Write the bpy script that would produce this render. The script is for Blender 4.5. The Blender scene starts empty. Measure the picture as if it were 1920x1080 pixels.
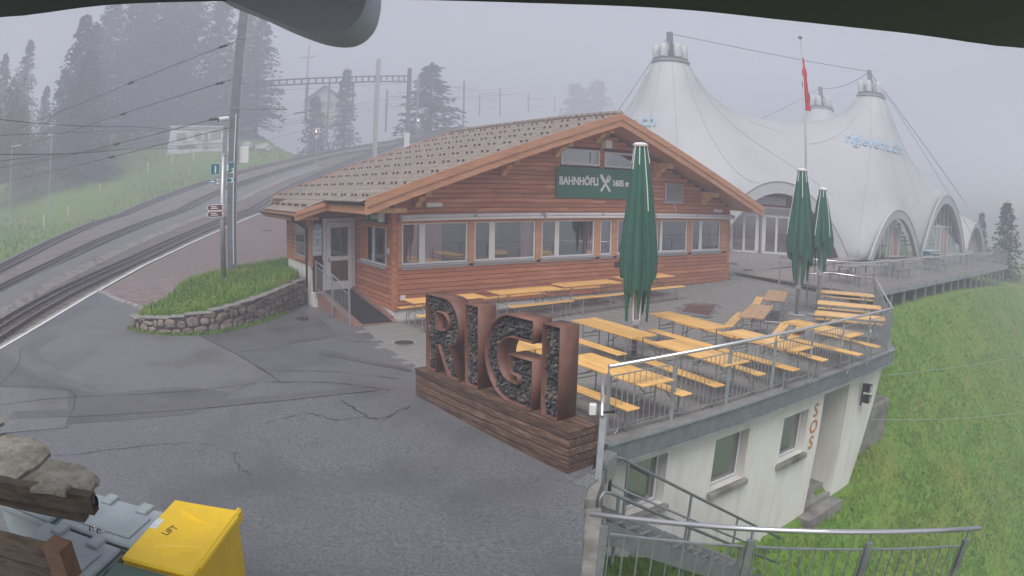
import bpy, bmesh, math, random
import numpy as np
from mathutils import Vector, Matrix

random.seed(7)
RNG = np.random.default_rng(11)
S = bpy.context.scene
COL = S.collection
RAD = math.radians

# ------------------------------------------------------------------ camera, sky, sun, exposure
CAM_H = 3.8
cam = bpy.data.cameras.new('camera')
cam_ob = bpy.data.objects.new('camera', cam)
COL.objects.link(cam_ob)
S.camera = cam_ob
cam.sensor_fit = 'HORIZONTAL'
cam.sensor_width, cam.sensor_height = 36.0, 20.25
cam.clip_start, cam.clip_end = 0.05, 3000
cam.lens = 20
cam.type = 'PANO'
pan = cam if hasattr(cam, 'panorama_type') else cam.cycles
pan.panorama_type = 'FISHEYE_LENS_POLYNOMIAL'
pan.fisheye_fov = RAD(150)
pan.fisheye_polynomial_k0 = 0.0
pan.fisheye_polynomial_k1 = -0.0404188
pan.fisheye_polynomial_k2 = 0.0
pan.fisheye_polynomial_k3 = -1.35738e-5
pan.fisheye_polynomial_k4 = 0.0
PITCH, ROLL = 0.145969, 0.015767
cam_ob.matrix_world = (Matrix.Translation((0, 0, CAM_H)) @ Matrix.Rotation(-PITCH, 4, 'X')
                       @ Matrix.Rotation(math.pi / 2, 4, 'X') @ Matrix.Rotation(ROLL, 4, 'Z'))

SUN_EL, SUN_AZ = RAD(55), RAD(200)          # high, diffuse sun behind the camera, through cloud
world = bpy.data.worlds.new('World')
S.world = world
world.use_nodes = True
wn = world.node_tree.nodes
wl = world.node_tree.links
wn.clear()
w_out = wn.new('ShaderNodeOutputWorld')
w_bg = wn.new('ShaderNodeBackground')
w_sky = wn.new('ShaderNodeTexSky')
w_sky.sky_type = 'NISHITA'
w_sky.sun_disc = False
w_sky.sun_elevation = SUN_EL
w_sky.sun_rotation = SUN_AZ
w_sky.altitude = 1600
w_sky.dust_density = 6.0
w_sky.air_density = 1.0
w_hsv = wn.new('ShaderNodeHueSaturation')
w_hsv.inputs['Saturation'].default_value = 0.22
wl.new(w_sky.outputs[0], w_hsv.inputs['Color'])
wl.new(w_hsv.outputs[0], w_bg.inputs['Color'])
w_bg.inputs['Strength'].default_value = 0.074
wl.new(w_bg.outputs[0], w_out.inputs['Surface'])

sun = bpy.data.lights.new('sun', 'SUN')
sun.energy = 1.65
sun.angle = RAD(40)
sun.color = (1.0, 0.97, 0.93)
sun_ob = bpy.data.objects.new('sun', sun)
COL.objects.link(sun_ob)
sun_ob.rotation_euler = (RAD(90) - SUN_EL, 0, math.pi - SUN_AZ)
sun_ob.location = (0, 0, 90)

S.view_settings.view_transform = 'Standard'
S.view_settings.look = 'None'
S.view_settings.gamma = 1.0
S.view_settings.exposure = 1.27
S.view_settings.use_curve_mapping = False
S.cycles.use_denoising = True
S.cycles.max_bounces = 6
S.cycles.diffuse_bounces = 3
S.cycles.glossy_bounces = 3
S.cycles.transmission_bounces = 4
S.cycles.transparent_max_bounces = 12
S.cycles.volume_bounces = 2
S.cycles.caustics_reflective = False
S.cycles.caustics_refractive = False
S.cycles.sample_clamp_indirect = 6.0

# ------------------------------------------------------------------ helpers
class MB:
    """Collects faces; build() links them as one mesh object."""
    def __init__(s):
        s.v, s.f, s.parts = [], [], []
    def add(s, vs, fs):
        o = len(s.v); f0 = len(s.f)
        s.v.extend([tuple(p) for p in vs])
        s.f.extend([tuple(i + o for i in f) for f in fs])
        s.parts.append((o, len(s.v), f0, len(s.f)))
        return s
    def box(s, x0, x1, y0, y1, z0, z1):
        return s.add([(x0, y0, z0), (x1, y0, z0), (x1, y1, z0), (x0, y1, z0), (x0, y0, z1), (x1, y0, z1), (x1, y1, z1), (x0, y1, z1)],
                     [(0, 3, 2, 1), (4, 5, 6, 7), (0, 1, 5, 4), (1, 2, 6, 5), (2, 3, 7, 6), (3, 0, 4, 7)])
    def cbox(s, x0, x1, y0, y1, z0, z1, b=0.01):
        """box with chamfered long edges (all 12 edges, 24 verts)"""
        b = min(b, abs(x1 - x0) * .45, abs(y1 - y0) * .45, abs(z1 - z0) * .45)
        vs, fs, idx = [], [], {}
        for ix, X in enumerate((x0, x1)):
            for iy, Y in enumerate((y0, y1)):
                for iz, Z in enumerate((z0, z1)):
                    sx, sy, sz = (1 if ix == 0 else -1), (1 if iy == 0 else -1), (1 if iz == 0 else -1)
                    idx[ix, iy, iz, 0] = len(vs); vs.append((X, Y + sy * b, Z + sz * b))
                    idx[ix, iy, iz, 1] = len(vs); vs.append((X + sx * b, Y, Z + sz * b))
                    idx[ix, iy, iz, 2] = len(vs); vs.append((X + sx * b, Y + sy * b, Z))
        for i in (0, 1):
            q = [idx[i, 0, 0, 0], idx[i, 1, 0, 0], idx[i, 1, 1, 0], idx[i, 0, 1, 0]]; fs.append(q if i else q[::-1])
            q = [idx[0, i, 0, 1], idx[0, i, 1, 1], idx[1, i, 1, 1], idx[1, i, 0, 1]]; fs.append(q if i else q[::-1])
            q = [idx[0, 0, i, 2], idx[1, 0, i, 2], idx[1, 1, i, 2], idx[0, 1, i, 2]]; fs.append(q if i else q[::-1])
        for i in (0, 1):
            for j in (0, 1):
                fs.append((idx[i, j, 0, 0], idx[i, j, 1, 0], idx[i, j, 1, 1], idx[i, j, 0, 1]))
                fs.append((idx[i, 0, j, 0], idx[i, 1, j, 0], idx[i, 1, j, 2], idx[i, 0, j, 2]))
                fs.append((idx[0, i, j, 1], idx[1, i, j, 1], idx[1, i, j, 2], idx[0, i, j, 2]))
        for i in (0, 1):
            for j in (0, 1):
                for k in (0, 1):
                    fs.append((idx[i, j, k, 0], idx[i, j, k, 1], idx[i, j, k, 2]))
        return s.add(vs, fs)
    def bar(s, p, q, w, d=None, up=(0, 0, 1)):
        """rectangular bar from p to q"""
        d = w if d is None else d
        p, q = Vector(p), Vector(q)
        t = (q - p).normalized()
        up = Vector(up)
        if abs(t.dot(up)) > .98: up = Vector((0, 1, 0))
        a = t.cross(up).normalized(); b = a.cross(t).normalized()
        vs = []
        for c in (p, q):
            for i, j in ((-1, -1), (1, -1), (1, 1), (-1, 1)):
                vs.append(c + a * (i * w / 2) + b * (j * d / 2))
        return s.add(vs, [(0, 1, 2, 3), (7, 6, 5, 4), (0, 4, 5, 1), (1, 5, 6, 2), (2, 6, 7, 3), (3, 7, 4, 0)])
    def tube(s, pts, r, n=8, cap=True):
        pts = [Vector(p) for p in pts]
        m = len(pts)
        rr = r if isinstance(r, (list, tuple)) else [r] * m
        vs, fs = [], []
        prev = None
        for i in range(m):
            t = (pts[min(i + 1, m - 1)] - pts[max(i - 1, 0)]).normalized()
            if prev is None:
                up = Vector((0, 0, 1)) if abs(t.z) < .95 else Vector((0, 1, 0))
                a = t.cross(up).normalized()
            else:
                a = (prev - t * prev.dot(t)).normalized()
            prev = a
            b = t.cross(a)
            for k in range(n):
                w = 2 * math.pi * k / n
                vs.append(pts[i] + (a * math.cos(w) + b * math.sin(w)) * rr[i])
        for i in range(m - 1):
            for k in range(n):
                k2 = (k + 1) % n
                fs.append((i * n + k, i * n + k2, (i + 1) * n + k2, (i + 1) * n + k))
        if cap:
            fs.append(tuple(range(n))[::-1]); fs.append(tuple((m - 1) * n + k for k in range(n)))
        return s.add(vs, fs)
    def prism(s, poly, h0, h1, axis='z'):
        n = len(poly)
        def P(a, b, c): return (a, b, c) if axis == 'z' else ((a, c, b) if axis == 'y' else (c, a, b))
        vs = [P(a, b, h0) for a, b in poly] + [P(a, b, h1) for a, b in poly]
        fs = [tuple(range(n))[::-1], tuple(range(n, 2 * n))] + [(i, (i + 1) % n, n + (i + 1) % n, n + i) for i in range(n)]
        return s.add(vs, fs)
    def lathe(s, prof, n=16, c=(0, 0, 0)):
        vs, fs = [], []
        for r, z in prof:
            for k in range(n):
                w = 2 * math.pi * k / n
                vs.append((c[0] + r * math.cos(w), c[1] + r * math.sin(w), c[2] + z))
        m = len(prof)
        for i in range(m - 1):
            for k in range(n):
                k2 = (k + 1) % n
                fs.append((i * n + k, i * n + k2, (i + 1) * n + k2, (i + 1) * n + k))
        fs.append(tuple(range(n))[::-1]); fs.append(tuple((m - 1) * n + k for k in range(n)))
        return s.add(vs, fs)
    def quad(s, *p):
        return s.add(p, [tuple(range(len(p)))])
    def each(s, name, m, parent=None, **k):
        """every shape added becomes an object of its own"""
        out = []
        for (o0, o1, f0, f1) in s.parts:
            q = MB(); q.v = s.v[o0:o1]; q.f = [tuple(i - o0 for i in f) for f in s.f[f0:f1]]
            out.append(q.build(name, m, parent, **k))
        return out
    def mesh(s, name):
        me = bpy.data.meshes.new(name)
        me.from_pydata(s.v, [], s.f)
        me.update()
        return me
    def build(s, name, m, parent=None, off=None, smooth=False, fix=False):
        me = s.mesh(name)
        if off is not None:
            me.transform(Matrix.Translation(-Vector(off)))
        if fix:
            bm = bmesh.new(); bm.from_mesh(me); bmesh.ops.recalc_face_normals(bm, faces=bm.faces); bm.to_mesh(me); bm.free()
        return link(name, me, m, parent, smooth)

def link(name, me, m, parent=None, smooth=False, loc=None, rz=0.0):
    if m is not None and not me.materials:
        me.materials.append(m)
    if smooth:
        me.polygons.foreach_set('use_smooth', [True] * len(me.polygons))
    o = bpy.data.objects.new(name, me)
    COL.objects.link(o)
    if parent is not None: o.parent = parent
    if loc is not None: o.location = loc
    if rz: o.rotation_euler = (0, 0, rz)
    return o

def smooth_angle(o, deg=35):
    me = o.data
    me.polygons.foreach_set('use_smooth', [True] * len(me.polygons))
    try: me.set_sharp_from_angle(angle=RAD(deg))
    except Exception: pass
    return o

def tag(o, label=None, cat=None, group=None, kind=None):
    if label: o['label'] = label
    if cat: o['category'] = cat
    if group: o['group'] = group
    if kind: o['kind'] = kind
    return o

def thing(name, label, cat, loc=(0, 0, 0), rz=0.0, group=None):
    o = bpy.data.objects.new(name, None)
    o.empty_display_size = .2
    COL.objects.link(o)
    o.location = loc
    o.rotation_euler = (0, 0, rz)
    return tag(o, label, cat, group)

def kids(o):
    return [c for c in list(COL.objects) if c.parent == o]

def dup(root, loc, rz=0.0, label=None, group=None, rx=0.0, ry=0.0, tree=None, scale=None):
    """a copy of a thing with copies of its parts and sub-parts (mesh data shared)"""
    tree = tree if tree is not None else [(c, list(c.children)) for c in root.children]
    r = root.copy(); COL.objects.link(r)
    r.location = loc; r.rotation_euler = (rx, ry, rz)
    if scale: r.scale = scale
    if label: r['label'] = label
    if group: r['group'] = group
    for c, gs in tree:
        d = c.copy(); COL.objects.link(d); d.parent = r
        for g in gs:
            e = g.copy(); COL.objects.link(e); e.parent = d
    return r

def np_mesh(name, verts, faces_flat, nper):
    """fast mesh from numpy arrays, every face with nper corners"""
    me = bpy.data.meshes.new(name)
    nv, nf = len(verts), len(faces_flat) // nper
    me.vertices.add(nv); me.vertices.foreach_set('co', np.asarray(verts, dtype=np.float32).ravel())
    me.loops.add(nf * nper); me.loops.foreach_set('vertex_index', np.asarray(faces_flat, dtype=np.int32))
    me.polygons.add(nf)
    me.polygons.foreach_set('loop_start', np.arange(0, nf * nper, nper, dtype=np.int32))
    me.update(calc_edges=True)
    me.shade_flat()
    return me

def text_mesh(txt, size=1.0, extrude=0.0, align='CENTER', space=1.0, bold=0.0, res=3):
    cu = bpy.data.curves.new('txt', 'FONT')
    cu.body = txt; cu.size = size; cu.extrude = extrude; cu.align_x = align; cu.align_y = 'CENTER'
    cu.space_character = space; cu.offset = bold; cu.resolution_u = res
    ob = bpy.data.objects.new('txt', cu); COL.objects.link(ob)
    dg = bpy.context.evaluated_depsgraph_get()
    me = bpy.data.meshes.new_from_object(ob.evaluated_get(dg))
    bpy.data.objects.remove(ob); bpy.data.curves.remove(cu)
    me.materials.clear()
    return me

# ------------------------------------------------------------------ materials (procedural)
def _n(nt, t, **k):
    n = nt.nodes.new(t)
    for a, b in k.items(): setattr(n, a, b)
    return n

def mat(name, c1, c2=None, rough=.6, scale=6., detail=4., metal=0., spec=.5, bump=0., bscale=None, rnd=0., c3=None, s3=1.2,
        stretch=None, rough2=None, coat=0., trans=None, thr=(.35, .65), sheen=0.):
    """Principled surface: two-colour noise, optional third large-scale stain colour, per-object brightness, bump."""
    m = bpy.data.materials.new(name); m.use_nodes = True
    nt = m.node_tree; b = nt.nodes['Principled BSDF']; L = nt.links.new
    b.inputs['Roughness'].default_value = rough
    b.inputs['Metallic'].default_value = metal
    b.inputs['Specular IOR Level'].default_value = spec
    if coat: b.inputs['Coat Weight'].default_value = coat; b.inputs['Coat Roughness'].default_value = .12
    tc = _n(nt, 'ShaderNodeTexCoord')
    src = tc.outputs['Object']
    if stretch:
        mp = _n(nt, 'ShaderNodeMapping'); mp.inputs['Scale'].default_value = stretch
        L(src, mp.inputs['Vector']); src = mp.outputs[0]
    oi = None
    if rnd:
        oi = _n(nt, 'ShaderNodeObjectInfo')
        ad = _n(nt, 'ShaderNodeVectorMath', operation='ADD')
        sc_ = _n(nt, 'ShaderNodeVectorMath', operation='SCALE'); sc_.inputs['Scale'].default_value = 37.
        cb = _n(nt, 'ShaderNodeCombineXYZ')
        for i in range(3): L(oi.outputs['Random'], cb.inputs[i])
        L(cb.outputs[0], sc_.inputs[0]); L(src, ad.inputs[0]); L(sc_.outputs[0], ad.inputs[1]); src = ad.outputs[0]
    no = _n(nt, 'ShaderNodeTexNoise'); no.inputs['Scale'].default_value = scale; no.inputs['Detail'].default_value = detail
    no.inputs['Roughness'].default_value = .62
    L(src, no.inputs['Vector'])
    col = None
    if c2 is not None:
        mr = _n(nt, 'ShaderNodeMapRange'); mr.inputs[1].default_value, mr.inputs[2].default_value = thr
        L(no.outputs['Fac'], mr.inputs[0])
        mx = _n(nt, 'ShaderNodeMix', data_type='RGBA')
        mx.inputs[6].default_value = (*c1, 1); mx.inputs[7].default_value = (*c2, 1)
        L(mr.outputs[0], mx.inputs[0]); col = mx.outputs[2]
    if c3 is not None:
        n3 = _n(nt, 'ShaderNodeTexNoise'); n3.inputs['Scale'].default_value = s3; n3.inputs['Detail'].default_value = 6.
        L(src, n3.inputs['Vector'])
        m3 = _n(nt, 'ShaderNodeMapRange'); m3.inputs[1].default_value, m3.inputs[2].default_value = .48, .72
        L(n3.outputs['Fac'], m3.inputs[0])
        x3 = _n(nt, 'ShaderNodeMix', data_type='RGBA'); x3.inputs[6].default_value = (*c1, 1); x3.inputs[7].default_value = (*c3, 1)
        if col is not None: L(col, x3.inputs[6])
        L(m3.outputs[0], x3.inputs[0]); col = x3.outputs[2]
        if rough2 is not None:
            r3 = _n(nt, 'ShaderNodeMapRange'); r3.inputs[1].default_value, r3.inputs[2].default_value = .4, .7
            r3.inputs[3].default_value, r3.inputs[4].default_value = rough, rough2
            L(n3.outputs['Fac'], r3.inputs[0]); L(r3.outputs[0], b.inputs['Roughness'])
    if rnd:
        hs = _n(nt, 'ShaderNodeHueSaturation')
        vr = _n(nt, 'ShaderNodeMapRange'); vr.inputs[3].default_value, vr.inputs[4].default_value = 1 - rnd, 1 + rnd
        L(oi.outputs['Random'], vr.inputs[0]); L(vr.outputs[0], hs.inputs['Value'])
        if col is not None: L(col, hs.inputs['Color'])
        else: hs.inputs['Color'].default_value = (*c1, 1)
        col = hs.outputs[0]
    if col is not None: L(col, b.inputs['Base Color'])
    else: b.inputs['Base Color'].default_value = (*c1, 1)
    if bump:
        nb = no
        if bscale:
            nb = _n(nt, 'ShaderNodeTexNoise'); nb.inputs['Scale'].default_value = bscale; nb.inputs['Detail'].default_value = 5.
            L(src, nb.inputs['Vector'])
        bp = _n(nt, 'ShaderNodeBump'); bp.inputs['Strength'].default_value = bump; bp.inputs['Distance'].default_value = .02
        L(nb.outputs['Fac'], bp.inputs['Height']); L(bp.outputs[0], b.inputs['Normal'])
    return m

def glass_mat(name, refl=.28, tint=(.75, .8, .82), rough=.02):
    m = bpy.data.materials.new(name); m.use_nodes = True
    nt = m.node_tree; nt.nodes.clear(); L = nt.links.new
    o = _n(nt, 'ShaderNodeOutputMaterial'); mx = _n(nt, 'ShaderNodeMixShader')
    t = _n(nt, 'ShaderNodeBsdfTransparent'); t.inputs[0].default_value = (*tint, 1)
    g = _n(nt, 'ShaderNodeBsdfGlossy'); g.inputs['Roughness'].default_value = rough
    lw = _n(nt, 'ShaderNodeLayerWeight'); lw.inputs[0].default_value = .35
    mr = _n(nt, 'ShaderNodeMapRange'); mr.inputs[3].default_value, mr.inputs[4].default_value = refl, min(1, refl + .6)
    L(lw.outputs['Fresnel'], mr.inputs[0]); L(mr.outputs[0], mx.inputs[0]); L(t.outputs[0], mx.inputs[1]); L(g.outputs[0], mx.inputs[2])
    L(mx.outputs[0], o.inputs['Surface'])
    return m

M = {}
def MM(key, *a, **k): M[key] = mat(key, *a, **k)
MM('asphalt', (.092, .094, .106), (.215, .216, .228), rough=.52, scale=26, detail=8, thr=(.36, .70), bump=.8, bscale=45, c3=(.094, .096, .106), s3=.45, rough2=.27, spec=.5)
MM('asphalt_dark', (.082, .082, .088), (.175, .173, .176), rough=.5, scale=28, detail=8, thr=(.38, .72), bump=.7, bscale=50, c3=(.080, .080, .086), s3=.7, rough2=.32)
MM('asphalt_light', (.110, .111, .118), (.228, .227, .230), rough=.52, scale=24, detail=8, thr=(.36, .70), bump=.8, bscale=45, c3=(.118, .116, .114), s3=.6, rough2=.36)
MM('crack', (.055, .053, .052), rough=.9)
MM('paver', (.222, .216, .210), (.255, .248, .240), rough=.6, scale=10, rnd=.025, bump=.2, bscale=90)
MM('paver_joint', (.15, .146, .14), (.18, .175, .165), rough=.9, scale=20)
MM('brick_paver', (.21, .155, .15), (.27, .21, .20), rough=.6, scale=12, rnd=.12, bump=.2, bscale=80)
MM('white_paint', (.72, .72, .72), (.60, .60, .60), rough=.55, scale=8)
MM('concrete', (.30, .295, .28), (.40, .39, .37), rough=.8, scale=7, bump=.35, bscale=60, c3=(.20, .195, .18), s3=1.0)
MM('concrete_dirty', (.20, .19, .175), (.30, .285, .26), rough=.85, scale=5, bump=.4, bscale=50, c3=(.11, .10, .085), s3=1.6)
MM('plaster', (.72, .70, .65), (.77, .755, .71), rough=.8, scale=3, stretch=(2.2, 2.2, .5), bump=.15, bscale=25, c3=(.64, .61, .54), s3=1.1)
MM('ballast', (.115, .104, .097), (.215, .198, .184), rough=.9, scale=9, detail=8, bump=.9, bscale=22, c3=(.10, .088, .076), s3=.8)
MM('track_bed', (.095, .083, .073), (.165, .146, .128), rough=.9, scale=9, detail=8, bump=.7, bscale=20, c3=(.075, .062, .05), s3=1.)
MM('rail_steel', (.13, .105, .09), (.18, .15, .13), rough=.45, metal=.6, scale=8)
MM('rail_top', (.45, .44, .43), rough=.28, metal=.9)
MM('sleeper', (.09, .08, .075), (.14, .13, .12), rough=.8, scale=9, rnd=.15)
MM('grass_ground', (.072, .165, .012), (.15, .25, .022), rough=.9, scale=4.5, detail=8, bump=.8, bscale=9, c3=(.165, .205, .030), s3=.3)
MM('grass_blade', (.088, .205, .013), (.175, .315, .028), rough=.7, scale=5.5, detail=4, thr=(.36, .66), c3=(.25, .32, .042), s3=.6)
MM('flower', (.55, .45, .04), (.62, .58, .35), rough=.7, scale=30)
MM('stone', (.215, .165, .135), (.33, .265, .22), rough=.8, scale=6, rnd=.30, bump=.6, bscale=22, c3=(.15, .125, .105), s3=3.)
MM('mortar', (.17, .155, .14), (.22, .205, .185), rough=.95, scale=10, bump=.4)
MM('red_wood', (.50, .185, .088), (.38, .125, .058), rough=.55, scale=5, stretch=(.7, 6, 9), rnd=.16, bump=.15, bscale=12, c3=(.58, .27, .15), s3=1.2)
MM('red_dark', (.10, .035, .025), rough=.8)
MM('honey_wood', (.56, .29, .165), (.46, .22, .12), rough=.5, scale=4, stretch=(1, 3, 8), rnd=.08, bump=.1, c3=(.40, .18, .10), s3=1.2)
MM('corbel_wood', (.66, .39, .19), (.56, .30, .14), rough=.5, scale=6, rnd=.08)
MM('tile', (.215, .168, .146), (.295, .238, .212), rough=.62, scale=5, rnd=.12, bump=.2, bscale=40, c3=(.215, .205, .155), s3=.8)
MM('black_metal', (.025, .024, .026), rough=.45, metal=.4)
MM('white_frame', (.70, .70, .71), (.64, .64, .66), rough=.35, scale=3)
MM('grey_frame', (.42, .43, .45), rough=.35, metal=.2)
MM('interior', (.10, .075, .06), (.06, .05, .045), rough=.8, scale=2)
MM('curtain', (.82, .42, .42), (.70, .33, .33), rough=.85, scale=3)
MM('curtain_pale', (.46, .58, .50), (.36, .46, .40), rough=.85, scale=2, stretch=(1, 1, .2))
MM('sign_green', (.012, .135, .085), (.014, .15, .096), rough=.45, scale=2)
MM('sign_white', (.80, .80, .80), rough=.5)
MM('teal_sign', (.006, .15, .16), rough=.4)
MM('brown_sign', (.13, .03, .02), rough=.45)
MM('galv', (.34, .36, .38), (.44, .46, .48), rough=.38, metal=.55, scale=12, c3=(.28, .29, .30), s3=2.5)
MM('galv_dark', (.20, .22, .235), (.27, .29, .31), rough=.45, metal=.45, scale=6)
MM('stainless', (.74, .73, .76), rough=.22, metal=.85)
MM('mast_steel', (.17, .18, .20), (.23, .24, .26), rough=.5, metal=.4, scale=3)
MM('mast_light', (.36, .38, .40), (.42, .44, .46), rough=.5, metal=.3, scale=4)
MM('wire', (.035, .035, .04), rough=.5)
MM('umbrella', (.012, .088, .055), (.016, .105, .066), rough=.72, scale=4, bump=.1, bscale=9)
MM('umbrella_trim', (.72, .73, .73), rough=.5)
MM('pine', (.90, .565, .205), (.76, .43, .13), rough=.38, scale=4.5, stretch=(.8, 9, 9), rnd=.15, bump=.06, bscale=30, c3=(.62, .32, .085), s3=1.8, coat=.12)
MM('pine_worn', (.60, .36, .155), (.40, .21, .085), rough=.34, scale=6, stretch=(1, 6, 6), rnd=.08, c3=(.24, .115, .045), s3=4., coat=.2)
MM('corten', (.165, .070, .047), (.120, .048, .033), rough=.6, scale=5, c3=(.215, .10, .07), s3=1.6, bump=.08, bscale=60)
MM('rubble', (.030, .030, .032), (.075, .074, .074), rough=.42, scale=11, detail=5, c3=(.20, .18, .15), s3=4.0, bump=.2)
MM('plinth_wood', (.125, .070, .044), (.055, .030, .020), rough=.5, scale=5, stretch=(.9, 6, 9), rnd=.38, bump=.3, bscale=18, c3=(.23, .145, .10), s3=3.2)
MM('membrane', (.41, .42, .435), (.44, .445, .455), rough=.6, scale=.5, c3=(.37, .38, .385), s3=.22, bump=.08, bscale=1.2)
MM('arch_band', (.44, .455, .465), rough=.5)
MM('barrel', (.50, .51, .52), rough=.5)
MM('tent_text', (.30, .46, .60), rough=.6)
MM('red_wall', (.30, .075, .05), (.26, .062, .042), rough=.7, scale=2)
MM('plank_deck', (.22, .19, .17), (.29, .25, .23), rough=.5, scale=5, rnd=.12)
MM('flag_red', (.55, .01, .03), (.45, .01, .025), rough=.7, scale=3)
MM('bark', (.10, .075, .055), (.15, .12, .09), rough=.9, scale=6, bump=.5)
MM('needles', (.016, .036, .020), (.034, .058, .028), rough=.8, scale=.9, c3=(.045, .065, .030), s3=.35)
MM('leaves', (.040, .075, .022), (.070, .11, .035), rough=.75, scale=.8)
MM('bush', (.10, .075, .04), (.07, .085, .03), rough=.85, scale=1.5)
MM('hut_white', (.80, .80, .80), (.66, .66, .67), rough=.8, scale=.9, c3=(.46, .46, .47), s3=.7)
MM('house_wall', (.50, .47, .42), rough=.8)
MM('house_roof', (.16, .14, .13), rough=.8)
MM('orange', (.60, .24, .08), rough=.6)
MM('orange_paint', (.50, .17, .035), (.56, .24, .07), rough=.7, scale=25)
MM('yellow_plastic', (.88, .58, .010), (.82, .53, .010), rough=.38, scale=4, bump=.05, bscale=120, c3=(.76, .48, .02), s3=2.)
MM('grey_plastic', (.315, .365, .39), (.265, .31, .335), rough=.5, scale=60, detail=2, bump=.15, bscale=140, c3=(.37, .42, .44), s3=2.5)
MM('green_plastic', (.075, .145, .105), (.06, .12, .09), rough=.45, scale=4)
MM('black_rubber', (.02, .02, .02), (.04, .04, .04), rough=.8, scale=20)
MM('mat_black', (.012, .012, .013), (.02, .02, .02), rough=.8, scale=40, bump=.3, bscale=120)
MM('slab_stone', (.185, .175, .145), (.31, .295, .25), rough=.9, scale=9, detail=8, bump=1.0, bscale=22, rnd=.10, c3=(.13, .125, .085), s3=3.0)
MM('old_wood', (.060, .045, .034), (.125, .088, .060), rough=.8, scale=3, stretch=(1, 7, 9), rnd=.2, bump=.6, bscale=20, c3=(.028, .024, .021), s3=2.)
MM('brown_wood', (.17, .095, .055), (.13, .07, .04), rough=.65, scale=4, stretch=(1, 4, 6))
MM('eave_dark', (.06, .06, .07), rough=.7)
MM('bracket_grey', (.42, .43, .55), rough=.55)
MM('paper', (.72, .74, .74), (.55, .60, .62), rough=.7, scale=14)
MM('board_blue', (.36, .48, .52), rough=.5)
MM('lamp_white', (.75, .75, .73), rough=.4)
MM('checker', (.50, .51, .52), (.30, .31, .32), rough=.35, metal=.6, scale=42, detail=0, bump=.7)
MM('iron', (.05, .048, .046), (.08, .075, .07), rough=.6, metal=.3, scale=30)
MM('rust_grate', (.13, .065, .055), (.10, .05, .04), rough=.6, scale=9, rnd=.1)
M['glass'] = glass_mat('glass', refl=.20, tint=(.93, .95, .95))
M['glass_dark'] = glass_mat('glass_dark', refl=.16, tint=(.80, .85, .83))
MM('ramp_red', (.30, .17, .135), (.25, .135, .105), rough=.7, scale=6)
MM('guard', (.075, .055, .048), rough=.6)
MM('boulder', (.48, .48, .47), (.34, .34, .33), rough=.9, scale=2.5, bump=.6)
MM('seam', (.385, .395, .41), rough=.7)
M['water'] = mat('water', (.045, .047, .052), rough=.06, spec=.6)

def emis(name, c, s):
    m = bpy.data.materials.new(name); m.use_nodes = True
    b = m.node_tree.nodes['Principled BSDF']
    b.inputs['Base Color'].default_value = (*c, 1); b.inputs['Emission Color'].default_value = (*c, 1); b.inputs['Emission Strength'].default_value = s
    return m
M['signal_light'] = emis('signal_light', (1., .85, .62), 1.3)

# ------------------------------------------------------------------ frames of the place
YAW = 0.571194
AX, AY = -3.33, 19.18                         # front left corner of the restaurant
UX, UY = math.cos(YAW), math.sin(YAW)
def B(u, v, z=0.0): return (AX + u * UX - v * UY, AY + u * UY + v * UX, z)
def toUV(x, y): return ((x - AX) * UX + (y - AY) * UY, -(x - AX) * UY + (y - AY) * UX)
def sst(a, b, x):
    t = np.clip((np.asarray(x, float) - a) / (b - a), 0, 1)
    return t * t * (3 - 2 * t)
ZY = [-60, 0, 12.86, 20, 29.4, 42, 54.5, 78, 100, 125, 150, 175, 240, 400]
ZZ = [-2, -.3, 0, .4, .75, 1.4, 2.2, 6.4, 11, 16, 20.5, 23.5, 27, 27]
def zt(y): return np.interp(y, ZY, ZZ)
def c_line(x, y): return -.9816 * (np.asarray(x) + 13.91) - .1908 * (np.asarray(y) - 12.86)   # metres left of the platform edge
def z_asph(x, y):
    w = sst(-9, -2.5, c_line(x, y))
    pl = -.04 * np.clip(12.2 - np.asarray(y), 0, 9)
    return w * zt(y) + (1 - w) * pl
def z_terr(x, y): return .36 * np.clip((np.asarray(y) - 19) / 8.5, 0, 1.6)
def z_land(x, y):
    """the hillside itself"""
    x = np.asarray(x, float); y = np.asarray(y, float)
    u, v = (x - AX) * UX + (y - AY) * UY, -(x - AX) * UY + (y - AY) * UX
    left = zt(y) * (1 - sst(2, 24, x - .12 * y)) - .12 * sst(30, 90, x) * np.clip(x - 30, 0, 200)
    w = sst(-9, -2.5, c_line(x, y))
    near = 1 - sst(32, 46, y)
    left = left * (1 - near * (1 - w)) + near * (1 - w) * (-.75)
    left = left - .45 + .12 * np.clip(-33 - x, 0, 30) * sst(58, 85, y)
    dv = -6.2 - v
    slope = -.35 - .86 * np.clip(dv, 0, 60) + .006 * np.clip(dv, 0, 60) ** 2
    slope = slope + .34 * np.clip(4 - u, 0, 8) * sst(0, 3, dv)
    slope = slope - .045 * np.clip(u - 30, 0, 80)
    wr = sst(-2.2, 1.5, x - .35 * (y - 8)) * (1 - sst(-6, 6, v))
    wr = np.where(u > 14, np.maximum(wr, 1 - sst(-3, 4, v)), wr)
    wr = wr * sst(-.2, 1.2, x)
    rgt = sst(15, 24, u) * sst(-8, 2, v)
    left = left * (1 - rgt) + rgt * (-.45 - .05 * np.clip(u - 45, 0, 100))
    out = left * (1 - wr) + slope * wr
    return np.where((u > -.3) & (u < 7.7) & (v > -9.45) & (v < -3), np.minimum(out, -5.), out)

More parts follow.
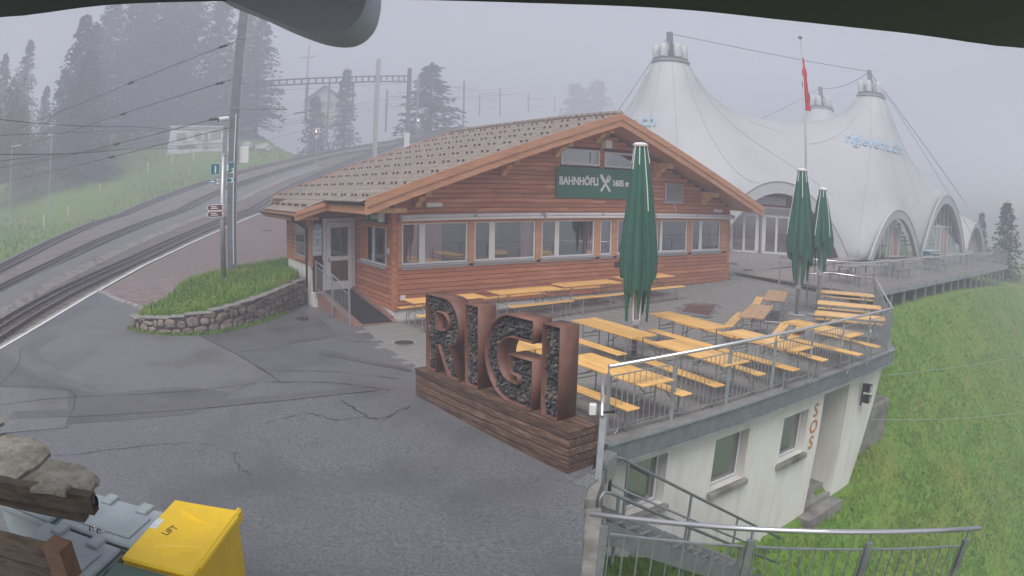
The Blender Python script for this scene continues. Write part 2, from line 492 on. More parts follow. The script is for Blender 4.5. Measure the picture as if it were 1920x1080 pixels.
def sheet(name, poly, zf, m, step=1.0, dz=0.0, skirt=0.0, parent=None):
    """a polygon sheet cut on a grid and laid on the height function zf"""
    bm = bmesh.new()
    f = bm.faces.new([bm.verts.new((x, y, 0)) for x, y in poly])
    xs = [p[0] for p in poly]; ys = [p[1] for p in poly]
    for ax, lo, hi in ((0, min(xs), max(xs)), (1, min(ys), max(ys))):
        k = math.ceil(lo / step) * step
        while k < hi - 1e-4:
            if k > lo + 1e-4:
                no = [0, 0, 0]; no[ax] = 1; co = [0, 0, 0]; co[ax] = k
                bmesh.ops.bisect_plane(bm, geom=bm.verts[:] + bm.edges[:] + bm.faces[:], plane_co=co, plane_no=no)
            k += step
    if skirt:
        be = [e for e in bm.edges if e.is_boundary]
        r = bmesh.ops.extrude_edge_only(bm, edges=be)
        low = {v for v in r['geom'] if isinstance(v, bmesh.types.BMVert)}
    for v in bm.verts:
        v.co.z = float(zf(v.co.x, v.co.y)) + dz
        if skirt and v in low: v.co.z -= skirt
    bmesh.ops.recalc_face_normals(bm, faces=bm.faces)
    up = sum(f.normal.z * f.calc_area() for f in bm.faces)
    if up < 0: bmesh.ops.reverse_faces(bm, faces=bm.faces)
    me = bpy.data.meshes.new(name); bm.to_mesh(me); bm.free()
    return link(name, me, m, parent)

def inpoly(x, y, poly):
    r = False; n = len(poly)
    for i in range(n):
        x1, y1 = poly[i]; x2, y2 = poly[(i + 1) % n]
        if (y1 > y) != (y2 > y) and x < (x2 - x1) * (y - y1) / (y2 - y1) + x1: r = not r
    return r

def inpoly_np(X, Y, poly):
    r = np.zeros(X.shape, bool); n = len(poly)
    for i in range(n):
        x1, y1 = poly[i]; x2, y2 = poly[(i + 1) % n]
        if y1 == y2: continue
        c = ((y1 > Y) != (y2 > Y)) & (X < (x2 - x1) * (Y - y1) / (y2 - y1) + x1)
        r ^= c
    return r

def spline(pts, n=8):
    """Catmull-Rom through points (any dimension)"""
    P = [np.array(p, float) for p in pts]
    P = [2 * P[0] - P[1]] + P + [2 * P[-1] - P[-2]]
    out = []
    for i in range(1, len(P) - 2):
        for k in range(n):
            t = k / n
            out.append(.5 * ((2 * P[i]) + (-P[i - 1] + P[i + 1]) * t + (2 * P[i - 1] - 5 * P[i] + 4 * P[i + 1] - P[i + 2]) * t ** 2
                             + (-P[i - 1] + 3 * P[i] - 3 * P[i + 1] + P[i + 2]) * t ** 3))
    out.append(P[-2])
    return out
# ================================================================== SETTING: land, yard, platform, tracks
def build_land():
    xs = np.unique(np.concatenate([np.arange(-140, -32, 3.), np.arange(-32, 46, .7), np.arange(46, 140, 4.)]))
    ys = np.unique(np.concatenate([np.arange(-30, -2, 3.), np.arange(-2, 60, .7), np.arange(60, 130, 1.5), np.arange(130, 300, 6.)]))
    X, Y = np.meshgrid(xs, ys)
    Z = z_land(X, Y)
    n = RNG.standard_normal(X.shape) * .03
    hill = .5 * np.sin(X * .11 + 1.3) * np.cos(Y * .09) + .25 * np.sin(X * .31 + Y * .17)
    Z = Z + n * (np.hypot(X, Y) > 14) + hill * sst(34, 80, np.hypot(X, Y)) * sst(-26, -46, X + 0 * Y) 
    V = np.stack([X, Y, Z], -1).reshape(-1, 3)
    ny, nx = X.shape
    i = (np.arange(ny - 1)[:, None] * nx + np.arange(nx - 1)[None]).ravel()
    F = np.stack([i, i + 1, i + nx + 1, i + nx], -1).ravel()
    o = link('terrain', np_mesh('terrain', V, F, 4), M['grass_ground'], smooth=True)
    tag(o, kind='structure')
build_land()

# ---- asphalt yard
ASPH = [(-34, -6), (1.35, -6), (.75, 5.9), (.98, 8.1), (1.15, 8.95), (1.32, 9.75), (-1.85, 13.78), (-4.12, 18.32), (-6.05, 21.3), (-6.62, 21.6), (-6.85, 20.7), (-7.3, 18.2), (-8.0, 16.6),
        (-9.1, 15.95), (-10.5, 16.1), (-11.2, 18.0), (-13.4, 19.25), (-15.05, 20.45), (-14.3, 16.1), (-13.85, 12.9), (-13.6, 9), (-13.4, 2), (-34, 1)]
yard = sheet('asphalt_yard', ASPH, z_asph, M['asphalt'], step=.8)
tag(yard, kind='structure')
def zy(dz): return lambda x, y: float(z_asph(x, y)) + dz
def patch(name, poly, m, dz=.004):
    return sheet(name, poly, zy(dz), m, step=.8, parent=yard)
patch('asphalt_patch', [(-8.2, 16.0), (-6.45, 14.6), (-4.4, 16.9), (-5.2, 18.6), (-6.9, 20.9), (-7.2, 18.1), (-7.8, 16.6)], M['asphalt_dark'])
patch('asphalt_patch', [(-13.6, 12.6), (-12.0, 11.9), (-10.6, 11.2), (-7.9, 10.6), (-6.6, 11.6), (-5.3, 11.6), (-5.6, 10.4), (-8.2, 8.8), (-11.2, 7.2), (-13.4, 8)], M['asphalt_dark'])
patch('asphalt_patch', [(-12.2, 9.9), (-9.1, 10.6), (-7.75, 8.85), (-9.5, 7.6), (-11.8, 7.8)], M['asphalt_light'], .008)
patch('asphalt_patch', [(-8.0, 15.9), (-6.3, 14.5), (-5.0, 13.0), (-5.3, 11.7), (-6.6, 11.7), (-8.0, 10.8), (-10.2, 11.5), (-12.4, 13.2), (-12.6, 15.4), (-10.6, 15.6), (-9.2, 15.6)], M['asphalt_light'])
patch('puddle', [(-6.3, 19.0), (-6.0, 18.7), (-5.75, 18.85), (-5.8, 19.2), (-6.1, 19.35)], M['water'], .012)
def ribbon(name, pts, w, zf, m, parent=None, dz=0.0):
    mb = MB(); n = len(pts)
    for i, p in enumerate(pts):
        a = np.array(pts[max(i - 1, 0)][:2], float); b = np.array(pts[min(i + 1, n - 1)][:2], float)
        t = (b - a) / np.linalg.norm(b - a); q = np.array([-t[1], t[0]]) * (w if not callable(w) else w(i)) / 2
        for s_ in (1, -1):
            x, y = p[0] + s_ * q[0], p[1] + s_ * q[1]
            mb.v.append((x, y, float(zf(x, y)) + dz))
    mb.f = [(2 * i, 2 * i + 1, 2 * i + 3, 2 * i + 2) for i in range(n - 1)]
    return mb.build(name, m, parent)
def crack(pts, w=.025, jag=.05):
    fine = spline(pts, 9)
    fine = [(p[0] + random.uniform(-jag, jag), p[1] + random.uniform(-jag, jag)) for p in fine]
    ribbon('crack', fine, lambda i: w * random.uniform(.3, 1.3), z_asph, M['crack'], yard, .014)
crack([(-8.3, 16.1), (-6.5, 14.6), (-5.2, 13.3), (-4.6, 12.6)], .035, .01)
crack([(-6.4, 14.7), (-4.4, 16.1), (-3.2, 16.5)], .025, .015)
crack([(-5.4, 13.3), (-3.6, 13.5), (-2.2, 13.2)], .02, .02)
crack([(-4.6, 12.6), (-6.3, 11.5), (-8.9, 10.2), (-10.6, 8.8)], .02, .015)
crack([(-7.8, 8.8), (-9.1, 10.65), (-11.8, 10.0)], .02, .01)
crack([(-1.75, 11.6), (-2.2, 10.9), (-2.6, 11.2), (-3.1, 11.7)], .03, .04)
crack([(-2.4, 11.0), (-2.9, 10.7), (-3.5, 10.9), (-4.1, 10.3)], .018, .03)
crack([(-8.0, 7.2), (-6.9, 7.9), (-5.6, 8.9), (-4.6, 9.2)], .014, .03)
crack([(-4.2, 9.0), (-3.9, 8.5), (-3.6, 8.3)], .012, .04)
crack([(-4.8, 12.5), (-3.4, 12.7), (-2.3, 12.4)], .03, .02)
crack([(-13.2, 13.2), (-11.9, 11.6), (-11.1, 9.6)], .018, .01)
# damp strips along the old joints
patch('damp_strip', [(-9.6, 9.0), (-6.0, 10.9), (-2.6, 12.6), (-2.5, 12.35), (-5.9, 10.5), (-9.4, 8.6)], M['asphalt_dark'], .010)
patch('damp_strip', [(-4.4, 15.4), (-2.1, 14.0), (-2.0, 13.75), (-4.4, 15.0)], M['asphalt_dark'], .010)

# ---- platform of red pavers with its white line
WHITE = spline([(-13.0, 2), (-13.4, 7.5), (-13.96, 12.89), (-14.39, 16.1), (-15.17, 20.37), (-15.98, 24.2), (-16.91, 28.92), (-18.63, 42.06), (-19.2, 54), (-17.0, 77), (-12.2, 96)], 6)
wi0 = min(range(len(WHITE)), key=lambda i: abs(WHITE[i][1] - 20.4))
wi1 = min(range(len(WHITE)), key=lambda i: abs(WHITE[i][1] - 78))
plat_poly = [tuple(WHITE[i]) for i in range(wi0, wi1 + 1)] + [(-13.5, 76), (-12.6, 52), (-10.6, 34), (-9.2, 27.5), (-11.3, 21.3), (-10.7, 18.5), (-11.2, 18.05), (-13.4, 19.28)]
platform = sheet('platform', [(x, y) for x, y in plat_poly], lambda x, y: float(zt(y)) - .035, M['paver_joint'], step=2.0)
tag(platform, kind='structure')
def lay_pavers(parent, poly, zf, m, px, py, ang, gap, key, h=.03, max_parts=300, dz=0.0, nm='paver', keep=None):
    """running-bond pavers inside poly; the ones nearest the camera single, the rest joined"""
    ca, sa = math.cos(ang), math.sin(ang)
    R = [(x * ca + y * sa, -x * sa + y * ca) for x, y in poly]
    a0, a1 = min(p[0] for p in R), max(p[0] for p in R); b0, b1 = min(p[1] for p in R), max(p[1] for p in R)
    cells = []
    for j in range(int((b1 - b0) / py) + 1):
        for i in range(int((a1 - a0) / px) + 2):
            a = a0 + (i - (.5 if j % 2 else 0)) * px + px / 2; b = b0 + j * py + py / 2
            x, y = a * ca - b * sa, a * sa + b * ca
            if inpoly(x, y, poly) and (keep is None or keep(x, y)): cells.append((x, y))
    cells.sort(key=lambda c: c[0] ** 2 + c[1] ** 2)
    base = MB().cbox(-px / 2 + gap, px / 2 - gap, -py / 2 + gap, py / 2 - gap, -h, 0, .006).mesh(nm)
    base.materials.append(m)
    for x, y in cells[:max_parts]:
        o = link(nm, base, None, parent, loc=(x, y, float(zf(x, y)) + dz + random.uniform(-.002, .002)), rz=ang)
    rest = cells[max_parts:]
    if rest:
        C = np.array(rest); z = np.array([float(zf(x, y)) for x, y in rest]) + dz + RNG.uniform(-.002, .002, len(rest))
        bx, by = px / 2 - gap, py / 2 - gap
        loc = np.array([(-bx, -by), (bx, -by), (bx, by), (-bx, by)])
        rot = np.stack([loc[:, 0] * ca - loc[:, 1] * sa, loc[:, 0] * sa + loc[:, 1] * ca], -1)
        top = np.concatenate([C[:, None, :] + rot[None], np.repeat(z[:, None, None], 4, 1)], -1)
        bot = top.copy(); bot[..., 2] -= h
        V = np.concatenate([top, bot], 1).reshape(-1, 3)
        f = np.array([(0, 1, 2, 3), (4, 5, 1, 0), (5, 6, 2, 1), (6, 7, 3, 2), (7, 4, 0, 3)])
        F = (np.arange(len(rest))[:, None, None] * 8 + f[None]).ravel()
        tag(link(nm + '_field', np_mesh(nm + '_field', V, F, 4), m, parent), kind='stuff')
pav_poly = [(x + .22, y) for x, y in plat_poly[:wi1 - wi0 + 1]] + plat_poly[wi1 - wi0 + 1:]
lay_pavers(platform, pav_poly, lambda x, y: zt(y), M['brick_paver'], .42, .22, RAD(101), .008, 'b', nm='brick_paver', keep=lambda x, y: y < 60)
ribbon('white_line', [tuple(p) for p in WHITE[2:wi1 + 1]], .17, lambda x, y: zt(y), M['white_paint'], platform, .014)
kl = [(-15.1, 20.5), (-13.4, 19.3), (-11.25, 18.07)]
for a, b in zip(kl[:-1], kl[1:]):
    L_ = math.hypot(b[0] - a[0], b[1] - a[1]); n_ = max(1, round(L_ / .5))
    for k in range(n_):
        p = [a[i] + (b[i] - a[i]) * (k + .04) / n_ for i in (0, 1)]; q = [a[i] + (b[i] - a[i]) * (k + .96) / n_ for i in (0, 1)]
        zz = float(zt((p[1] + q[1]) / 2)) + .01
        MB().bar((p[0], p[1], zz), (q[0], q[1], zz), .16, .1).build('kerb_stone', M['concrete'], platform)
def offset_line(pts, d):
    out = []
    n = len(pts)
    for i, p in enumerate(pts):
        a = np.array(pts[max(i - 1, 0)], float)[:2]; b = np.array(pts[min(i + 1, n - 1)], float)[:2]
        t = (b - a) / np.linalg.norm(b - a)
        out.append((p[0] - t[1] * d, p[1] + t[0] * d))
    return out
def strip3(name, lines, m, parent=None):
    """surface lofted over lines of (x, y, z)"""
    mb = MB(); n = len(lines[0])
    for l in lines: mb.v += [tuple(p) for p in l]
    for k in range(len(lines) - 1):
        mb.f += [(k * n + i, k * n + i + 1, (k + 1) * n + i + 1, (k + 1) * n + i) for i in range(n - 1)]
    return mb.build(name, m, parent, fix=True)
WL = [tuple(p) for p in WHITE]
def zl(pts, dz): return [(x, y, float(zt(y)) + dz) for x, y in pts]
edge = strip3('platform_edge', [zl(offset_line(WL, .02), -.002), zl(offset_line(WL, .34), -.002), zl(offset_line(WL, .36), -.4)], M['concrete_dirty'], platform)

# ---- tracks
C1 = spline([(-12.6, 2), (-14.6, 9.5), (-15.87, 14.8), (-16.6, 18.2), (-18.2, 27.5), (-20.2, 40), (-21.3, 52), (-20.9, 68), (-18, 84.6), (-13.5, 97), (-6, 112)], 8)
C2 = spline([(-15.5, 4), (-19, 13), (-21.5, 20.3), (-28.0, 43), (-29.3, 62), (-24, 81.1), (-17.0, 90), (-8, 104), (2, 117)], 8)
C3 = spline([(-17, 6), (-23, 18), (-27.5, 26.1), (-36.0, 51.1), (-33.2, 72), (-25.4, 85.6), (-16.6, 95.7), (-6, 107), (4, 120)], 8)
C1, C2, C3 = [[tuple(p) for p in c] for c in (C1, C2, C3)]
bedm = strip3('track_bed', [zl(offset_line(WL, .36 + d), -.17) for d in (0, 1.2, 2.4, 3.0)], M['track_bed'])
tag(bedm, kind='structure')
def bed(center, w0, w1, name='ballast', m='ballast', dz=-.13):
    ls = [zl(offset_line(center, -w0 - .4), dz - .25), zl(offset_line(center, -w0), dz)] + [zl(offset_line(center, d), dz + .015) for d in (0,)] + [zl(offset_line(center, w1), dz), zl(offset_line(center, w1 + .4), dz - .25)]
    return tag(strip3(name, ls, M[m]), kind='structure')
bed(C1, 1.3, 3.6, 'track_bed', 'track_bed')
bed(C2, 1.4, 3.4, dz=-.125)
bed(C3, 3.0, 1.7, dz=-.12)
def rail_profile(name, line, z0, parent):
    lo = [zl(line, 0)]
    mb = MB()
    A_ = offset_line(line, .035); B_ = offset_line(line, -.035)
    n = len(line)
    for pts, zz in ((A_, z0 - .12), (A_, z0), (B_, z0), (B_, z0 - .12)):
        mb.v += [(x, y, float(zt(y)) + zz) for x, y in pts]
    for k in range(3):
        mb.f += [(k * n + i, k * n + i + 1, (k + 1) * n + i + 1, (k + 1) * n + i) for i in range(n - 1)]
    o = mb.build(name, M['rail_steel'], parent, fix=True)
    ribbon('rail_head', line, .055, lambda x, y: zt(y), M['rail_top'], o, z0 + .004)
    return o
def track(center, label, n_sleep):
    t = thing('railway_track', label, 'track', (0, 0, 0), group='rack railway tracks')
    for d in (.68, -.68): rail_profile('rail', offset_line(center, d), .03, t)
    rail_profile('rack_rail', offset_line(center, 0), .06, t)
    ds = MB().cbox(-1.15, 1.15, -.12, .12, -.12, 0, .012).mesh('sleeper'); ds.materials.append(M['sleeper'])
    acc, last = 0., None; k = 0
    for i in range(len(center) - 1):
        a, b = np.array(center[i]), np.array(center[i + 1]); L_ = np.linalg.norm(b - a); s_ = -acc
        while s_ + .66 < L_:
            s_ += .66; p = a + (b - a) * s_ / L_
            if 13 < p[1] < 75 and k < n_sleep:
                an = math.atan2(b[1] - a[1], b[0] - a[0]) + math.pi / 2
                link('sleeper', ds, None, t, loc=(p[0], p[1], float(zt(p[1])) - .095), rz=an); k += 1
        acc = L_ - s_
track(C1, 'rack railway track running right beside the red paved platform', 90)
track(C2, 'rack railway track on the far side of the narrow grey middle platform', 90)
track(C3, 'rack railway track along the meadow, farthest from the red platform', 90)
# middle platform
MR = spline([(-13.8, 6), (-16.0, 12), (-17.86, 16.77), (-22.4, 34.26), (-24.9, 52), (-24.4, 66), (-22.06, 76.7)], 8)
ML = spline([(-15.9, 8.5), (-18.3, 14.6), (-20.29, 19.15), (-25.3, 38.8), (-27.4, 54), (-25.9, 68), (-22.9, 77.6)], 8)
n_ = len(MR)
mp = strip3('middle_platform', [[(p[0] + .55, p[1] - .15, float(zt(p[1])) - .12) for p in MR], [(p[0], p[1], float(zt(p[1])) + .10) for p in MR]], M['concrete_dirty'])
tag(mp, kind='structure')
strip3('platform_surface', [[(p[0], p[1], float(zt(p[1])) + .104) for p in MR], [(p[0], p[1], float(zt(p[1])) + .10) for p in ML], [(p[0] - .02, p[1], float(zt(p[1])) - .2) for p in ML]], M['asphalt_light'], mp)

# ---- terrace in front of the restaurant
def xy(u, v): return B(u, v)[:2]
TERR = [(-4.3, 18.02), (-1.95, 13.72), (1.30, 9.72), xy(-1.0, -10.42), xy(9.55, -10.46), xy(14.9, -7.2), xy(14.7, -5.0), xy(15.5, -5.6), xy(17.5, 1.0), xy(27.5, 1.0), xy(24, 6), xy(20, 12), xy(14.7, 12), xy(14.5, -.1), xy(0, -.1), (-4.2, 18.4)]
terrace = sheet('terrace_floor', TERR, z_terr, M['paver_joint'], step=1.5, dz=-.03, skirt=.12)
tag(terrace, kind='structure')
hatch_poly = [(5.0, 20.6), (5.85, 22.3), (7.0, 22.0), (6.0, 19.8)]
lay_pavers(terrace, [(-4.2, 17.95), (-1.92, 13.8), (1.36, 9.82)] + TERR[3:-1] + [(-3.4, 19.0)], z_terr, M['paver'], .40, .265, YAW, .004, 't', nm='paver',
           keep=lambda x, y: not inpoly(x, y, hatch_poly))
# hatch boards and manhole covers
hatch = thing('cellar_hatch', 'rusty brown boarded hatch set into the terrace floor', 'hatch', (5.9, 21.0, .0))
HA = np.array([(5.24, 20.74), (5.85, 22.2), (6.8, 22.0), (5.98, 20.05)])
for k in range(5):
    a, b = HA[0] + (HA[1] - HA[0]) * (k + .04) / 5, HA[0] + (HA[1] - HA[0]) * (k + .94) / 5
    c, d = HA[3] + (HA[2] - HA[3]) * (k + .94) / 5, HA[3] + (HA[2] - HA[3]) * (k + .04) / 5
    zf = .06
    mb = MB(); mb.add([(p[0] - 5.9, p[1] - 21.0, z) for z in (zf, zf + .04) for p in (a, d, c, b)], [(3, 2, 1, 0), (4, 5, 6, 7), (0, 1, 5, 4), (1, 2, 6, 5), (2, 3, 7, 6), (3, 0, 4, 7)])
    mb.build('board', M['rust_grate'], hatch)
fr = MB()
for i in range(4):
    p, q = HA[i], HA[(i + 1) % 4]
    fr.bar((p[0] - 5.9, p[1] - 21.0, .07), (q[0] - 5.9, q[1] - 21.0, .07), .06, .05)
fr.build('frame', M['galv'], hatch)
def manhole(x, y, z, r, label):
    t = thing('manhole_cover', label, 'manhole', (x, y, z), group='round manhole covers')
    MB().lathe([(r * .82, -.03), (r * .82, .010), (r * .78, .014)], 20).build('lid', M['iron'], t)
    ring = MB()
    n = 24
    for k in range(n):
        a, b = 2 * math.pi * k / n, 2 * math.pi * (k + 1) / n
        ring.quad((r * .85 * math.cos(a), r * .85 * math.sin(a), .009), (r * math.cos(a), r * math.sin(a), .007), (r * math.cos(b), r * math.sin(b), .007), (r * .85 * math.cos(b), r * .85 * math.sin(b), .009))
    ring.build('ring', M['concrete'], t)
manhole(-2.59, 16.41, .004, .30, 'round manhole cover in the pavers behind the letter sign')
manhole(10.6, 29.5, float(z_terr(0, 29.5)) + .004, .36, 'manhole cover on the terrace in front of the tent doors, first of a pair')
manhole(11.25, 29.3, float(z_terr(0, 29.3)) + .004, .36, 'manhole cover on the terrace in front of the tent doors, second of a pair')
manhole(10.4, 31.3, float(z_terr(0, 31.3)) + .004, .36, 'manhole cover beside the right-hand wall end of the restaurant')
manhole(-14.8, 39.5, float(zt(39.5)) + .004, .5, 'manhole cover in the red paved platform by the porch')

# ---- stone retaining wall with its verge
WB = [tuple(p) for p in spline([(-10.62, 16.35), (-10.35, 15.95), (-9.04, 15.85), (-7.94, 16.5), (-7.23, 18.1), (-6.9, 20.5), (-6.72, 21.5)], 8)]
WH = np.interp(np.linspace(0, 1, len(WB)), [0, .06, .3, .55, .8, 1], [.26, .29, .42, .62, .76, .84])
wall = thing('stone_wall', 'low curved rubble stone wall holding the grass verge by the porch', 'wall', (-8.6, 17, 0))
woff = (-8.6, 17, 0)
mb = MB()
inner = offset_line(WB, .34)
n_ = len(WB)
zb = [float(z_asph(x, y)) - .1 for x, y in WB]
for pts, top in ((offset_line(WB, .05), False), (offset_line(WB, .05), True), (inner, True), (inner, False)):
    mb.v += [(p[0], p[1], zb[i] if not top else zb[i] + .1 + WH[i] - .05) for i, p in enumerate(pts)]
for k in range(3): mb.f += [(k * n_ + i, k * n_ + i + 1, (k + 1) * n_ + i + 1, (k + 1) * n_ + i) for i in range(n_ - 1)]
mb.f += [(0, n_, 2 * n_, 3 * n_), (n_ - 1, 2 * n_ - 1, 3 * n_ - 1, 4 * n_ - 1)]
mb.build('mortar_core', M['mortar'], wall, off=woff, fix=True)
cum = np.concatenate([[0], np.cumsum([math.dist(WB[i], WB[i + 1]) for i in range(n_ - 1)])])
def wall_at(s_):
    x = np.interp(s_, cum, [p[0] for p in WB]); y = np.interp(s_, cum, [p[1] for p in WB]); hh = np.interp(s_, cum, WH)
    x2 = np.interp(s_ + .05, cum, [p[0] for p in WB]); y2 = np.interp(s_ + .05, cum, [p[1] for p in WB])
    x1 = np.interp(s_ - .05, cum, [p[0] for p in WB]); y1 = np.interp(s_ - .05, cum, [p[1] for p in WB])
    return x, y, hh, math.atan2(y2 - y1, x2 - x1)
def stone_mesh(w, d, h, k):
    r = random.Random(k); mb = MB()
    n = r.choice((6, 7, 8)); pts = []
    for i in range(n):
        a = 2 * math.pi * (i + r.uniform(-.25, .25)) / n
        ca, sa = math.cos(a), math.sin(a); q = (abs(ca) ** 5 + abs(sa) ** 5) ** (-1 / 5)
        pts.append((ca * q * w / 2 * r.uniform(.9, 1.04), sa * q * h / 2 * r.uniform(.9, 1.04)))
    vs = [(x, .06, z) for x, z in pts] + [(x * .98, -d * r.uniform(.45, .75), z * .98) for x, z in pts] + [(x * .74 + r.uniform(-.01, .01), -d * r.uniform(.8, 1.25), z * .74) for x, z in pts] + [(0, -d * 1.15, 0)]
    fs = []
    for k2 in range(2): fs += [(k2 * n + i, k2 * n + (i + 1) % n, (k2 + 1) * n + (i + 1) % n, (k2 + 1) * n + i) for i in range(n)]
    fs += [(2 * n + i, 2 * n + (i + 1) % n, 3 * n) for i in range(n)]
    return mb.add(vs, fs)
k_ = 0
s_row = [0.] * 9
rows = [.0, .19, .36, .55, .72, .90]
for ri in range(5):
    s_ = random.uniform(0, .1)
    while s_ < cum[-1] - .08:
        w = random.uniform(.14, .52)
        x, y, hh, an = wall_at(s_ + w / 2)
        wv = lambda k_r: (.055 * math.sin(s_ * 1.9 + k_r * 1.7) + random.uniform(-.025, .025)) * (0 < k_r)
        z0, z1 = rows[ri] + wv(ri), rows[ri + 1] + wv(ri + 1)
        if z0 < hh - .09:
            z1 = min(z1 + random.uniform(-.03, .04), hh - .03)
            o = stone_mesh(w - .012, .06, max(.08, (z1 - z0) - .004), k_).build('stone', M['stone'], wall, fix=True)
            o.location = (x - woff[0], y - woff[1], float(z_asph(x, y)) + (z0 + z1) / 2 + random.uniform(-.015, .015)); o.rotation_euler = (random.uniform(-.06, .06), random.uniform(-.09, .09), an)
            k_ += 1
        s_ += w
s_ = 0.
while s_ < cum[-1] * .97:                      # coping
    w = random.uniform(.45, .8); x, y, hh, an = wall_at(s_ + w / 2)
    o = MB().cbox(-w / 2 + .012, w / 2 - .012, -.05, .32, -.055, .0, .02).build('coping_stone', M['concrete_dirty'], wall)
    o.location = (x - woff[0], y - woff[1], float(z_asph(x, y)) + hh + .012); o.rotation_euler = (0, random.uniform(-.02, .02), an)
    s_ += w
VERGE = [(p[0], p[1]) for p in offset_line(WB, .2)] + [xy(-1.55, 5.6), (-9.2, 27.4), (-11.3, 21.3), (-10.7, 18.5), (-10.9, 17.4)]
def z_verge(x, y):
    d = min(math.dist((x, y), p) for p in WB)
    i = min(range(len(WB)), key=lambda i: math.dist((x, y), WB[i]))
    zw = float(z_asph(*WB[i])) + WH[i] - .04
    w = min(1., d / 3.2)
    return zw * (1 - w) + (float(zt(y)) + .10) * w + .22 * math.exp(-((x + 9.6) ** 2 + (y - 22.2) ** 2) / 9)
verge = sheet('grass_verge', VERGE, z_verge, M['grass_ground'], step=.5)
tag(verge, kind='structure')

def grass(name, pts, hmin, hmax, m, w=.012, parent=None, lean=.5, label=None, cat=None, blades=5):
    """blades: bent two-triangle blades at pts (n,3)"""
    P = np.repeat(np.asarray(pts), blades, 0); n = len(P)
    P = P + np.concatenate([RNG.normal(0, .035, (n, 2)), np.zeros((n, 1))], 1)
    h_ = RNG.uniform(hmin, hmax, n); a = RNG.uniform(0, 2 * np.pi, n); l = RNG.uniform(.1, lean, n) * h_
    side = np.stack([-np.sin(a), np.cos(a), np.zeros(n)], -1) * (w * RNG.uniform(.7, 1.4, n))[:, None]
    fw = np.stack([np.cos(a), np.sin(a), np.zeros(n)], -1)
    mid = P + fw * (l * .35)[:, None] + np.stack([0 * h_, 0 * h_, h_ * .6], -1)
    tip = P + fw * l[:, None] + np.stack([0 * h_, 0 * h_, h_], -1)
    V = np.stack([P - side, P + side, mid + side * .7, mid - side * .7, tip], 1).reshape(-1, 3)
    i = np.arange(n) * 5
    F = np.stack([i, i + 1, i + 2, i, i + 2, i + 3, i + 3, i + 2, i + 4], -1).ravel()
    o = link(name, np_mesh(name, V, F, 3), m, parent)
    tag(o, label, cat, kind='stuff')
    return o
def scatter(poly, n):
    xs = [p[0] for p in poly]; ys = [p[1] for p in poly]
    X = RNG.uniform(min(xs), max(xs), n * 3); Y = RNG.uniform(min(ys), max(ys), n * 3)
    k = inpoly_np(X, Y, poly); return X[k][:n], Y[k][:n]
X, Y = scatter(VERGE, 7500)
grass('verge_grass', np.array([(x, y, z_verge(x, y) - .02) for x, y in zip(X, Y)]), .07, .30, M['grass_blade'], w=.008, label='long uncut grass on the verge behind the stone wall', cat='grass')
def flowers(name, pts, r, label):
    mb = MB()
    for x, y, z in pts:
        a = random.uniform(0, 3); c, s = math.cos(a) * r, math.sin(a) * r
        mb.add([(x - c, y - s, z), (x + s, y - c, z + r * .3), (x + c, y + s, z), (x - s, y + c, z + r * .2)], [(0, 1, 2, 3)])
    tag(mb.build(name, M['flower']), label, 'flowers', kind='stuff')
k = RNG.choice(len(X), 620, replace=False)
flowers('verge_flowers', [(X[i], Y[i], z_verge(X[i], Y[i]) + random.uniform(.10, .22)) for i in k if Y[i] < 23.5], .032, 'small yellow flowers on the verge behind the stone wall')
# weeds along the foot of the wall
pts = []
for s_ in np.linspace(.3, cum[-1] * .8, 260):
    x, y, hh, an = wall_at(s_); q = random.uniform(.10, .24); pts.append((x + math.sin(an) * q, y - math.cos(an) * q, float(z_asph(x, y))))
grass('wall_weeds', np.array(pts), .03, .12, M['grass_blade'], w=.010, label='weeds growing along the foot of the stone wall', cat='weeds')

# ---- meadow grass on the slope below the terrace
SL = [xy(-1.5, -10.4), xy(8.6, -10.4), xy(9.6, -7.0), xy(15.5, -6.4), xy(48, -6.4), xy(46, -20), xy(24, -24), xy(10, -22), xy(-2, -17), xy(-3.5, -13.5)]
X, Y = scatter(SL, 150000)
dist = np.hypot(X, Y); keep = RNG.uniform(0, 1, len(X)) < np.clip(13. / dist, .12, 1) ** 1.1
X, Y = X[keep], Y[keep]
Z = z_land(X, Y) - .02
tuft = .5 + .5 * np.sin(X * 1.7 + np.sin(Y * 1.1) * 2) * np.cos(Y * 1.3 + np.sin(X * .9))
sel = RNG.uniform(0, 1, len(X)) < .35 + .65 * tuft
P3 = np.stack([X, Y, Z], -1)
grass('slope_grass', P3[sel], .06, .17, M['grass_blade'], w=.011, label='lush green meadow grass on the steep slope below the terrace', cat='grass', blades=5)
k = RNG.choice(len(X), 2600, replace=False)
band = [i for i in k if math.sin(X[i] * .55 + Y[i] * .4) + .6 * math.sin(Y[i] * .9) > .55]
flowers('slope_flowers', [(X[i], Y[i], Z[i] + random.uniform(.10, .2)) for i in band], .022, 'yellow flowers scattered over the slope meadow')
# meadow beyond the tracks, tufts
X = RNG.uniform(-75, -24, 9000); Y = RNG.uniform(24, 95, 9000)
c3x = np.interp(Y, [p[1] for p in C3], [p[0] for p in C3])
k = X < c3x - 2.2
P3 = np.stack([X, Y, z_land(X, Y)], -1)[k]
grass('meadow_grass', P3, .15, .45, M['grass_blade'], w=.035, label='meadow grass beyond the farthest railway track', cat='grass', blades=4)
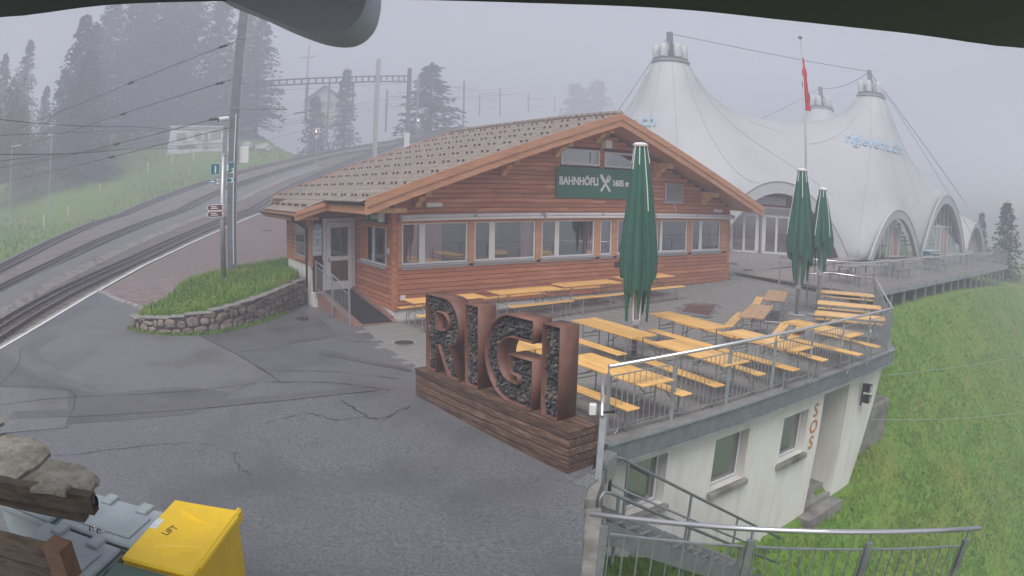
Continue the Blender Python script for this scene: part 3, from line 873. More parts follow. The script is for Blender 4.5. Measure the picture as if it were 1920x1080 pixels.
# ================================================================== RESTAURANT (local frame: x along the front, y to the back)
H = thing('station_restaurant', 'long red wooden chalet restaurant with tiled gable roof beside the platform', 'building', (AX, AY, 0), YAW)
RU, RZ, KL, KR, OV, DEP, EL_, ER_ = 7.2, 6.26, .329, .365, -1.25, 10.3, -1.28, 15.05
def rz_top(u): return RZ - (KL * (RU - u) if u < RU else KR * (u - RU))
BW, BD = 14.4, 9.6
def rect_minus(a, b, holes):
    """1-D interval minus holes"""
    out = [(a, b)]
    for h0, h1 in holes:
        nx = []
        for p, q in out:
            if h1 <= p or h0 >= q: nx.append((p, q)); continue
            if h0 > p: nx.append((p, h0))
            if h1 < q: nx.append((h1, q))
        out = nx
    return [(p, q) for p, q in out if q - p > .04]
# base and inner walls
MB().box(.04, BW - .04, .06, BD, -.6, .27).box(-1.5, .04, 3.28, 6.4, -.6, 1.28).box(-1.5, .04, 3.1, 3.28, -.6, .46).build('foundation', M['plaster'], H)
core = MB()
def wallx(mb, u0, u1, z0, z1, holes, y0, y1):
    us = sorted({u0, u1, *[h[0] for h in holes], *[h[1] for h in holes]})
    for a, b in zip(us[:-1], us[1:]):
        if b <= u0 or a >= u1: continue
        hs = [(h[2], h[3]) for h in holes if h[0] <= a + 1e-6 and h[1] >= b - 1e-6]
        for p, q in rect_minus(z0, z1, hs): mb.box(a, b, y0, y1, p, q)
BAND = (.26, 14.18, 1.50, 2.76)
WA, WBn = (5.70, 7.36, 4.50, 5.08), (7.54, 9.20, 4.49, 5.06)
wallx(core, .04, BW - .04, .27, 3.3, [BAND], .05, .2)
for u0, u1 in ((.04, 5.70), (9.2, BW - .04)):
    core.add([(u0, .05, 3.3), (u1, .05, 3.3), (u1, .05, rz_top(u1) - .33), (u0, .05, rz_top(u0) - .33), (u0, .2, 3.3), (u1, .2, 3.3), (u1, .2, rz_top(u1) - .33), (u0, .2, rz_top(u0) - .33)],
             [(0, 1, 2, 3), (7, 6, 5, 4), (0, 4, 5, 1), (1, 5, 6, 2), (2, 6, 7, 3), (3, 7, 4, 0)])
wallx(core, 5.7, 9.2, 3.3, 5.2, [WA, WBn], .05, .2)
core.add([(5.7, .05, 5.2), (9.2, .05, 5.2), (9.2, .05, rz_top(9.2) - .33), (RU, .05, RZ - .33), (5.7, .05, rz_top(5.7) - .33)], [(0, 1, 2, 3, 4)])
core.box(.04, .2, 3.2, BD, 1.28, 3.3).box(BW - .2, BW - .04, .2, BD, .27, 3.3).box(.04, BW, BD, BD + .15, .27, 3.3)
SW = (.5, 2.68, 1.48, 2.62)                     # side window (v range, z range)
wallx_side = MB()
vs_ = sorted({.05, 3.2, SW[0], SW[1]})
for a, b in zip(vs_[:-1], vs_[1:]):
    for p, q in rect_minus(.27, 3.3, [(SW[2], SW[3])] if a >= SW[0] - 1e-6 and b <= SW[1] + 1e-6 else []):
        core.box(.04, .2, a, b, p, q)
core.build('inner_wall', M['red_dark'], H, fix=True)
inn = MB().box(.3, BW - .3, 8.6, 8.7, .3, 3.1).box(.3, BW - .3, .3, 8.6, .28, .36).box(.3, BW - .3, .3, 8.6, 3.02, 3.1)
for u in (2.5, 5.0, 7.3, 9.7, 11.8):
    inn.box(u - .6, u + .6, 1.2, 2.0, 1.02, 1.06).box(u - .05, u + .05, 1.5, 1.7, .36, 1.02).box(u - .6, u + .6, 2.3, 2.35, .8, 1.35)
inn.build('room', M['interior'], H)
# cladding boards, front
PH = .143
z = .29; k = 0
def board(u0, u1, z0, z1, y0=.0, y1=.05, axis='x', slope=None):
    if axis == 'x':
        if slope:
            u0b, u1b, u0t, u1t = slope
            mb = MB().add([(u0b, y0, z0), (u1b, y0, z0), (u1b, y1, z0), (u0b, y1, z0), (u0t, y0, z1), (u1t, y0, z1), (u1t, y1, z1), (u0t, y1, z1)],
                          [(0, 3, 2, 1), (4, 5, 6, 7), (0, 1, 5, 4), (1, 2, 6, 5), (2, 3, 7, 6), (3, 0, 4, 7)])
        else: mb = MB().box(u0, u1, y0, y1, z0, z1)
    else: mb = MB().box(y0, y1, u0, u1, z0, z1)
    return mb.build('board', M['red_wood'], H)
while z < 5.86:
    z1 = z + PH - .018
    hs = [(h[0], h[1]) for h in (BAND, WA, WBn) if min(z1, h[3]) - max(z, h[2]) > .05]
    lo, hi = .02, BW - .02
    zc = z1 + .34
    if zc > rz_top(lo): lo = RU - (RZ - zc) / KL
    if zc > rz_top(hi): hi = RU + (RZ - zc) / KR
    if hi - lo < .3: break
    for p, q in rect_minus(lo, hi, hs):
        cuts = [p]
        while q - cuts[-1] > 5.4: cuts.append(cuts[-1] + random.uniform(2.6, 4.9))
        cuts.append(q)
        for a, b in zip(cuts[:-1], cuts[1:]):
            board(a + .003, b - .003, z, z1, random.uniform(-.003, .003), .05)
    z += PH
z = .29
while z < 3.1:                                   # side wall of the porch
    z1 = z + PH - .018
    hs = [(SW[0], SW[1])] if min(z1, SW[3]) - max(z, SW[2]) > .05 else []
    for p, q in rect_minus(.02, 3.18, hs): board(p, q, z, z1, random.uniform(-.003, .003), .04, 'y')
    z += PH
for z in np.arange(1.30, 3.1, PH):               # porch left wall beyond the door plane
    hs = [(3.75, 5.1)] if 1.55 < z < 2.6 else []
    for p, q in rect_minus(3.22, 6.4, hs): board(p, q, z, z + PH - .018, -1.53, -1.49, 'y')
    z1 = z + PH - .018
for z in np.arange(2.84, 3.15, PH): board(-1.46, -.02, z, z + PH - .018, 3.2, 3.24)
MB().box(-1.46, .1, 3.24, 3.36, .46, 3.2).box(-1.49, -1.42, 3.3, 6.4, 1.28, 3.1).build('porch_wall', M['red_dark'], H)
# corner posts
for u0, u1, y0, y1, z0, z1 in ((-.012, .14, -.012, .14, .27, 3.12), (BW - .14, BW + .012, -.012, .14, .27, 3.02), (-1.56, -1.44, 3.17, 3.3, 1.27, 3.0), (-1.56, -1.46, 6.3, 6.42, 1.27, 3.0)):
    MB().cbox(u0, u1, y0, y1, z0, z1).build('corner_post', M['honey_wood' if u0 < -1 else 'red_wood'], H)
# window band
def window(u0, u1, z0, z1, mull=None, y=.02, nm='window', curt=None, frame=.055, depth=.07):
    w = MB()
    w.cbox(u0, u1, y, y + depth, z1 - frame, z1, .006).cbox(u0, u1, y, y + depth, z0, z0 + frame, .006)
    w.cbox(u0, u0 + frame, y + .001, y + depth - .001, z0 + frame, z1 - frame, .006).cbox(u1 - frame, u1, y + .001, y + depth - .001, z0 + frame, z1 - frame, .006)
    panes = [(u0 + frame, u1 - frame)]
    if mull is not None:
        m0, m1 = mull
        w.cbox(m0, m1, y + .002, y + depth - .002, z0 + frame, z1 - frame, .006)
        panes = [(u0 + frame, m0), (m1, u1 - frame)]
    o = w.build(nm, M['white_frame'], H)
    for a, b in panes: MB().box(a, b, y + .03, y + .042, z0 + frame, z1 - frame).build('pane', M['glass'], o)
    for a, b in (curt or []):
        c = MB(); n = max(4, int((b - a) / .05))
        for i in range(n + 1):
            x = a + (b - a) * i / n; yy = y + .12 + .03 * math.sin(i * 2.1) + .012 * math.sin(i * .9)
            c.v += [(x, yy, z0 + .02), (x, yy, z1 - .03)]
        c.f = [(2 * i, 2 * i + 2, 2 * i + 3, 2 * i + 1) for i in range(n)]
        c.build('curtain', M['curtain'], o, smooth=True)
    return o
WINS = [(.28, 2.40, (.83, 1.02), [(.34, .83), (1.03, 1.60)]), (2.62, 4.80, (3.14, 3.34), [(4.32, 4.76)]), (5.03, 7.18, (5.56, 5.73), [(6.85, 7.13)]), (7.43, 7.95, None, []),
        (8.20, 9.90, (8.72, 8.88), []), (10.14, 11.76, (10.30, 10.42), []), (12.04, 13.78, (12.49, 12.65), [(13.3, 13.7)])]
zs = 1.545
for u0, u1, mu, cu in WINS:
    o = window(u0, u1, zs, 2.74, mu, curt=cu)
    MB().cbox(u0 - .02, u1 + .02, -.10, .03, zs - .05, zs - .006, .008).cbox(u0 - .02, u1 + .02, -.045, .02, zs - .13, zs - .055, .006).build('sill', M['grey_frame'], o)
ends = [(.0 + .16, .275)] + [(WINS[i][1] + .005, WINS[i + 1][0] - .005) for i in range(len(WINS) - 1)] + [(13.79, 14.24)]
for a, b in ends:
    MB().cbox(a, b, -.015, .12, 1.50, 2.77, .01).build('window_post', M['honey_wood'], H)
o = window(5.72, 7.34, 4.52, 5.06, y=-.03, frame=.07); MB().cbox(6.94, 7.0, -.04, .02, 4.6, 4.98, .006).cbox(5.80, 6.94, -.04, -.005, 4.59, 4.63, .006).build('sash', M['white_frame'], o)
o = window(7.56, 9.18, 4.51, 5.04, y=-.03, frame=.07)
MB().box(5.75, 7.3, .25, .27, 4.5, 5.1).box(7.6, 9.15, .25, .27, 4.5, 5.1).build('blind', M['curtain_pale'], H)
# side window
o = MB()
v0, v1, z0, z1 = SW
for a, b, c, d in ((v0, v1, z1 - .06, z1), (v0, v1, z0, z0 + .06), (v0, v0 + .06, z0 + .06, z1 - .06), (v1 - .06, v1, z0 + .06, z1 - .06), (1.48, 1.62, z0 + .06, z1 - .06)): o.cbox(.0, .07, a, b, c, d, .006)
o = o.build('window', M['white_frame'], H)
for a, b in ((v0 + .06, 1.48), (1.62, v1 - .06)): MB().box(.03, .042, a, b, z0 + .06, z1 - .06).build('pane', M['glass_dark'], o)
MB().cbox(-.10, .03, v0 - .03, v1 + .03, z0 - .07, z0 - .005, .01).build('sill', M['grey_frame'], o)
for k in range(3): MB().cbox(-.012, .0, 1.95 + k * .24, 2.17 + k * .24, z0 + .07, z1 - .07).build('shutter_board', M['red_wood'], o)
o = MB().cbox(-1.56, -1.5, 3.75, 5.1, 1.5, 2.55).build('window', M['grey_frame'], H); MB().box(-1.566, -1.562, 3.83, 5.02, 1.58, 2.48).build('pane', M['glass_dark'], o)
MB().cbox(-1.64, -1.5, 3.7, 5.15, 1.42, 1.49).build('sill', M['honey_wood'], o)
# door
d = MB().cbox(-1.14, -1.03, 3.10, 3.22, .50, 2.80).cbox(-.13, -.02, 3.10, 3.22, .50, 2.80).cbox(-1.03, -.13, 3.10, 3.22, 2.68, 2.80).build('door', M['white_frame'], H)
leaf = MB()
for a, b, c, e in ((-1.02, -.88, .52, 2.67), (-.28, -.14, .52, 2.67), (-.88, -.28, 2.50, 2.67), (-.88, -.28, 1.44, 1.58), (-.88, -.28, .52, .78)): leaf.cbox(a, b, 3.06, 3.14, c, e, .008)
leaf.build('leaf', M['white_frame'], d)
MB().box(-.88, -.28, 3.095, 3.105, 1.58, 2.50).build('pane', M['glass_dark'], d); MB().box(-.88, -.28, 3.095, 3.105, .78, 1.44).build('pane', M['glass_dark'], d)
MB().tube([(-.97, 3.05, 1.42), (-.97, 2.99, 1.42), (-.97, 2.99, 1.56)], .014, 6).build('handle', M['black_metal'], d)
# ramp with mat
rp = MB().add([(-1.35, 3.2, .46), (-.0, 3.2, .46), (-.0, -.35, .02), (-1.35, -.35, .02), (-1.35, 3.2, -.2), (0, 3.2, -.2), (0, -.35, -.2), (-1.35, -.35, -.2)],
              [(3, 2, 1, 0), (4, 5, 6, 7), (0, 1, 5, 4), (1, 2, 6, 5), (2, 3, 7, 6), (3, 0, 4, 7)]).build('ramp', M['ramp_red'], H, fix=True)
MB().add([(-1.06, 3.1, .455), (-.16, 3.1, .455), (-.16, -.3, .034), (-1.06, -.3, .034), (-1.06, 3.1, .465), (-.16, 3.1, .465), (-.16, -.3, .044), (-1.06, -.3, .044)],
         [(3, 2, 1, 0), (4, 5, 6, 7), (0, 1, 5, 4), (1, 2, 6, 5), (2, 3, 7, 6), (3, 0, 4, 7)]).build('doormat', M['mat_black'], rp, fix=True)
MB().add([(-.14, .0, .02), (.0, .0, .02), (.0, 3.1, .48), (-.14, 3.1, .48), (-.14, 0, .12), (0, 0, .12), (0, 3.1, .58), (-.14, 3.1, .58)],
         [(0, 3, 2, 1), (4, 5, 6, 7), (0, 1, 5, 4), (1, 2, 6, 5), (2, 3, 7, 6), (3, 0, 4, 7)]).build('kerb', M['ramp_red'], rp, fix=True)
# awnings
for a, b in ((.14, 4.95), (4.99, 9.75), (9.79, 14.42)):
    o = MB().cbox(a, b, -.16, -.02, 2.86, 2.97, .03).build('awning', M['white_frame'], H)
    MB().cbox(a + .05, b - .05, -.30, -.22, 2.80, 2.87, .02).build('front_bar', M['white_frame'], o)
    MB().box(a, a + .05, -.24, -.02, 2.79, 2.96).box(b - .05, b, -.24, -.02, 2.79, 2.96).box((a + b) / 2 - .03, (a + b) / 2 + .03, -.24, -.02, 2.79, 2.95).each('bracket', M['grey_frame'], o)
    MB().tube([(a + .3, -.19, 2.84), (a + 1.9, -.23, 2.83)], .022, 6).tube([(b - .3, -.19, 2.84), (b - 1.9, -.23, 2.83)], .022, 6).each('arm', M['stainless'], o)
# roof deck, barge boards, purlins
TH = .20
deck = MB()
for ue, k in ((EL_, KL), (ER_, KR)):
    zt0, zt1 = RZ - .06, RZ - .06 - k * abs(ue - RU)
    P = [(RU, OV, zt0), (ue, OV, zt1), (ue, DEP, zt1), (RU, DEP, zt0)]
    deck.add([(x, y, z) for x, y, z in P] + [(x, y, z - TH) for x, y, z in P], [(0, 1, 2, 3), (7, 6, 5, 4), (0, 4, 5, 1), (1, 5, 6, 2), (2, 6, 7, 3), (3, 7, 4, 0)])
PU = -2.35
zp0, zp1 = RZ - .07 - KL * (RU - EL_ + .1), RZ - .07 - KL * (RU - PU)
P = [(EL_ + .1, 2.0, zp0), (PU, 2.0, zp1), (PU, 6.9, zp1), (EL_ + .1, 6.9, zp0)]
deck.add([(x, y, z) for x, y, z in P] + [(x, y, z - .14) for x, y, z in P], [(0, 1, 2, 3), (7, 6, 5, 4), (0, 4, 5, 1), (1, 5, 6, 2), (2, 6, 7, 3), (3, 7, 4, 0)])
roof = deck.build('roof', M['honey_wood'], H, fix=True)
def barge(p, q, y0, y1, h0, h1, m='honey_wood'):
    """board on the rake from p=(u,z) to q=(u,z), hanging h0..h1 below the line"""
    (u0, z0), (u1, z1) = p, q
    return MB().add([(u0, y0, z0 - h1), (u1, y0, z1 - h1), (u1, y1, z1 - h1), (u0, y1, z0 - h1), (u0, y0, z0 - h0), (u1, y0, z1 - h0), (u1, y1, z1 - h0), (u0, y1, z0 - h0)],
                    [(0, 3, 2, 1), (4, 5, 6, 7), (0, 1, 5, 4), (1, 2, 6, 5), (2, 3, 7, 6), (3, 0, 4, 7)]).build('barge_board', M[m], roof, fix=True)
for ue, k in ((EL_, KL), (ER_, KR)):
    pe = (ue, RZ - k * abs(ue - RU)); pr = (RU, RZ)
    barge(pr, pe, OV - .045, OV - .003, .0, .22); barge(pr, pe, OV - .012, OV + .03, .225, .43); barge(pr, pe, DEP + .003, DEP + .045, .0, .36)
barge((EL_ + .1, zp0 + .04), (PU, zp1 + .04), 1.955, 1.998, .0, .13); barge((EL_ + .1, zp0 + .04), (PU, zp1 + .04), 1.99, 2.03, .135, .27)
MB().box(EL_ - .03, EL_ + .01, OV - .01, 2.0, RZ - KL * (RU - EL_) - .40, RZ - KL * (RU - EL_) - .05).build('eave_board', M['honey_wood'], roof)
MB().box(PU - .03, PU + .01, 2.0, 6.9, zp1 - .22, zp1 - .02).build('eave_board', M['honey_wood'], roof)
for v in np.arange(-.9, 2.0, .55): MB().box(EL_ + .02, .0, v - .05, v + .05, RZ - KL * (RU - EL_) - .40, RZ - KL * (RU - EL_) - .28).build('rafter_end', M['corbel_wood'], roof)
for v in np.arange(2.4, 6.8, .6): MB().cbox(PU + .02, -1.5, v - .05, v + .05, zp1 - .26, zp1 - .16).build('rafter_end', M['corbel_wood'], roof)
for u in (.72, 3.55, 5.52, 7.2, 10.0, 12.6):      # purlin ends carried on the wall
    zt_ = rz_top(u) - .46
    c = MB().prism([(-.80, zt_), (0, zt_), (0, zt_ - .50), (-.08, zt_ - .50), (-.20, zt_ - .36), (-.34, zt_ - .30), (-.44, zt_ - .19), (-.80, zt_ - .18)], u - .09, u + .09, axis='x')
    c.build('corbel', M['corbel_wood'], H, fix=True)
# gutters
for (ue, z, v0, v1) in ((EL_ - .09, RZ - KL * (RU - EL_) - .10, OV, 2.0), (PU - .09, zp1 - .06, 2.0, 6.9)):
    g = MB(); n = 7
    for v in (v0, v1):
        for k in range(n): a = math.pi + math.pi * k / (n - 1); g.v.append((ue + .08 * math.cos(a), v, z + .08 * math.sin(a)))
    g.f = [(k, k + 1, n + k + 1, n + k) for k in range(n - 1)]
    g.build('gutter', M['black_metal'], roof)
MB().tube([(PU - .09, 2.1, zp1 - .1), (PU - .05, 2.2, zp1 - .22), (-1.66, 3.2, zp1 - .55), (-1.64, 3.32, zp1 - .7), (-1.64, 3.34, .6)], .04, 8).build('downpipe', M['black_metal'], H)
# tiles
TW, TL = .305, .335
def tile_mesh(sl, sgn):
    """pantile lying on a slope; x down the slope, y along the eave, z up, already tilted"""
    prof = [(-.15, .012), (-.09, .030), (-.03, .034), (.04, .022), (.10, .010), (.15, .012)]
    vs = []
    for x, dz in ((-.03, .0), (TL + .05, .012)):
        vs += [(x, y, z + dz) for y, z in prof]
    n = len(prof)
    vs += [(TL + .05, y, z - .004) for y, z in prof]
    fs = [(i, i + 1, n + i + 1, n + i) for i in range(n - 1)] + [(n + i, n + i + 1, 2 * n + i + 1, 2 * n + i) for i in range(n - 1)]
    a = math.atan(sl); ca, sa = math.cos(a), math.sin(a)
    return [(sgn * (x * ca), y, z - x * sa) if False else (sgn * (x * ca + z * sa), y, -x * sa + z * ca) for x, y, z in vs], fs
tv, tf = tile_mesh(KL, -1)
tme = MB().add(tv, tf).mesh('tile'); tme.materials.append(M['tile'])
cosl = math.cos(math.atan(KL))
pos = []
nrow = int((RU - EL_) / (TL * cosl)) + 1
for r in range(nrow):
    u = RU - r * TL * cosl
    if u - TL * cosl < EL_ - .12: break
    for c in range(int((DEP - OV) / TW)): pos.append((u, OV + .16 + c * TW, RZ - .05 - KL * (RU - u), r, c))
for r in range(nrow - 1, nrow + 3):
    u = RU - r * TL * cosl
    if u - TL * cosl < PU - .12: break
    for c in range(int((6.9 - 2.0) / TW)): pos.append((u, 2.16 + c * TW, RZ - .055 - KL * (RU - u), r, c))
camu, camv = toUV(0, 0)
pos.sort(key=lambda p: (p[0] - camu) ** 2 + (p[1] - camv) ** 2)
for p in pos[:300]: link('tile', tme, None, roof, loc=p[:3])
def joined(name, items, vs, fs, m, parent):
    V = np.array(vs); P_ = np.array([i[:3] for i in items])
    A_ = (P_[:, None, :] + V[None]).reshape(-1, 3)
    F = (np.arange(len(items))[:, None, None] * len(vs) + np.array(fs)[None]).ravel()
    o = link(name, np_mesh(name, A_, F, 4), m, parent); o['kind'] = 'stuff'; return o
joined('tile_field', pos[300:], tv, tf, M['tile'], roof)
tv2, tf2 = tile_mesh(KR, 1)
cosr = math.cos(math.atan(KR))
joined('tile_field', [(RU + r * TL * cosr, OV + .16 + c * TW, RZ - .05 - KR * r * TL * cosr) for r in range(int((ER_ - RU) / (TL * cosr))) for c in range(int((DEP - OV) / TW))], tv2, tf2, M['tile'], roof)
sg = MB()
for r in range(2, nrow, 3):
    u = RU - r * TL * cosl; z = RZ + .02 - KL * (RU - u)
    for c in range(int((DEP - OV) / TW)):
        if (c + (r // 3)) % 3 != 2: y = OV + .16 + c * TW; sg.box(u - .04, u + .02, y - .024, y + .024, z - .05, z + .030)
for c in range(int((6.9 - 2.0) / TW)):
    if c % 3 != 2: y = 2.16 + c * TW; u = PU + .35; z = RZ - KL * (RU - u); sg.box(u - .05, u + .03, y - .035, y + .035, z - .04, z + .055)
o = sg.build('snow_guards', M['guard'], roof); o['kind'] = 'stuff'
for v in np.arange(OV, DEP, .33):
    MB().tube([(RU, v, RZ + .015), (RU, v + .36, RZ + .025)], .085, 8).build('ridge_tile', M['tile'], roof, smooth=True)
# wall fittings
o = MB().cbox(10.46, 11.44, -.04, -.004, 3.34, 4.08).build('vent', M['grey_frame'], H)
for k in range(13): MB().add([(10.54, -.075, 3.42 + k * .048), (11.36, -.075, 3.42 + k * .048), (11.36, -.044, 3.455 + k * .048), (10.54, -.044, 3.455 + k * .048)], [(0, 1, 2, 3)]).build('slat', M['grey_frame'], o)
MB().tube([(11.0, -.02, 3.33), (11.0, -.03, 3.2), (11.08, -.02, 3.0)], .015, 5).build('cable', M['white_frame'], H)
MB().cbox(7.33, 7.62, -.34, -.05, 5.14, 5.42, .02).build('floodlight', M['lamp_white'], H)
MB().cbox(.98, 1.5, -.14, -.02, 3.17, 3.31, .03).build('lamp', M['lamp_white'], H)
MB().cbox(13.2, 13.75, -.14, -.02, 3.06, 3.18, .03).build('lamp', M['lamp_white'], H)
MB().cbox(.22, .38, -.03, -.005, .55, .70).build('socket_box', M['lamp_white'], H)
MB().cbox(8.08, 8.3, -.03, -.005, 1.1, 1.3).build('notice', M['black_metal'], H)
MB().cbox(-.035, -.005, .22, .34, 1.86, 2.02).build('switch_box', M['lamp_white'], H)
nb = MB().cbox(-1.47, -1.17, 3.08, 3.19, 1.62, 2.48).prism([(-1.47, 2.48), (-1.17, 2.48), (-1.22, 2.60), (-1.32, 2.645), (-1.42, 2.60)], 3.08, 3.19, axis='y').build('notice_board', M['board_blue'], H, fix=True)
for r in range(5):
    for c in range(3):
        if (r, c) == (2, 1): continue
        x, z = -1.455 + c * .092, 1.67 + r * .165
        MB().box(x, x + .08, 3.070, 3.076, z, z + .12).build('notice_sheet', M['paper'], nb)
MB().cbox(-1.45, -1.17, 3.02, 3.19, 1.22, 1.5).build('letter_box', M['black_metal'], H)
# ---- signs on the building
def flat_text(parent, txt, size, x, y, z, m, nm='lettering', bold=.012, space=1.0, wscale=1.0, align='CENTER'):
    me = text_mesh(txt, size, .006, align, space, bold)
    me.transform(Matrix.Scale(wscale, 4, (1, 0, 0)))
    me.transform(Matrix.Rotation(math.pi / 2, 4, 'X'))
    me.transform(Matrix.Translation((x, y, z)))
    return link(nm, me, m, parent)
sg_ = thing('restaurant_sign', 'large green sign reading BAHNHÖFLI 1605 m on the red gable', 'sign', B(5.52, -.04, 3.45), YAW)
MB().cbox(0, 3.26, -.035, .0, 0, 1.0, .004).build('panel', M['sign_green'], sg_)
flat_text(sg_, 'BAHNHÖFLI', .36, .90, -.044, .54, M['sign_white'], wscale=.82, bold=.013)
flat_text(sg_, '1605 m', .29, 2.72, -.044, .52, M['sign_white'], wscale=.9, bold=.011)
em = MB()
def bar2(x0, z0, x1, z1, w): em.bar((x0, -.044, z0), (x1, -.044, z1), .014, w, up=(0, 1, 0)) if False else em.add(*_bar2(x0, z0, x1, z1, w))
def _bar2(x0, z0, x1, z1, w):
    dx, dz = x1 - x0, z1 - z0; L_ = math.hypot(dx, dz); nx, nz = -dz / L_ * w / 2, dx / L_ * w / 2
    pts = [(x0 + nx, z0 + nz), (x0 - nx, z0 - nz), (x1 - nx, z1 - nz), (x1 + nx, z1 + nz)]
    return [(x, -.050, z) for x, z in pts] + [(x, -.036, z) for x, z in pts], [(0, 1, 2, 3), (7, 6, 5, 4), (0, 4, 5, 1), (1, 5, 6, 2), (2, 6, 7, 3), (3, 7, 4, 0)]
bar2(1.80, .80, 1.98, .56, .11); bar2(1.98, .56, 2.22, .24, .075)          # knife
bar2(1.82, .24, 2.10, .60, .075)                                          # fork handle
for k in (-1, 0, 1): bar2(2.12 + k * .052, .62 - k * .04, 2.21 + k * .052, .76 - k * .04, .03)
bar2(2.05, .655, 2.19, .565, .07)
em.build('emblem', M['sign_white'], sg_, fix=True)
s2 = thing('service_sign', 'small dark green self-service sign above the porch side window', 'sign', B(-.05, .42, 2.72), YAW - math.pi / 2)
MB().cbox(-1.6, .0, -.03, .0, .0, .30, .004).build('panel', M['sign_green'], s2)
flat_text(s2, 'SELF SERVICE', .16, -.72, -.036, .15, M['sign_white'], wscale=.8, bold=.004)
MB().cbox(-1.5, -1.46, -.045, -.03, .1, .24).cbox(-1.5, -1.40, -.045, -.03, .06, .10).build('emblem', M['sign_white'], s2)
MB().cbox(-.14, .04, -.2, -.03, .04, .36, .03).build('lamp', M['lamp_white'], s2)
# ---- ramp railing
rr = thing('ramp_railing', 'short galvanised railing with mesh panel beside the porch ramp', 'railing', B(-1.42, 1.5, .1), YAW)
def rl(v, z): return (0, v - 1.5, z - .1)
MB().tube([rl(3.1, 1.50), rl(-.3, 1.02)], .024, 8).build('handrail', M['stainless'], rr)
for v, z0, z1 in ((3.0, .3, 1.48), (1.3, .05, 1.25), (-.25, -.1, 1.03)): MB().bar(rl(v, z0), rl(v, z1), .045).build('post', M['galv'], rr)
MB().bar(rl(2.95, 1.32), rl(-.2, .88), .03).bar(rl(2.95, .62), rl(-.2, .18), .03).each('frame_rail', M['galv'], rr)
for k in range(24):
    v = 2.9 - k * .13; t = (2.95 - v) / 3.15; z0, z1 = .62 - .44 * t, 1.32 - .44 * t
    MB().bar(rl(v, z0), rl(v, z1), .010).build('baluster', M['galv'], rr)
# ---- wall joining restaurant and tent, with a folded white parasol
cw = thing('link_wall', 'plain brown wall with dark gap between the restaurant and tent', 'wall', B(14.5, 7.2, .3), YAW)
MB().box(0, 4.6, 0, .2, -.5, 3.0).build('panel', M['red_wall'], cw); MB().box(.05, 1.5, -.05, 0, 0, 2.3).build('dark_door', M['galv_dark'], cw)
pr = thing('folded_parasol', 'slim folded white parasol standing by the link wall', 'parasol', B(16.4, 5.6, .42), YAW)
MB().lathe([(.05, .25), (.17, .3), (.15, .9), (.10, 1.6), (.05, 2.2), (.02, 2.4)], 10).build('canopy', M['umbrella_trim'], pr, smooth=True)
MB().lathe([(.26, 0), (.26, .06), (.04, .09), (.03, .28)], 12).build('foot', M['concrete'], pr)
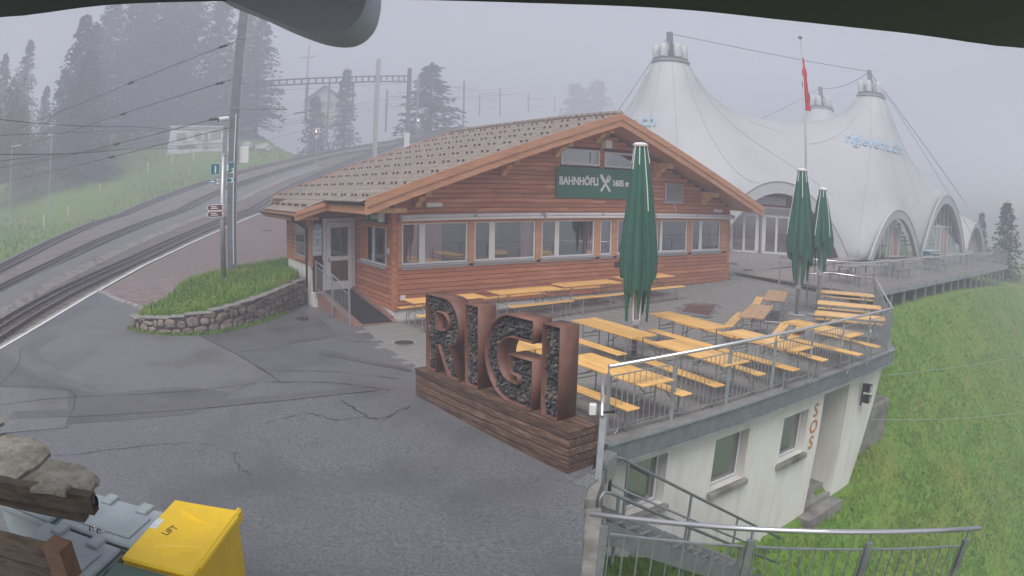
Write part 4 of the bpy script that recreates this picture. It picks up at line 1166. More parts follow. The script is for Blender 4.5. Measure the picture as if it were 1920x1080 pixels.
# ================================================================== TENT
def build_tent():
    T = thing('event_tent', 'huge white peaked membrane tent with three mast tops and arched glass fronts', 'tent', B(30, 8, .5), YAW)
    O = (30, 8, .5)                                   # local = (u-30, v-8, z-.5)
    G = .52
    # footprint (u, v) with arch height on each side
    sides = [((21.0, 7.4), (27.4, 1.0), 4.15), ((27.4, 1.0), (29.6, .75), .0), ((29.6, .75), (38.9, .7), 3.15), ((38.9, .7), (39.6, .8), .0),
             ((39.6, .8), (52.1, .7), 4.75), ((52.1, .7), (58.5, 8), 2.4), ((58.5, 8), (58.5, 18), 4.0), ((58.5, 18), (48, 28), 3.0), ((48, 28), (34, 31), 4.),
             ((34, 31), (22, 26), 3.5), ((22, 26), (16.5, 17), 4.0), ((16.5, 17), (17.5, 11.5), 3.0), ((17.5, 11.5), (21.0, 7.4), .0)]
    peaks = [(25.0, 13.8), (40.9, 6.1), (47.7, 15.4), (32, 22)]
    RT = 12.55; RR = 1.15
    poly = [s[0] for s in sides]
    st = .45
    us = np.arange(15.5, 60, st); vs = np.arange(-.5, 32.5, st)
    Ug, Vg = np.meshgrid(us, vs)
    inside = inpoly_np(Ug, Vg, poly)
    # boundary nodes: outside nodes touching inside ones are pulled onto the outline
    nb = np.zeros_like(inside)
    nb[1:] |= inside[:-1]; nb[:-1] |= inside[1:]; nb[:, 1:] |= inside[:, :-1]; nb[:, :-1] |= inside[:, 1:]
    nb[1:, 1:] |= inside[:-1, :-1]; nb[:-1, :-1] |= inside[1:, 1:]; nb[1:, :-1] |= inside[:-1, 1:]; nb[:-1, 1:] |= inside[1:, :-1]
    bnd = nb & ~inside
    Z = np.full(Ug.shape, 4.0); fixed = np.zeros_like(inside)
    for j, i in zip(*np.nonzero(bnd)):
        best = None
        for (a, b, hh) in sides:
            a_, b_ = np.array(a), np.array(b); d = b_ - a_; t = np.clip(((Ug[j, i], Vg[j, i]) - a_) @ d / (d @ d), 0, 1)
            p = a_ + d * t; e = np.hypot(p[0] - Ug[j, i], p[1] - Vg[j, i])
            if best is None or e < best[0]: best = (e, p, hh * (1 - abs(2 * t - 1) ** 2.1))
        Ug[j, i], Vg[j, i] = best[1]; Z[j, i] = G + best[2]; fixed[j, i] = True
    for pu, pv in peaks:
        r = np.hypot(Ug - pu, Vg - pv)
        k = r < RR + .35; Z[k] = RT; fixed |= k
        for j, i in zip(*np.nonzero(k)):             # draw the rim of the hole onto the ring
            rr = r[j, i]
            if rr > RR * .7 and rr > 1e-3:
                Ug[j, i] = pu + (Ug[j, i] - pu) / rr * RR; Vg[j, i] = pv + (Vg[j, i] - pv) / rr * RR
    def ridge(p, q, zm, sag_t=.52):
        p, q = np.array(p), np.array(q); d = q - p; L = np.hypot(*d)
        t = ((Ug - p[0]) * d[0] + (Vg - p[1]) * d[1]) / L ** 2
        off = np.abs((Ug - p[0]) * d[1] - (Vg - p[1]) * d[0]) / L
        zc = zm + (RT - zm) * np.abs((t - sag_t) / np.where(t < sag_t, sag_t, 1 - sag_t)) ** 2.3
        k = (t > 0) & (t < 1) & (off < .33) & inside & ~fixed
        return k, zc
    rid = [ridge(peaks[0], peaks[1], 8.75), ridge(peaks[1], peaks[2], 9.0), ridge(peaks[0], peaks[3], 9.0), ridge(peaks[3], peaks[2], 8.6)]
    free = inside & ~fixed
    for it in range(1500):
        A_ = .25 * (np.roll(Z, 1, 0) + np.roll(Z, -1, 0) + np.roll(Z, 1, 1) + np.roll(Z, -1, 1))
        Z = np.where(free, Z + 1.0 * (A_ - Z), Z)
        for k, zc in rid: Z = np.where(k & free, np.maximum(Z, zc), Z)
    used = inside | bnd
    idx = -np.ones(Ug.shape, int); idx[used] = np.arange(used.sum())
    V = np.stack([Ug[used] - O[0], Vg[used] - O[1], Z[used] - O[2]], -1)
    F = []
    rin = [np.hypot(Ug - pu, Vg - pv) < RR * .72 for pu, pv in peaks]
    hole = rin[0] | rin[1] | rin[2] | rin[3]
    a, b, c, d = idx[:-1, :-1], idx[:-1, 1:], idx[1:, 1:], idx[1:, :-1]
    ok = (a >= 0) & (b >= 0) & (c >= 0) & (d >= 0) & (inside[:-1, :-1] | inside[:-1, 1:] | inside[1:, 1:] | inside[1:, :-1])
    F = np.stack([a[ok], b[ok], c[ok], d[ok]], -1).ravel()
    mem = link('membrane', np_mesh('membrane', V, F, 4), M['membrane'], T, smooth=True)
    sm = mem.modifiers.new('thick', 'SOLIDIFY'); sm.thickness = .03; sm.offset = -1
    def zat(u, v):
        i = np.clip((u - us[0]) / st, 0, len(us) - 2); j = np.clip((v - vs[0]) / st, 0, len(vs) - 2)
        i0, j0 = int(i), int(j); fi, fj = i - i0, j - j0
        return (Z[j0, i0] * (1 - fi) + Z[j0, i0 + 1] * fi) * (1 - fj) + (Z[j0 + 1, i0] * (1 - fi) + Z[j0 + 1, i0 + 1] * fi) * fj
    # lower side tent beyond the second arch
    mb = MB(); n = 14
    for k in range(n + 1):
        t = k / n; a_ = (1 - abs(2 * t - 1) ** 2.1)
        mb.v += [(52.4 + 8.2 * t - O[0], .7 - O[1], G + 2.75 * a_ - O[2]), (53.0 + 5.5 * t - O[0], 5.0 - O[1], G + 3.1 + 1.2 * a_ - O[2]), (54.0 + 4 * t - O[0], 8.2 - O[1], G + 4.2 - O[2])]
    for k in range(n): mb.f += [(3 * k, 3 * k + 3, 3 * k + 4, 3 * k + 1), (3 * k + 1, 3 * k + 4, 3 * k + 5, 3 * k + 2)]
    mb.build('side_membrane', M['membrane'], T, smooth=True)
    for n_, (pu, pv) in enumerate(peaks[:3]):           # welded seams running down from each ring
        for k in range(11):
            an = 2 * math.pi * k / 11 + .1 * n_; pts = []
            for r_ in np.arange(RR + .05, 13, .4):
                u_, v_ = pu + r_ * math.cos(an), pv + r_ * math.sin(an)
                if not inpoly(u_, v_, poly): break
                if any(math.hypot(u_ - q[0], v_ - q[1]) < r_ - .3 for q in peaks): break
                pts.append((u_ - O[0], v_ - O[1], zat(u_, v_) + .03 - O[2]))
            if len(pts) > 4: MB().tube(pts[:-1], .012, 4).build('seam', M['seam'], mem)
    # arches with glass fronts
    def arch(a, b, hh, band=.50, cols=7, door=True, rec=.9, transom=True, fill='glass', bh=1.0):
        a, b = np.array(a), np.array(b); d = b - a; L = np.hypot(*d); t_ = d / L; nrm = np.array([-t_[1], t_[0]])      # pointing into the tent
        def pt(s, z, dep=0.): p = a + d * s + nrm * dep; return (p[0] - O[0], p[1] - O[1], G + z - O[2])
        N = 26
        def zar(s, k=1.): return hh * (1 - abs(2 * s - 1) ** 2.1) * k
        ob = MB(); prof = []
        for i in range(N + 1):
            s = i / N; si = .5 + (s - .5) * (1 - 2 * band / L * .55)
            zi = max(zar(s) - band * (1.0 if 0 < i < N else 0), 0)
            prof.append((pt(s, zar(s) + .06, -.12), pt(si, zi, -.10), pt(si, zi, .25), pt(s, zar(s) + .06, .12)))
        for q in prof: ob.v += list(q)
        for i in range(N):
            for j in range(4): ob.f.append((4 * i + j, 4 * i + (j + 1) % 4, 4 * i + 4 + (j + 1) % 4, 4 * i + 4 + j))
        ar = ob.build('arch', M['arch_band'], T, fix=True); smooth_angle(ar)
        rim = MB().tube([pt(i / N, zar(i / N) + .07, -.14) for i in range(N + 1)], .04, 6).build('edge_tube', M['barrel'], ar, smooth=True)
        # front wall inside the arch
        gl = MB(); hb = hh - band * .8
        def zin(s): return max(hb * (1 - abs(2 * s - 1) ** 2.1) - .05, 0)
        for i in range(N):
            s0, s1 = i / N, (i + 1) / N
            gl.quad(pt(s0, 0, rec), pt(s1, 0, rec), pt(s1, zin(s1) + .25, rec), pt(s0, zin(s0) + .25, rec))
        gl.build('front', M['glass_dark'] if fill == 'glass' else M['red_wall'], ar)
        if fill == 'glass':
            for c in range(1, cols):
                s = c / cols
                if zin(s) > .3: MB().bar(pt(s, 0, rec - .06), pt(s, zin(s) + .2, rec - .06), .09).build('mullion', M['white_frame'], ar)
            zt_ = 2.2
            ss = [s for s in np.linspace(0, 1, 201) if zin(s) > zt_]
            if ss: MB().bar(pt(ss[0], zt_, rec - .08), pt(ss[-1], zt_, rec - .08), .12).build('transom', M['white_frame'], ar)
            MB().bar(pt(.56, 0, rec - .1), pt(.56, 2.1, rec - .1), .12).bar(pt(.72, 0, rec - .1), pt(.72, 2.1, rec - .1), .12).each('door_frame', M['white_frame'], ar)
            MB().add([pt(.61, .0, rec - .05), pt(.70, 0, rec - .05), pt(.70, 2.0, rec - .05), pt(.61, 2.0, rec - .05)], [(0, 1, 2, 3)]).build('door', M['honey_wood'], ar)
            for c in range(3):
                fur = MB(); s = .16 + c * .27; p = pt(s, 0, rec + 1.6)
                for k in range(4): fur.box(p[0] - .8, p[0] + .8, p[1] - .3 + k * .22, p[1] - .15 + k * .22, p[2] + .55 + k * .28, p[2] + .62 + k * .28)
                fur.each('stacked_table', M['corbel_wood'], ar)
        return ar, pt
    arch((29.6, .75), (38.9, .7), 3.15, cols=8)
    arch((39.6, .8), (52.1, .7), 4.75, band=.62, cols=11)
    arch((52.4, .7), (60.5, .7), 2.75, band=.4, cols=7)
    ent, pe = arch((21.0, 7.4), (27.4, 1.0), 4.15, band=.62, fill='wood', rec=1.3)
    # entrance doors, transom light and louvre
    def lb(s0, s1, z0, z1, dep, th=.06): 
        p = [pe(s0, z0, dep), pe(s1, z0, dep), pe(s1, z1, dep), pe(s0, z1, dep)]; q = [pe(s0, z0, dep + th), pe(s1, z0, dep + th), pe(s1, z1, dep + th), pe(s0, z1, dep + th)]
        return p + q, [(0, 1, 2, 3), (7, 6, 5, 4), (0, 4, 5, 1), (1, 5, 6, 2), (2, 6, 7, 3), (3, 7, 4, 0)]
    for s0 in (.18, .40):
        dr = MB()
        for a_, b_, z0, z1 in ((0, .2, 2.12, 2.25), (0, .2, 2.62, 2.72), (0, .012, 0, 2.7), (.188, .2, 0, 2.7), (0, .2, 0, .16), (.092, .108, .1, 2.15), (.012, .026, .1, 2.15), (.176, .188, .1, 2.15)): dr.add(*lb(s0 + a_, s0 + b_, z0, z1, 1.18))
        o = dr.build('entrance_door', M['white_frame'], ent, fix=True)
    for s0 in (.18, .40): MB().add(*lb(s0 + .01, s0 + .19, .1, 2.62, 1.25, .02)).build('entrance_glass', M['glass_dark'], ent, fix=True)
    MB().add(*lb(.17, .185, 0, 2.8, 1.1)).add(*lb(.385, .396, 0, 2.8, 1.1)).add(*lb(.606, .62, 0, 2.8, 1.1)).each('steel_post', M['galv_dark'], ent, fix=True)
    for k in range(5): MB().add(*lb(.24, .56, 2.86 + k * .09, 2.92 + k * .09, 1.14)).build('louvre_slat', M['white_frame'], ent, fix=True)
    MB().add(*lb(.80, .815, 1.2, 2.0, 1.2)).build('door_sign', M['sign_white'], ent, fix=True)
    # crowns: ring, barrels, mast head, stays
    for n_, (pu, pv) in enumerate(peaks):
        x, y, z = pu - O[0], pv - O[1], RT - O[2]
        cr = MB().lathe([(RR - .08, -.18), (RR + .16, -.12), (RR + .2, -.02), (RR + .1, .02), (RR - .08, .03)], 28, (x, y, z)).build('crown_ring', M['arch_band'], T); smooth_angle(cr)
        MB().lathe([(RR + .0, .05), (RR + .06, .16), (RR - .12, .17)], 28, (x, y, z)).build('crown_rim', M['galv_dark'], cr)
        for k in range(6):
            a = k * math.pi / 3 + .3; bx, by = x + .92 * math.cos(a), y + .92 * math.sin(a)
            br = MB().lathe([(.23, .17), (.27, .22), (.29, .65), (.27, 1.05), (.22, 1.12)], 14, (bx, by, z)).build('vent_barrel', M['barrel'], cr); smooth_angle(br)
        MB().bar((x, y, z - .3), (x, y, z + 2.15), .34, .3).build('mast_head', M['galv_dark'], cr)
        st_ = MB()
        for k in range(4):
            a = k * math.pi / 2 + .5; st_.tube([(x, y, z + 1.7), (x + .8 * math.cos(a), y + .8 * math.sin(a), z + .2)], .035, 5)
        st_.build('stay', M['galv_dark'], cr)
    tops = [(pu - O[0], pv - O[1], RT + 2.05 - O[2]) for pu, pv in peaks]
    def cable(p, q, sag, r=.03):
        p, q = np.array(p), np.array(q)
        MB().tube([tuple(p + (q - p) * t - np.array([0, 0, sag * 4 * t * (1 - t)])) for t in np.linspace(0, 1, 13)], r, 5).build('cable', M['galv_dark'], T)
    cable(tops[0], tops[1], .35); cable(tops[1], tops[2], .5)
    for (pu, pv, du, dv, zz) in ((0, 0, 14.0, 14.5, .6), (1, 0, 52.5, -1.5, .5), (1, 0, 49.5, .2, 5.2), (1, 0, 47.5, -1.0, 4.6), (2, 0, 38.0, 20., 9.)):
        cable(tops[pu], (du - O[0], dv - O[1], zz - O[2]), .25, .025)
    # lettering wrapped onto the membrane round a mast
    def wrap_text(txt, pk, mid, width, zc, size, tilt):
        """letters laid out on a straight line and pressed horizontally onto the cone of mast pk"""
        me = text_mesh(txt, 1.0, 0., 'CENTER', 1.05, .012, res=2)
        bm = bmesh.new(); bm.from_mesh(me)
        bmesh.ops.triangulate(bm, faces=bm.faces)
        bmesh.ops.subdivide_edges(bm, edges=[e for e in bm.edges if e.calc_length() > .2], cuts=1)
        bm.to_mesh(me); bm.free()
        co = np.array([v.co[:] for v in me.vertices]); w = np.ptp(co[:, 0]); pu, pv = peaks[pk]
        n = np.array([-.896, -.444] if pk else [-.717, -.697]); t_ = np.array([-n[1], n[0]])         # facing the station yard
        out = []
        for x, y, _ in co:
            s_ = mid + width * x / w; z = zc + size * y + tilt * x / w
            q = 14.
            while q > -3:
                p = np.array([pu, pv]) + t_ * s_ + n * q
                if inpoly(p[0], p[1], poly) and zat(p[0], p[1]) > z: break
                q -= .04
            p = np.array([pu, pv]) + t_ * s_ + n * (q + .16)
            out.append((p[0] - O[0], p[1] - O[1], z + .05 - O[2]))
        me.vertices.foreach_set('co', np.array(out, np.float32).ravel()); me.update()
        link('lettering', me, M['tent_text'], T)
    wrap_text('rigievent.ch', 1, .15, 4.7, 8.45, 1.2, -.35)
    wrap_text('rigievent.ch', 0, -3.5, 4.9, 8.0, 1.15, .25)
    return T
build_tent()

# ---- tent deck on steel posts
dk = thing('tent_deck', 'long grey plank deck on short steel posts in front of the tent arches', 'deck', B(30, -2.7, .5), YAW)
DU0, DU1, DV0, DV1, DZ = 15.6, 45.0, -6.0, .6, .52
for k in range(26):
    v0 = DV0 + k * (DV1 - DV0) / 26
    MB().box(DU0 - 30, DU1 - 30, v0 + 2.7 + .006, v0 + 2.7 + .24, -.045, .0).build('plank', M['plank_deck'], dk)
MB().box(DU0 - 30, DU1 - 30, DV0 + 2.62, DV0 + 2.69, -.26, -.02).box(DU0 - 30, DU1 - 30, -.1, .0, -.26, -.05).each('edge_beam', M['galv'], dk)
for u in np.arange(DU0 + .4, DU1, 1.55):
    mb = MB().bar((u - 30, DV0 + 2.78, -1.3), (u - 30, DV0 + 2.78, -.05), .12); mb.build('support_post', M['galv'], dk)
    MB().box(u - 30 - .05, u - 30 + .05, DV0 + 2.7, DV1 + 2.6, -.2, -.05).build('joist', M['galv_dark'], dk)
MB().box(DU1 - 30, DU1 - 30 + 15.5, -1.2 + 2.7, .6 + 2.7, -.26, 0).build('walkway', M['plank_deck'], dk)
def railing(name, label, pts, n_bar, zf, hgt=1.1, rail='stainless', post_gap=1.45, bars=True, joined_bars=False, group='terrace railings', inset_top=.16, rail_r=.03, bar_w=.012):
    """posts, handrail, top and bottom rail and balusters along a polyline of world (x, y) points"""
    o3 = (pts[0][0], pts[0][1], float(zf(*pts[0])))
    R_ = thing(name, label, 'railing', o3, group=group)
    def L(x, y, z): return (x - o3[0], y - o3[1], z - o3[2])
    hp = [L(x, y, float(zf(x, y)) + hgt) for x, y in pts]
    MB().tube(hp, rail_r, 10).build('handrail', M[rail], R_, smooth=True)
    jb = MB()
    first = True
    for a, b in zip(pts[:-1], pts[1:]):
        d = math.dist(a, b); n = max(1, round(d / post_gap))
        P = [(a[0] + (b[0] - a[0]) * k / n, a[1] + (b[1] - a[1]) * k / n) for k in range(n + 1)]
        for k, p in enumerate(P):
            if k == 0 and not first: continue
            z = float(zf(*p)); MB().bar(L(p[0], p[1], z - .06), L(p[0], p[1], z + hgt - .10), .055, .03).tube([L(p[0], p[1], z + hgt - .12), L(p[0], p[1], z + hgt)], .012, 5).build('post', M['galv'], R_)
        first = False
        for p, q in zip(P[:-1], P[1:]):
            s0, s1 = .05 / (d / n), 1 - .05 / (d / n)
            def at(s): x, y = p[0] + (q[0] - p[0]) * s, p[1] + (q[1] - p[1]) * s; return x, y, float(zf(x, y))
            A_, B_ = at(s0), at(s1)
            MB().bar(L(A_[0], A_[1], A_[2] + hgt - inset_top), L(B_[0], B_[1], B_[2] + hgt - inset_top), .03, .012).bar(L(A_[0], A_[1], A_[2] + .09), L(B_[0], B_[1], B_[2] + .09), .03, .012).each('panel_rail', M['galv'], R_)
            m = max(3, int(d / n / .125))
            for i in range(m + 1):
                x, y, z = at(s0 + (s1 - s0) * i / m)
                tgt = jb if joined_bars else MB()
                tgt.bar(L(x, y, z + .09), L(x, y, z + hgt - inset_top), bar_w)
                if not joined_bars: tgt.build('baluster', M['galv'], R_)
    if joined_bars:
        o = jb.build('baluster_rows', M['galv'], R_); o['kind'] = 'stuff'
    return R_
railing('deck_railing', 'long galvanised railing along the edge of the tent deck', [B(13.4, -3.4)[:2], B(15.7, -5.95)[:2], B(44.9, -5.95)[:2], B(48.5, -1.5)[:2]], 0, lambda x, y: DZ, joined_bars=True, group='railings')
# low tables and benches on the deck, one sun lounger
def deck_table(u, v, label, m='plank_deck'):
    t = thing('deck_table', label, 'table', B(u, v, DZ), YAW, group='low tables on the tent deck')
    MB().cbox(-1.0, 1.0, -.35, .35, .68, .73).build('top', M[m], t)
    for s in (-1, 1): MB().bar((s * .8, -.3, 0), (s * .8, -.3, .68), .05).bar((s * .8, .3, 0), (s * .8, .3, .68), .05).each('leg', M['galv_dark'], t)
    for s in (-1, 1):
        MB().cbox(-1.0, 1.0, s * .75 - .13, s * .75 + .13, .42, .46).build('bench_board', M[m], t)
        MB().bar((-.8, s * .75, 0), (-.8, s * .75, .42), .05).bar((.8, s * .75, 0), (.8, s * .75, .42), .05).each('bench_leg', M['galv_dark'], t)
for i, (u, v) in enumerate(((18.2, -4.2), (20.8, -2.4), (23.2, -4.0), (26.6, -2.6), (30.0, -3.8), (34.5, -2.6), (38.5, -3.8))):
    deck_table(u, v, 'grey picnic table on the tent deck, number %s from the terrace along the railing' % ('one', 'two', 'three', 'four', 'five', 'six', 'seven')[i])
pl = thing('deck_planter', 'turquoise box bench on the tent deck before the first arch', 'bench', B(37.4, -1.0, DZ), YAW)
MB().cbox(-1.2, 1.2, -.3, .3, 0, .62).build('box', M['teal_sign'], pl); MB().cbox(-1.25, 1.25, -.34, .34, .62, .68).build('lid', M['board_blue'], pl)

# ================================================================== FLAG
fp = thing('flag_pole', 'tall slim silver flag pole with furled red flag behind the parasols', 'flagpole', (13.3, 29.0, .4))
MB().tube([(0, 0, 0), (0, 0, 5), (0, 0, 11.15)], [.065, .05, .032], 10).build('pole', M['mast_light'], fp, smooth=True)
MB().lathe([(.03, 11.12), (.11, 11.16), (.12, 11.22), (.05, 11.28)], 10).build('finial', M['galv_dark'], fp)
fl = MB(); n = 9
for i in range(17):
    t = i / 16; z = 10.2 - 2.6 * t; r = .03 + .10 * math.sin(min(1, t * 1.25) * math.pi * .62) + .02 * math.sin(i * 1.7); ox = .05 + .13 * t
    for k in range(n):
        a = 2 * math.pi * k / n; rr = r * (1 + .35 * math.cos(3 * a + i * .5)); fl.v.append((ox + rr * math.cos(a), rr * .8 * math.sin(a), z))
for i in range(16): fl.f += [(i * n + k, i * n + (k + 1) % n, (i + 1) * n + (k + 1) % n, (i + 1) * n + k) for k in range(n)]
fl.build('flag', M['flag_red'], fp, smooth=True)

# ================================================================== PARASOLS (closed)
def parasol(loc, ztop, label, rot=0., seed=1, rs=1.0, zbot=1.25):
    t = thing('closed_parasol', label, 'parasol', loc, rot, group='closed green parasols on the terrace')
    r = random.Random(seed)
    zb = loc[2]; H_ = ztop - zb
    po = MB().tube([(0, 0, 0), (0, 0, H_ - .1)], .062, 12).build('pole', M['mast_light'], t, smooth=True)
    MB().lathe([(.06, zbot - .14), (.115, zbot - .12), (.115, zbot - .02), (.06, zbot)], 12).build('collar', M['mast_light'], po)
    MB().cbox(-.30, .30, -.30, .30, -.0, .035, .01).build('base_plate', M['galv'], po)
    nf = 8; seg = nf * 6
    hem = [r.uniform(-.16, .22) for _ in range(nf)]
    low = {1: -.25, 4: -.30, 6: -.2}
    rows_ = 22; c = MB()
    zh = zbot + .86
    for i in range(rows_ + 1):
        f = i / rows_
        for k in range(seg):
            a = 2 * math.pi * k / seg; fold = (k % 6) / 6.
            g = int(k // 6) % nf
            bulge = .5 + .5 * math.cos(2 * math.pi * fold)              # 1 at rib, 0 between
            hz = zh + hem[g] * (1 - fold) + hem[(g + 1) % nf] * fold + (low.get(g, 0) * math.sin(math.pi * fold) ** .8)
            z = (H_ - .04) * (1 - f) + hz * f
            env = np.interp(f, [0, .05, .3, .7, .88, 1], [.15, .18, .30, .45, .50, .47]) * rs
            rad = env * (1 - (.42 * f + .08) * (1 - bulge)) * (1 + .10 * math.sin(3 * a + seed) * f + .05 * math.sin(5 * a + 3.2 * f + seed * 2))
            tw = a + .30 * f * (1 - bulge) * math.sin(g * 2.3 + seed)
            c.v.append((rad * math.cos(tw), rad * math.sin(tw), z))
    for i in range(rows_): c.f += [(i * seg + k, i * seg + (k + 1) % seg, (i + 1) * seg + (k + 1) % seg, (i + 1) * seg + k) for k in range(seg)]
    cn = c.build('canopy', M['umbrella'], t, smooth=True)
    for g in range(5):                                                  # slack cloth hanging below the strap
        a0 = 2 * math.pi * g / 5 + seed; wd = r.uniform(.30, .46); zl0 = zbot + r.uniform(-.12, .22); rf = r.uniform(.27, .36) * rs; q = MB()
        for i in range(9):
            f = i / 8; z = (zh + .35) * (1 - f) + zl0 * f
            for k in range(7):
                s_ = (k / 6 - .5) * 2; tip = max(0, f - .45) / .55
                a = a0 + s_ * wd * (1 - .55 * tip) + .25 * f * math.sin(g * 3 + seed); rr = rf * (1.05 - .22 * f) * (1 + .12 * math.cos(s_ * 5 + g))
                q.v.append((rr * math.cos(a), rr * math.sin(a), z + .30 * tip * s_ * s_ * (zh - zbot)))
        for i in range(8): q.f += [(i * 7 + k, i * 7 + k + 1, (i + 1) * 7 + k + 1, (i + 1) * 7 + k) for k in range(6)]
        q.build('hanging_flap', M['umbrella'], cn, smooth=True)
    for g in range(nf):                                                 # pale piping on the folds, struts below
        pts = [Vector(c.v[i * seg + g * 6]) * 1.0 for i in range(0, rows_ - 4)]
        ln = r.choice((4, 7, 10, 17)) if g % 2 == 0 else 3
        MB().tube([(p.x * 1.02, p.y * 1.02, p.z) for p in pts[:ln + 1]], .012, 5).build('piping', M['umbrella_trim'], cn)
    for g in range(0, nf, 2):
        a = 2 * math.pi * g / nf + .2
        MB().tube([(.10 * math.cos(a), .10 * math.sin(a), zbot - .02), (.17 * rs * math.cos(a), .17 * rs * math.sin(a), zh + .25)], .016, 6).build('strut', M['umbrella_trim'], t)
    cap = MB().lathe([(.04, H_ - .10), (.19 * rs, H_ - .05), (.20 * rs, H_ - .01), (.12, H_ + .03), (.03, H_ + .04)], 20).build('cap', M['umbrella_trim'], t); smooth_angle(cap)
    MB().tube([(.5 * .34 * rs * math.cos(a), .5 * .34 * rs * math.sin(a), zh + .12) for a in np.linspace(0, 2 * math.pi, 13)], .010, 5).build('strap', M['black_rubber'], cn)
    return t
parasol((2.84, 15.5, 0), 4.84, 'tall closed green parasol standing nearest, before the restaurant gable', .5, 3, .90, .85)
parasol((9.27, 20.52, .06), 4.78, 'closed green parasol in the middle of the terrace near the corner tables', 1.2, 5, 1.0, .98)
parasol((10.02, 20.36, .06), 4.22, 'shorter closed green parasol just behind another, next to the stacked table rows', 2.0, 8, .80, 1.45)

# ================================================================== BEER TABLES AND BENCHES
def make_table():
    t = thing('beer_table', 'x', 'table', (0, 0, 0))
    tp = MB().cbox(-1.10, 1.10, -.1175, .1175, .735, .765, .004).build('top_plank', M['pine'], t)
    for s in (-1, 1): MB().cbox(-1.10, 1.10, s * .235 - .1155, s * .235 + .1155, .735, .765, .004).build('top_plank', M['pine'], t)
    for s in (-1, 1): MB().cbox(s * .75 - .03, s * .75 + .03, -.31, .31, .70, .735).build('batten', M['pine'], tp)
    for s in (-1, 1):
        lg = MB()
        for y in (-.24, .24): lg.tube([(s * .78, y, .71), (s * .80, y, .10), (s * .80, y * 1.22, .012)], .015, 6)
        lg.tube([(s * .79, -.24, .50), (s * .79, .24, .50)], .012, 6).tube([(s * .79, -.24, .42), (s * .79, .24, .42)], .010, 6).tube([(s * .80, -.25, .06), (s * .80, .25, .06)], .012, 6)
        lg.build('leg', M['galv'], t)
        MB().tube([(s * .79, 0, .50), (s * .42, 0, .70)], .011, 6).build('brace', M['galv'], t)
    return t
def make_bench():
    t = thing('beer_bench', 'x', 'bench', (0, 0, 0))
    MB().cbox(-1.10, 1.10, -.13, .13, .455, .482, .006).build('seat', M['pine'], t)
    for s in (-1, 1):
        lg = MB()
        for y in (-.075, .075): lg.tube([(s * .82, y, .45), (s * .84, y, .08), (s * .84, y * 1.9, .012)], .014, 6)
        lg.tube([(s * .83, -.075, .25), (s * .83, .075, .25)], .010, 6)
        lg.build('leg', M['galv'], t)
        MB().tube([(s * .83, 0, .26), (s * .50, 0, .45)], .010, 6).build('brace', M['galv'], t)
    return t
tab0, ben0 = make_table(), make_bench()
bpy.context.view_layer.update()
ttree = [(c, list(c.children)) for c in tab0.children]; btree = [(c, list(c.children)) for c in ben0.children]
first = {'t': True, 'b': True}
def put(kind, x, y, deg, label):
    z = float(z_terr(x, y)) + .002
    src, tree, grp = (tab0, ttree, 'beer tables on the terrace') if kind == 't' else (ben0, btree, 'beer benches on the terrace')
    if first[kind]:
        first[kind] = False; o = src; o.location = (x, y, z); o.rotation_euler = (0, 0, RAD(deg)); o['label'] = label; o['group'] = grp
    else: o = dup(src, (x, y, z), RAD(deg), label, grp, tree=tree)
    return o
SETS = [  # x, y, angle, description, (bench offsets across, along) ...
    (-1.80, 18.62, 33, 'wooden beer %s by the restaurant wall behind the letter R', ((.62, 0), (-.66, -.05))),
    (.40, 20.05, 33.5, 'wooden beer %s by the restaurant wall, second from the porch', ((.66, .05), (-.68, .08))),
    (2.30, 21.35, 32.5, 'wooden beer %s by the restaurant wall, third from the porch', ((.62, .05), (-.70, .1))),
    (4.40, 22.72, 32.7, 'wooden beer %s by the restaurant wall behind the tallest parasol', ((.62, 0), (-.68, .1))),
    (2.22, 14.98, -60.3, 'wooden beer %s under the foot of the tallest parasol', ((.60, .05), (-.66, .1))),
    (4.20, 15.90, -61.5, 'wooden beer %s beside the cellar hatch', ((.62, .1), (-.62, .45))),
    (3.62, 12.66, -63, 'wooden beer %s at the front railing right of the tallest parasol', ((.62, .1), (-.62, .2))),
    (5.48, 13.66, -60.7, 'wooden beer %s at the middle of the front railing', ((.62, .2), (-.64, .3))),
    (7.53, 14.87, -59.4, 'wooden beer %s at the front railing below the middle parasol', ((.60, .4), (-.62, .5))),
    (1.78, 11.45, -57.5, 'wooden beer %s behind the last letter I, nearest the corner post', ((.62, .1), (-.68, .15))),
    (-.15, 13.75, -58, 'wooden beer %s seen through the letter G', ((.62, .0), (-.66, .0))),
    (6.52, 17.20, 61, 'dark worn beer %s standing askew in the open middle of the terrace', ((.62, .0), (-.80, -.9))),
    (8.15, 19.80, 64, 'dark worn beer %s behind the askew one, before the middle parasol', ((.62, .1),)),
    (11.12, 20.33, -26, 'wooden beer %s in the rear row of three by the end railing', ((.66, .05),)),
    (10.22, 18.32, -27.5, 'wooden beer %s in the middle row of three by the end railing', ((.66, .0),)),
    (9.27, 16.50, -28.5, 'wooden beer %s in the front row of three by the end railing', ((.66, .0),)),
]
worn = [11, 12]
side_name = {0: 'far side', 1: 'near side'}
for i, (x, y, dg, lab, offs) in enumerate(SETS):
    o = put('t', x, y, dg, lab % 'table')
    if i in worn:
        for c in o.children:
            if c.name.startswith('top_plank'):
                c.data = c.data.copy(); c.data.materials[0] = M['pine_worn']
    a = RAD(dg)
    for j, (ac, al) in enumerate(offs):
        bx, by = x - math.sin(a) * ac + math.cos(a) * al, y + math.cos(a) * ac + math.sin(a) * al
        far_ = (bx ** 2 + by ** 2) > (x ** 2 + y ** 2)
        lb = ('far' if far_ else 'near') + ' bench of the ' + lab.replace('wooden beer %s', 'table').replace('dark worn beer %s', 'worn table')
        put('b', bx, by, dg + random.uniform(-1.5, 1.5), lb)
put('b', 7.32, 15.95, 58, 'single bench standing askew between the middle parasol and front railing')

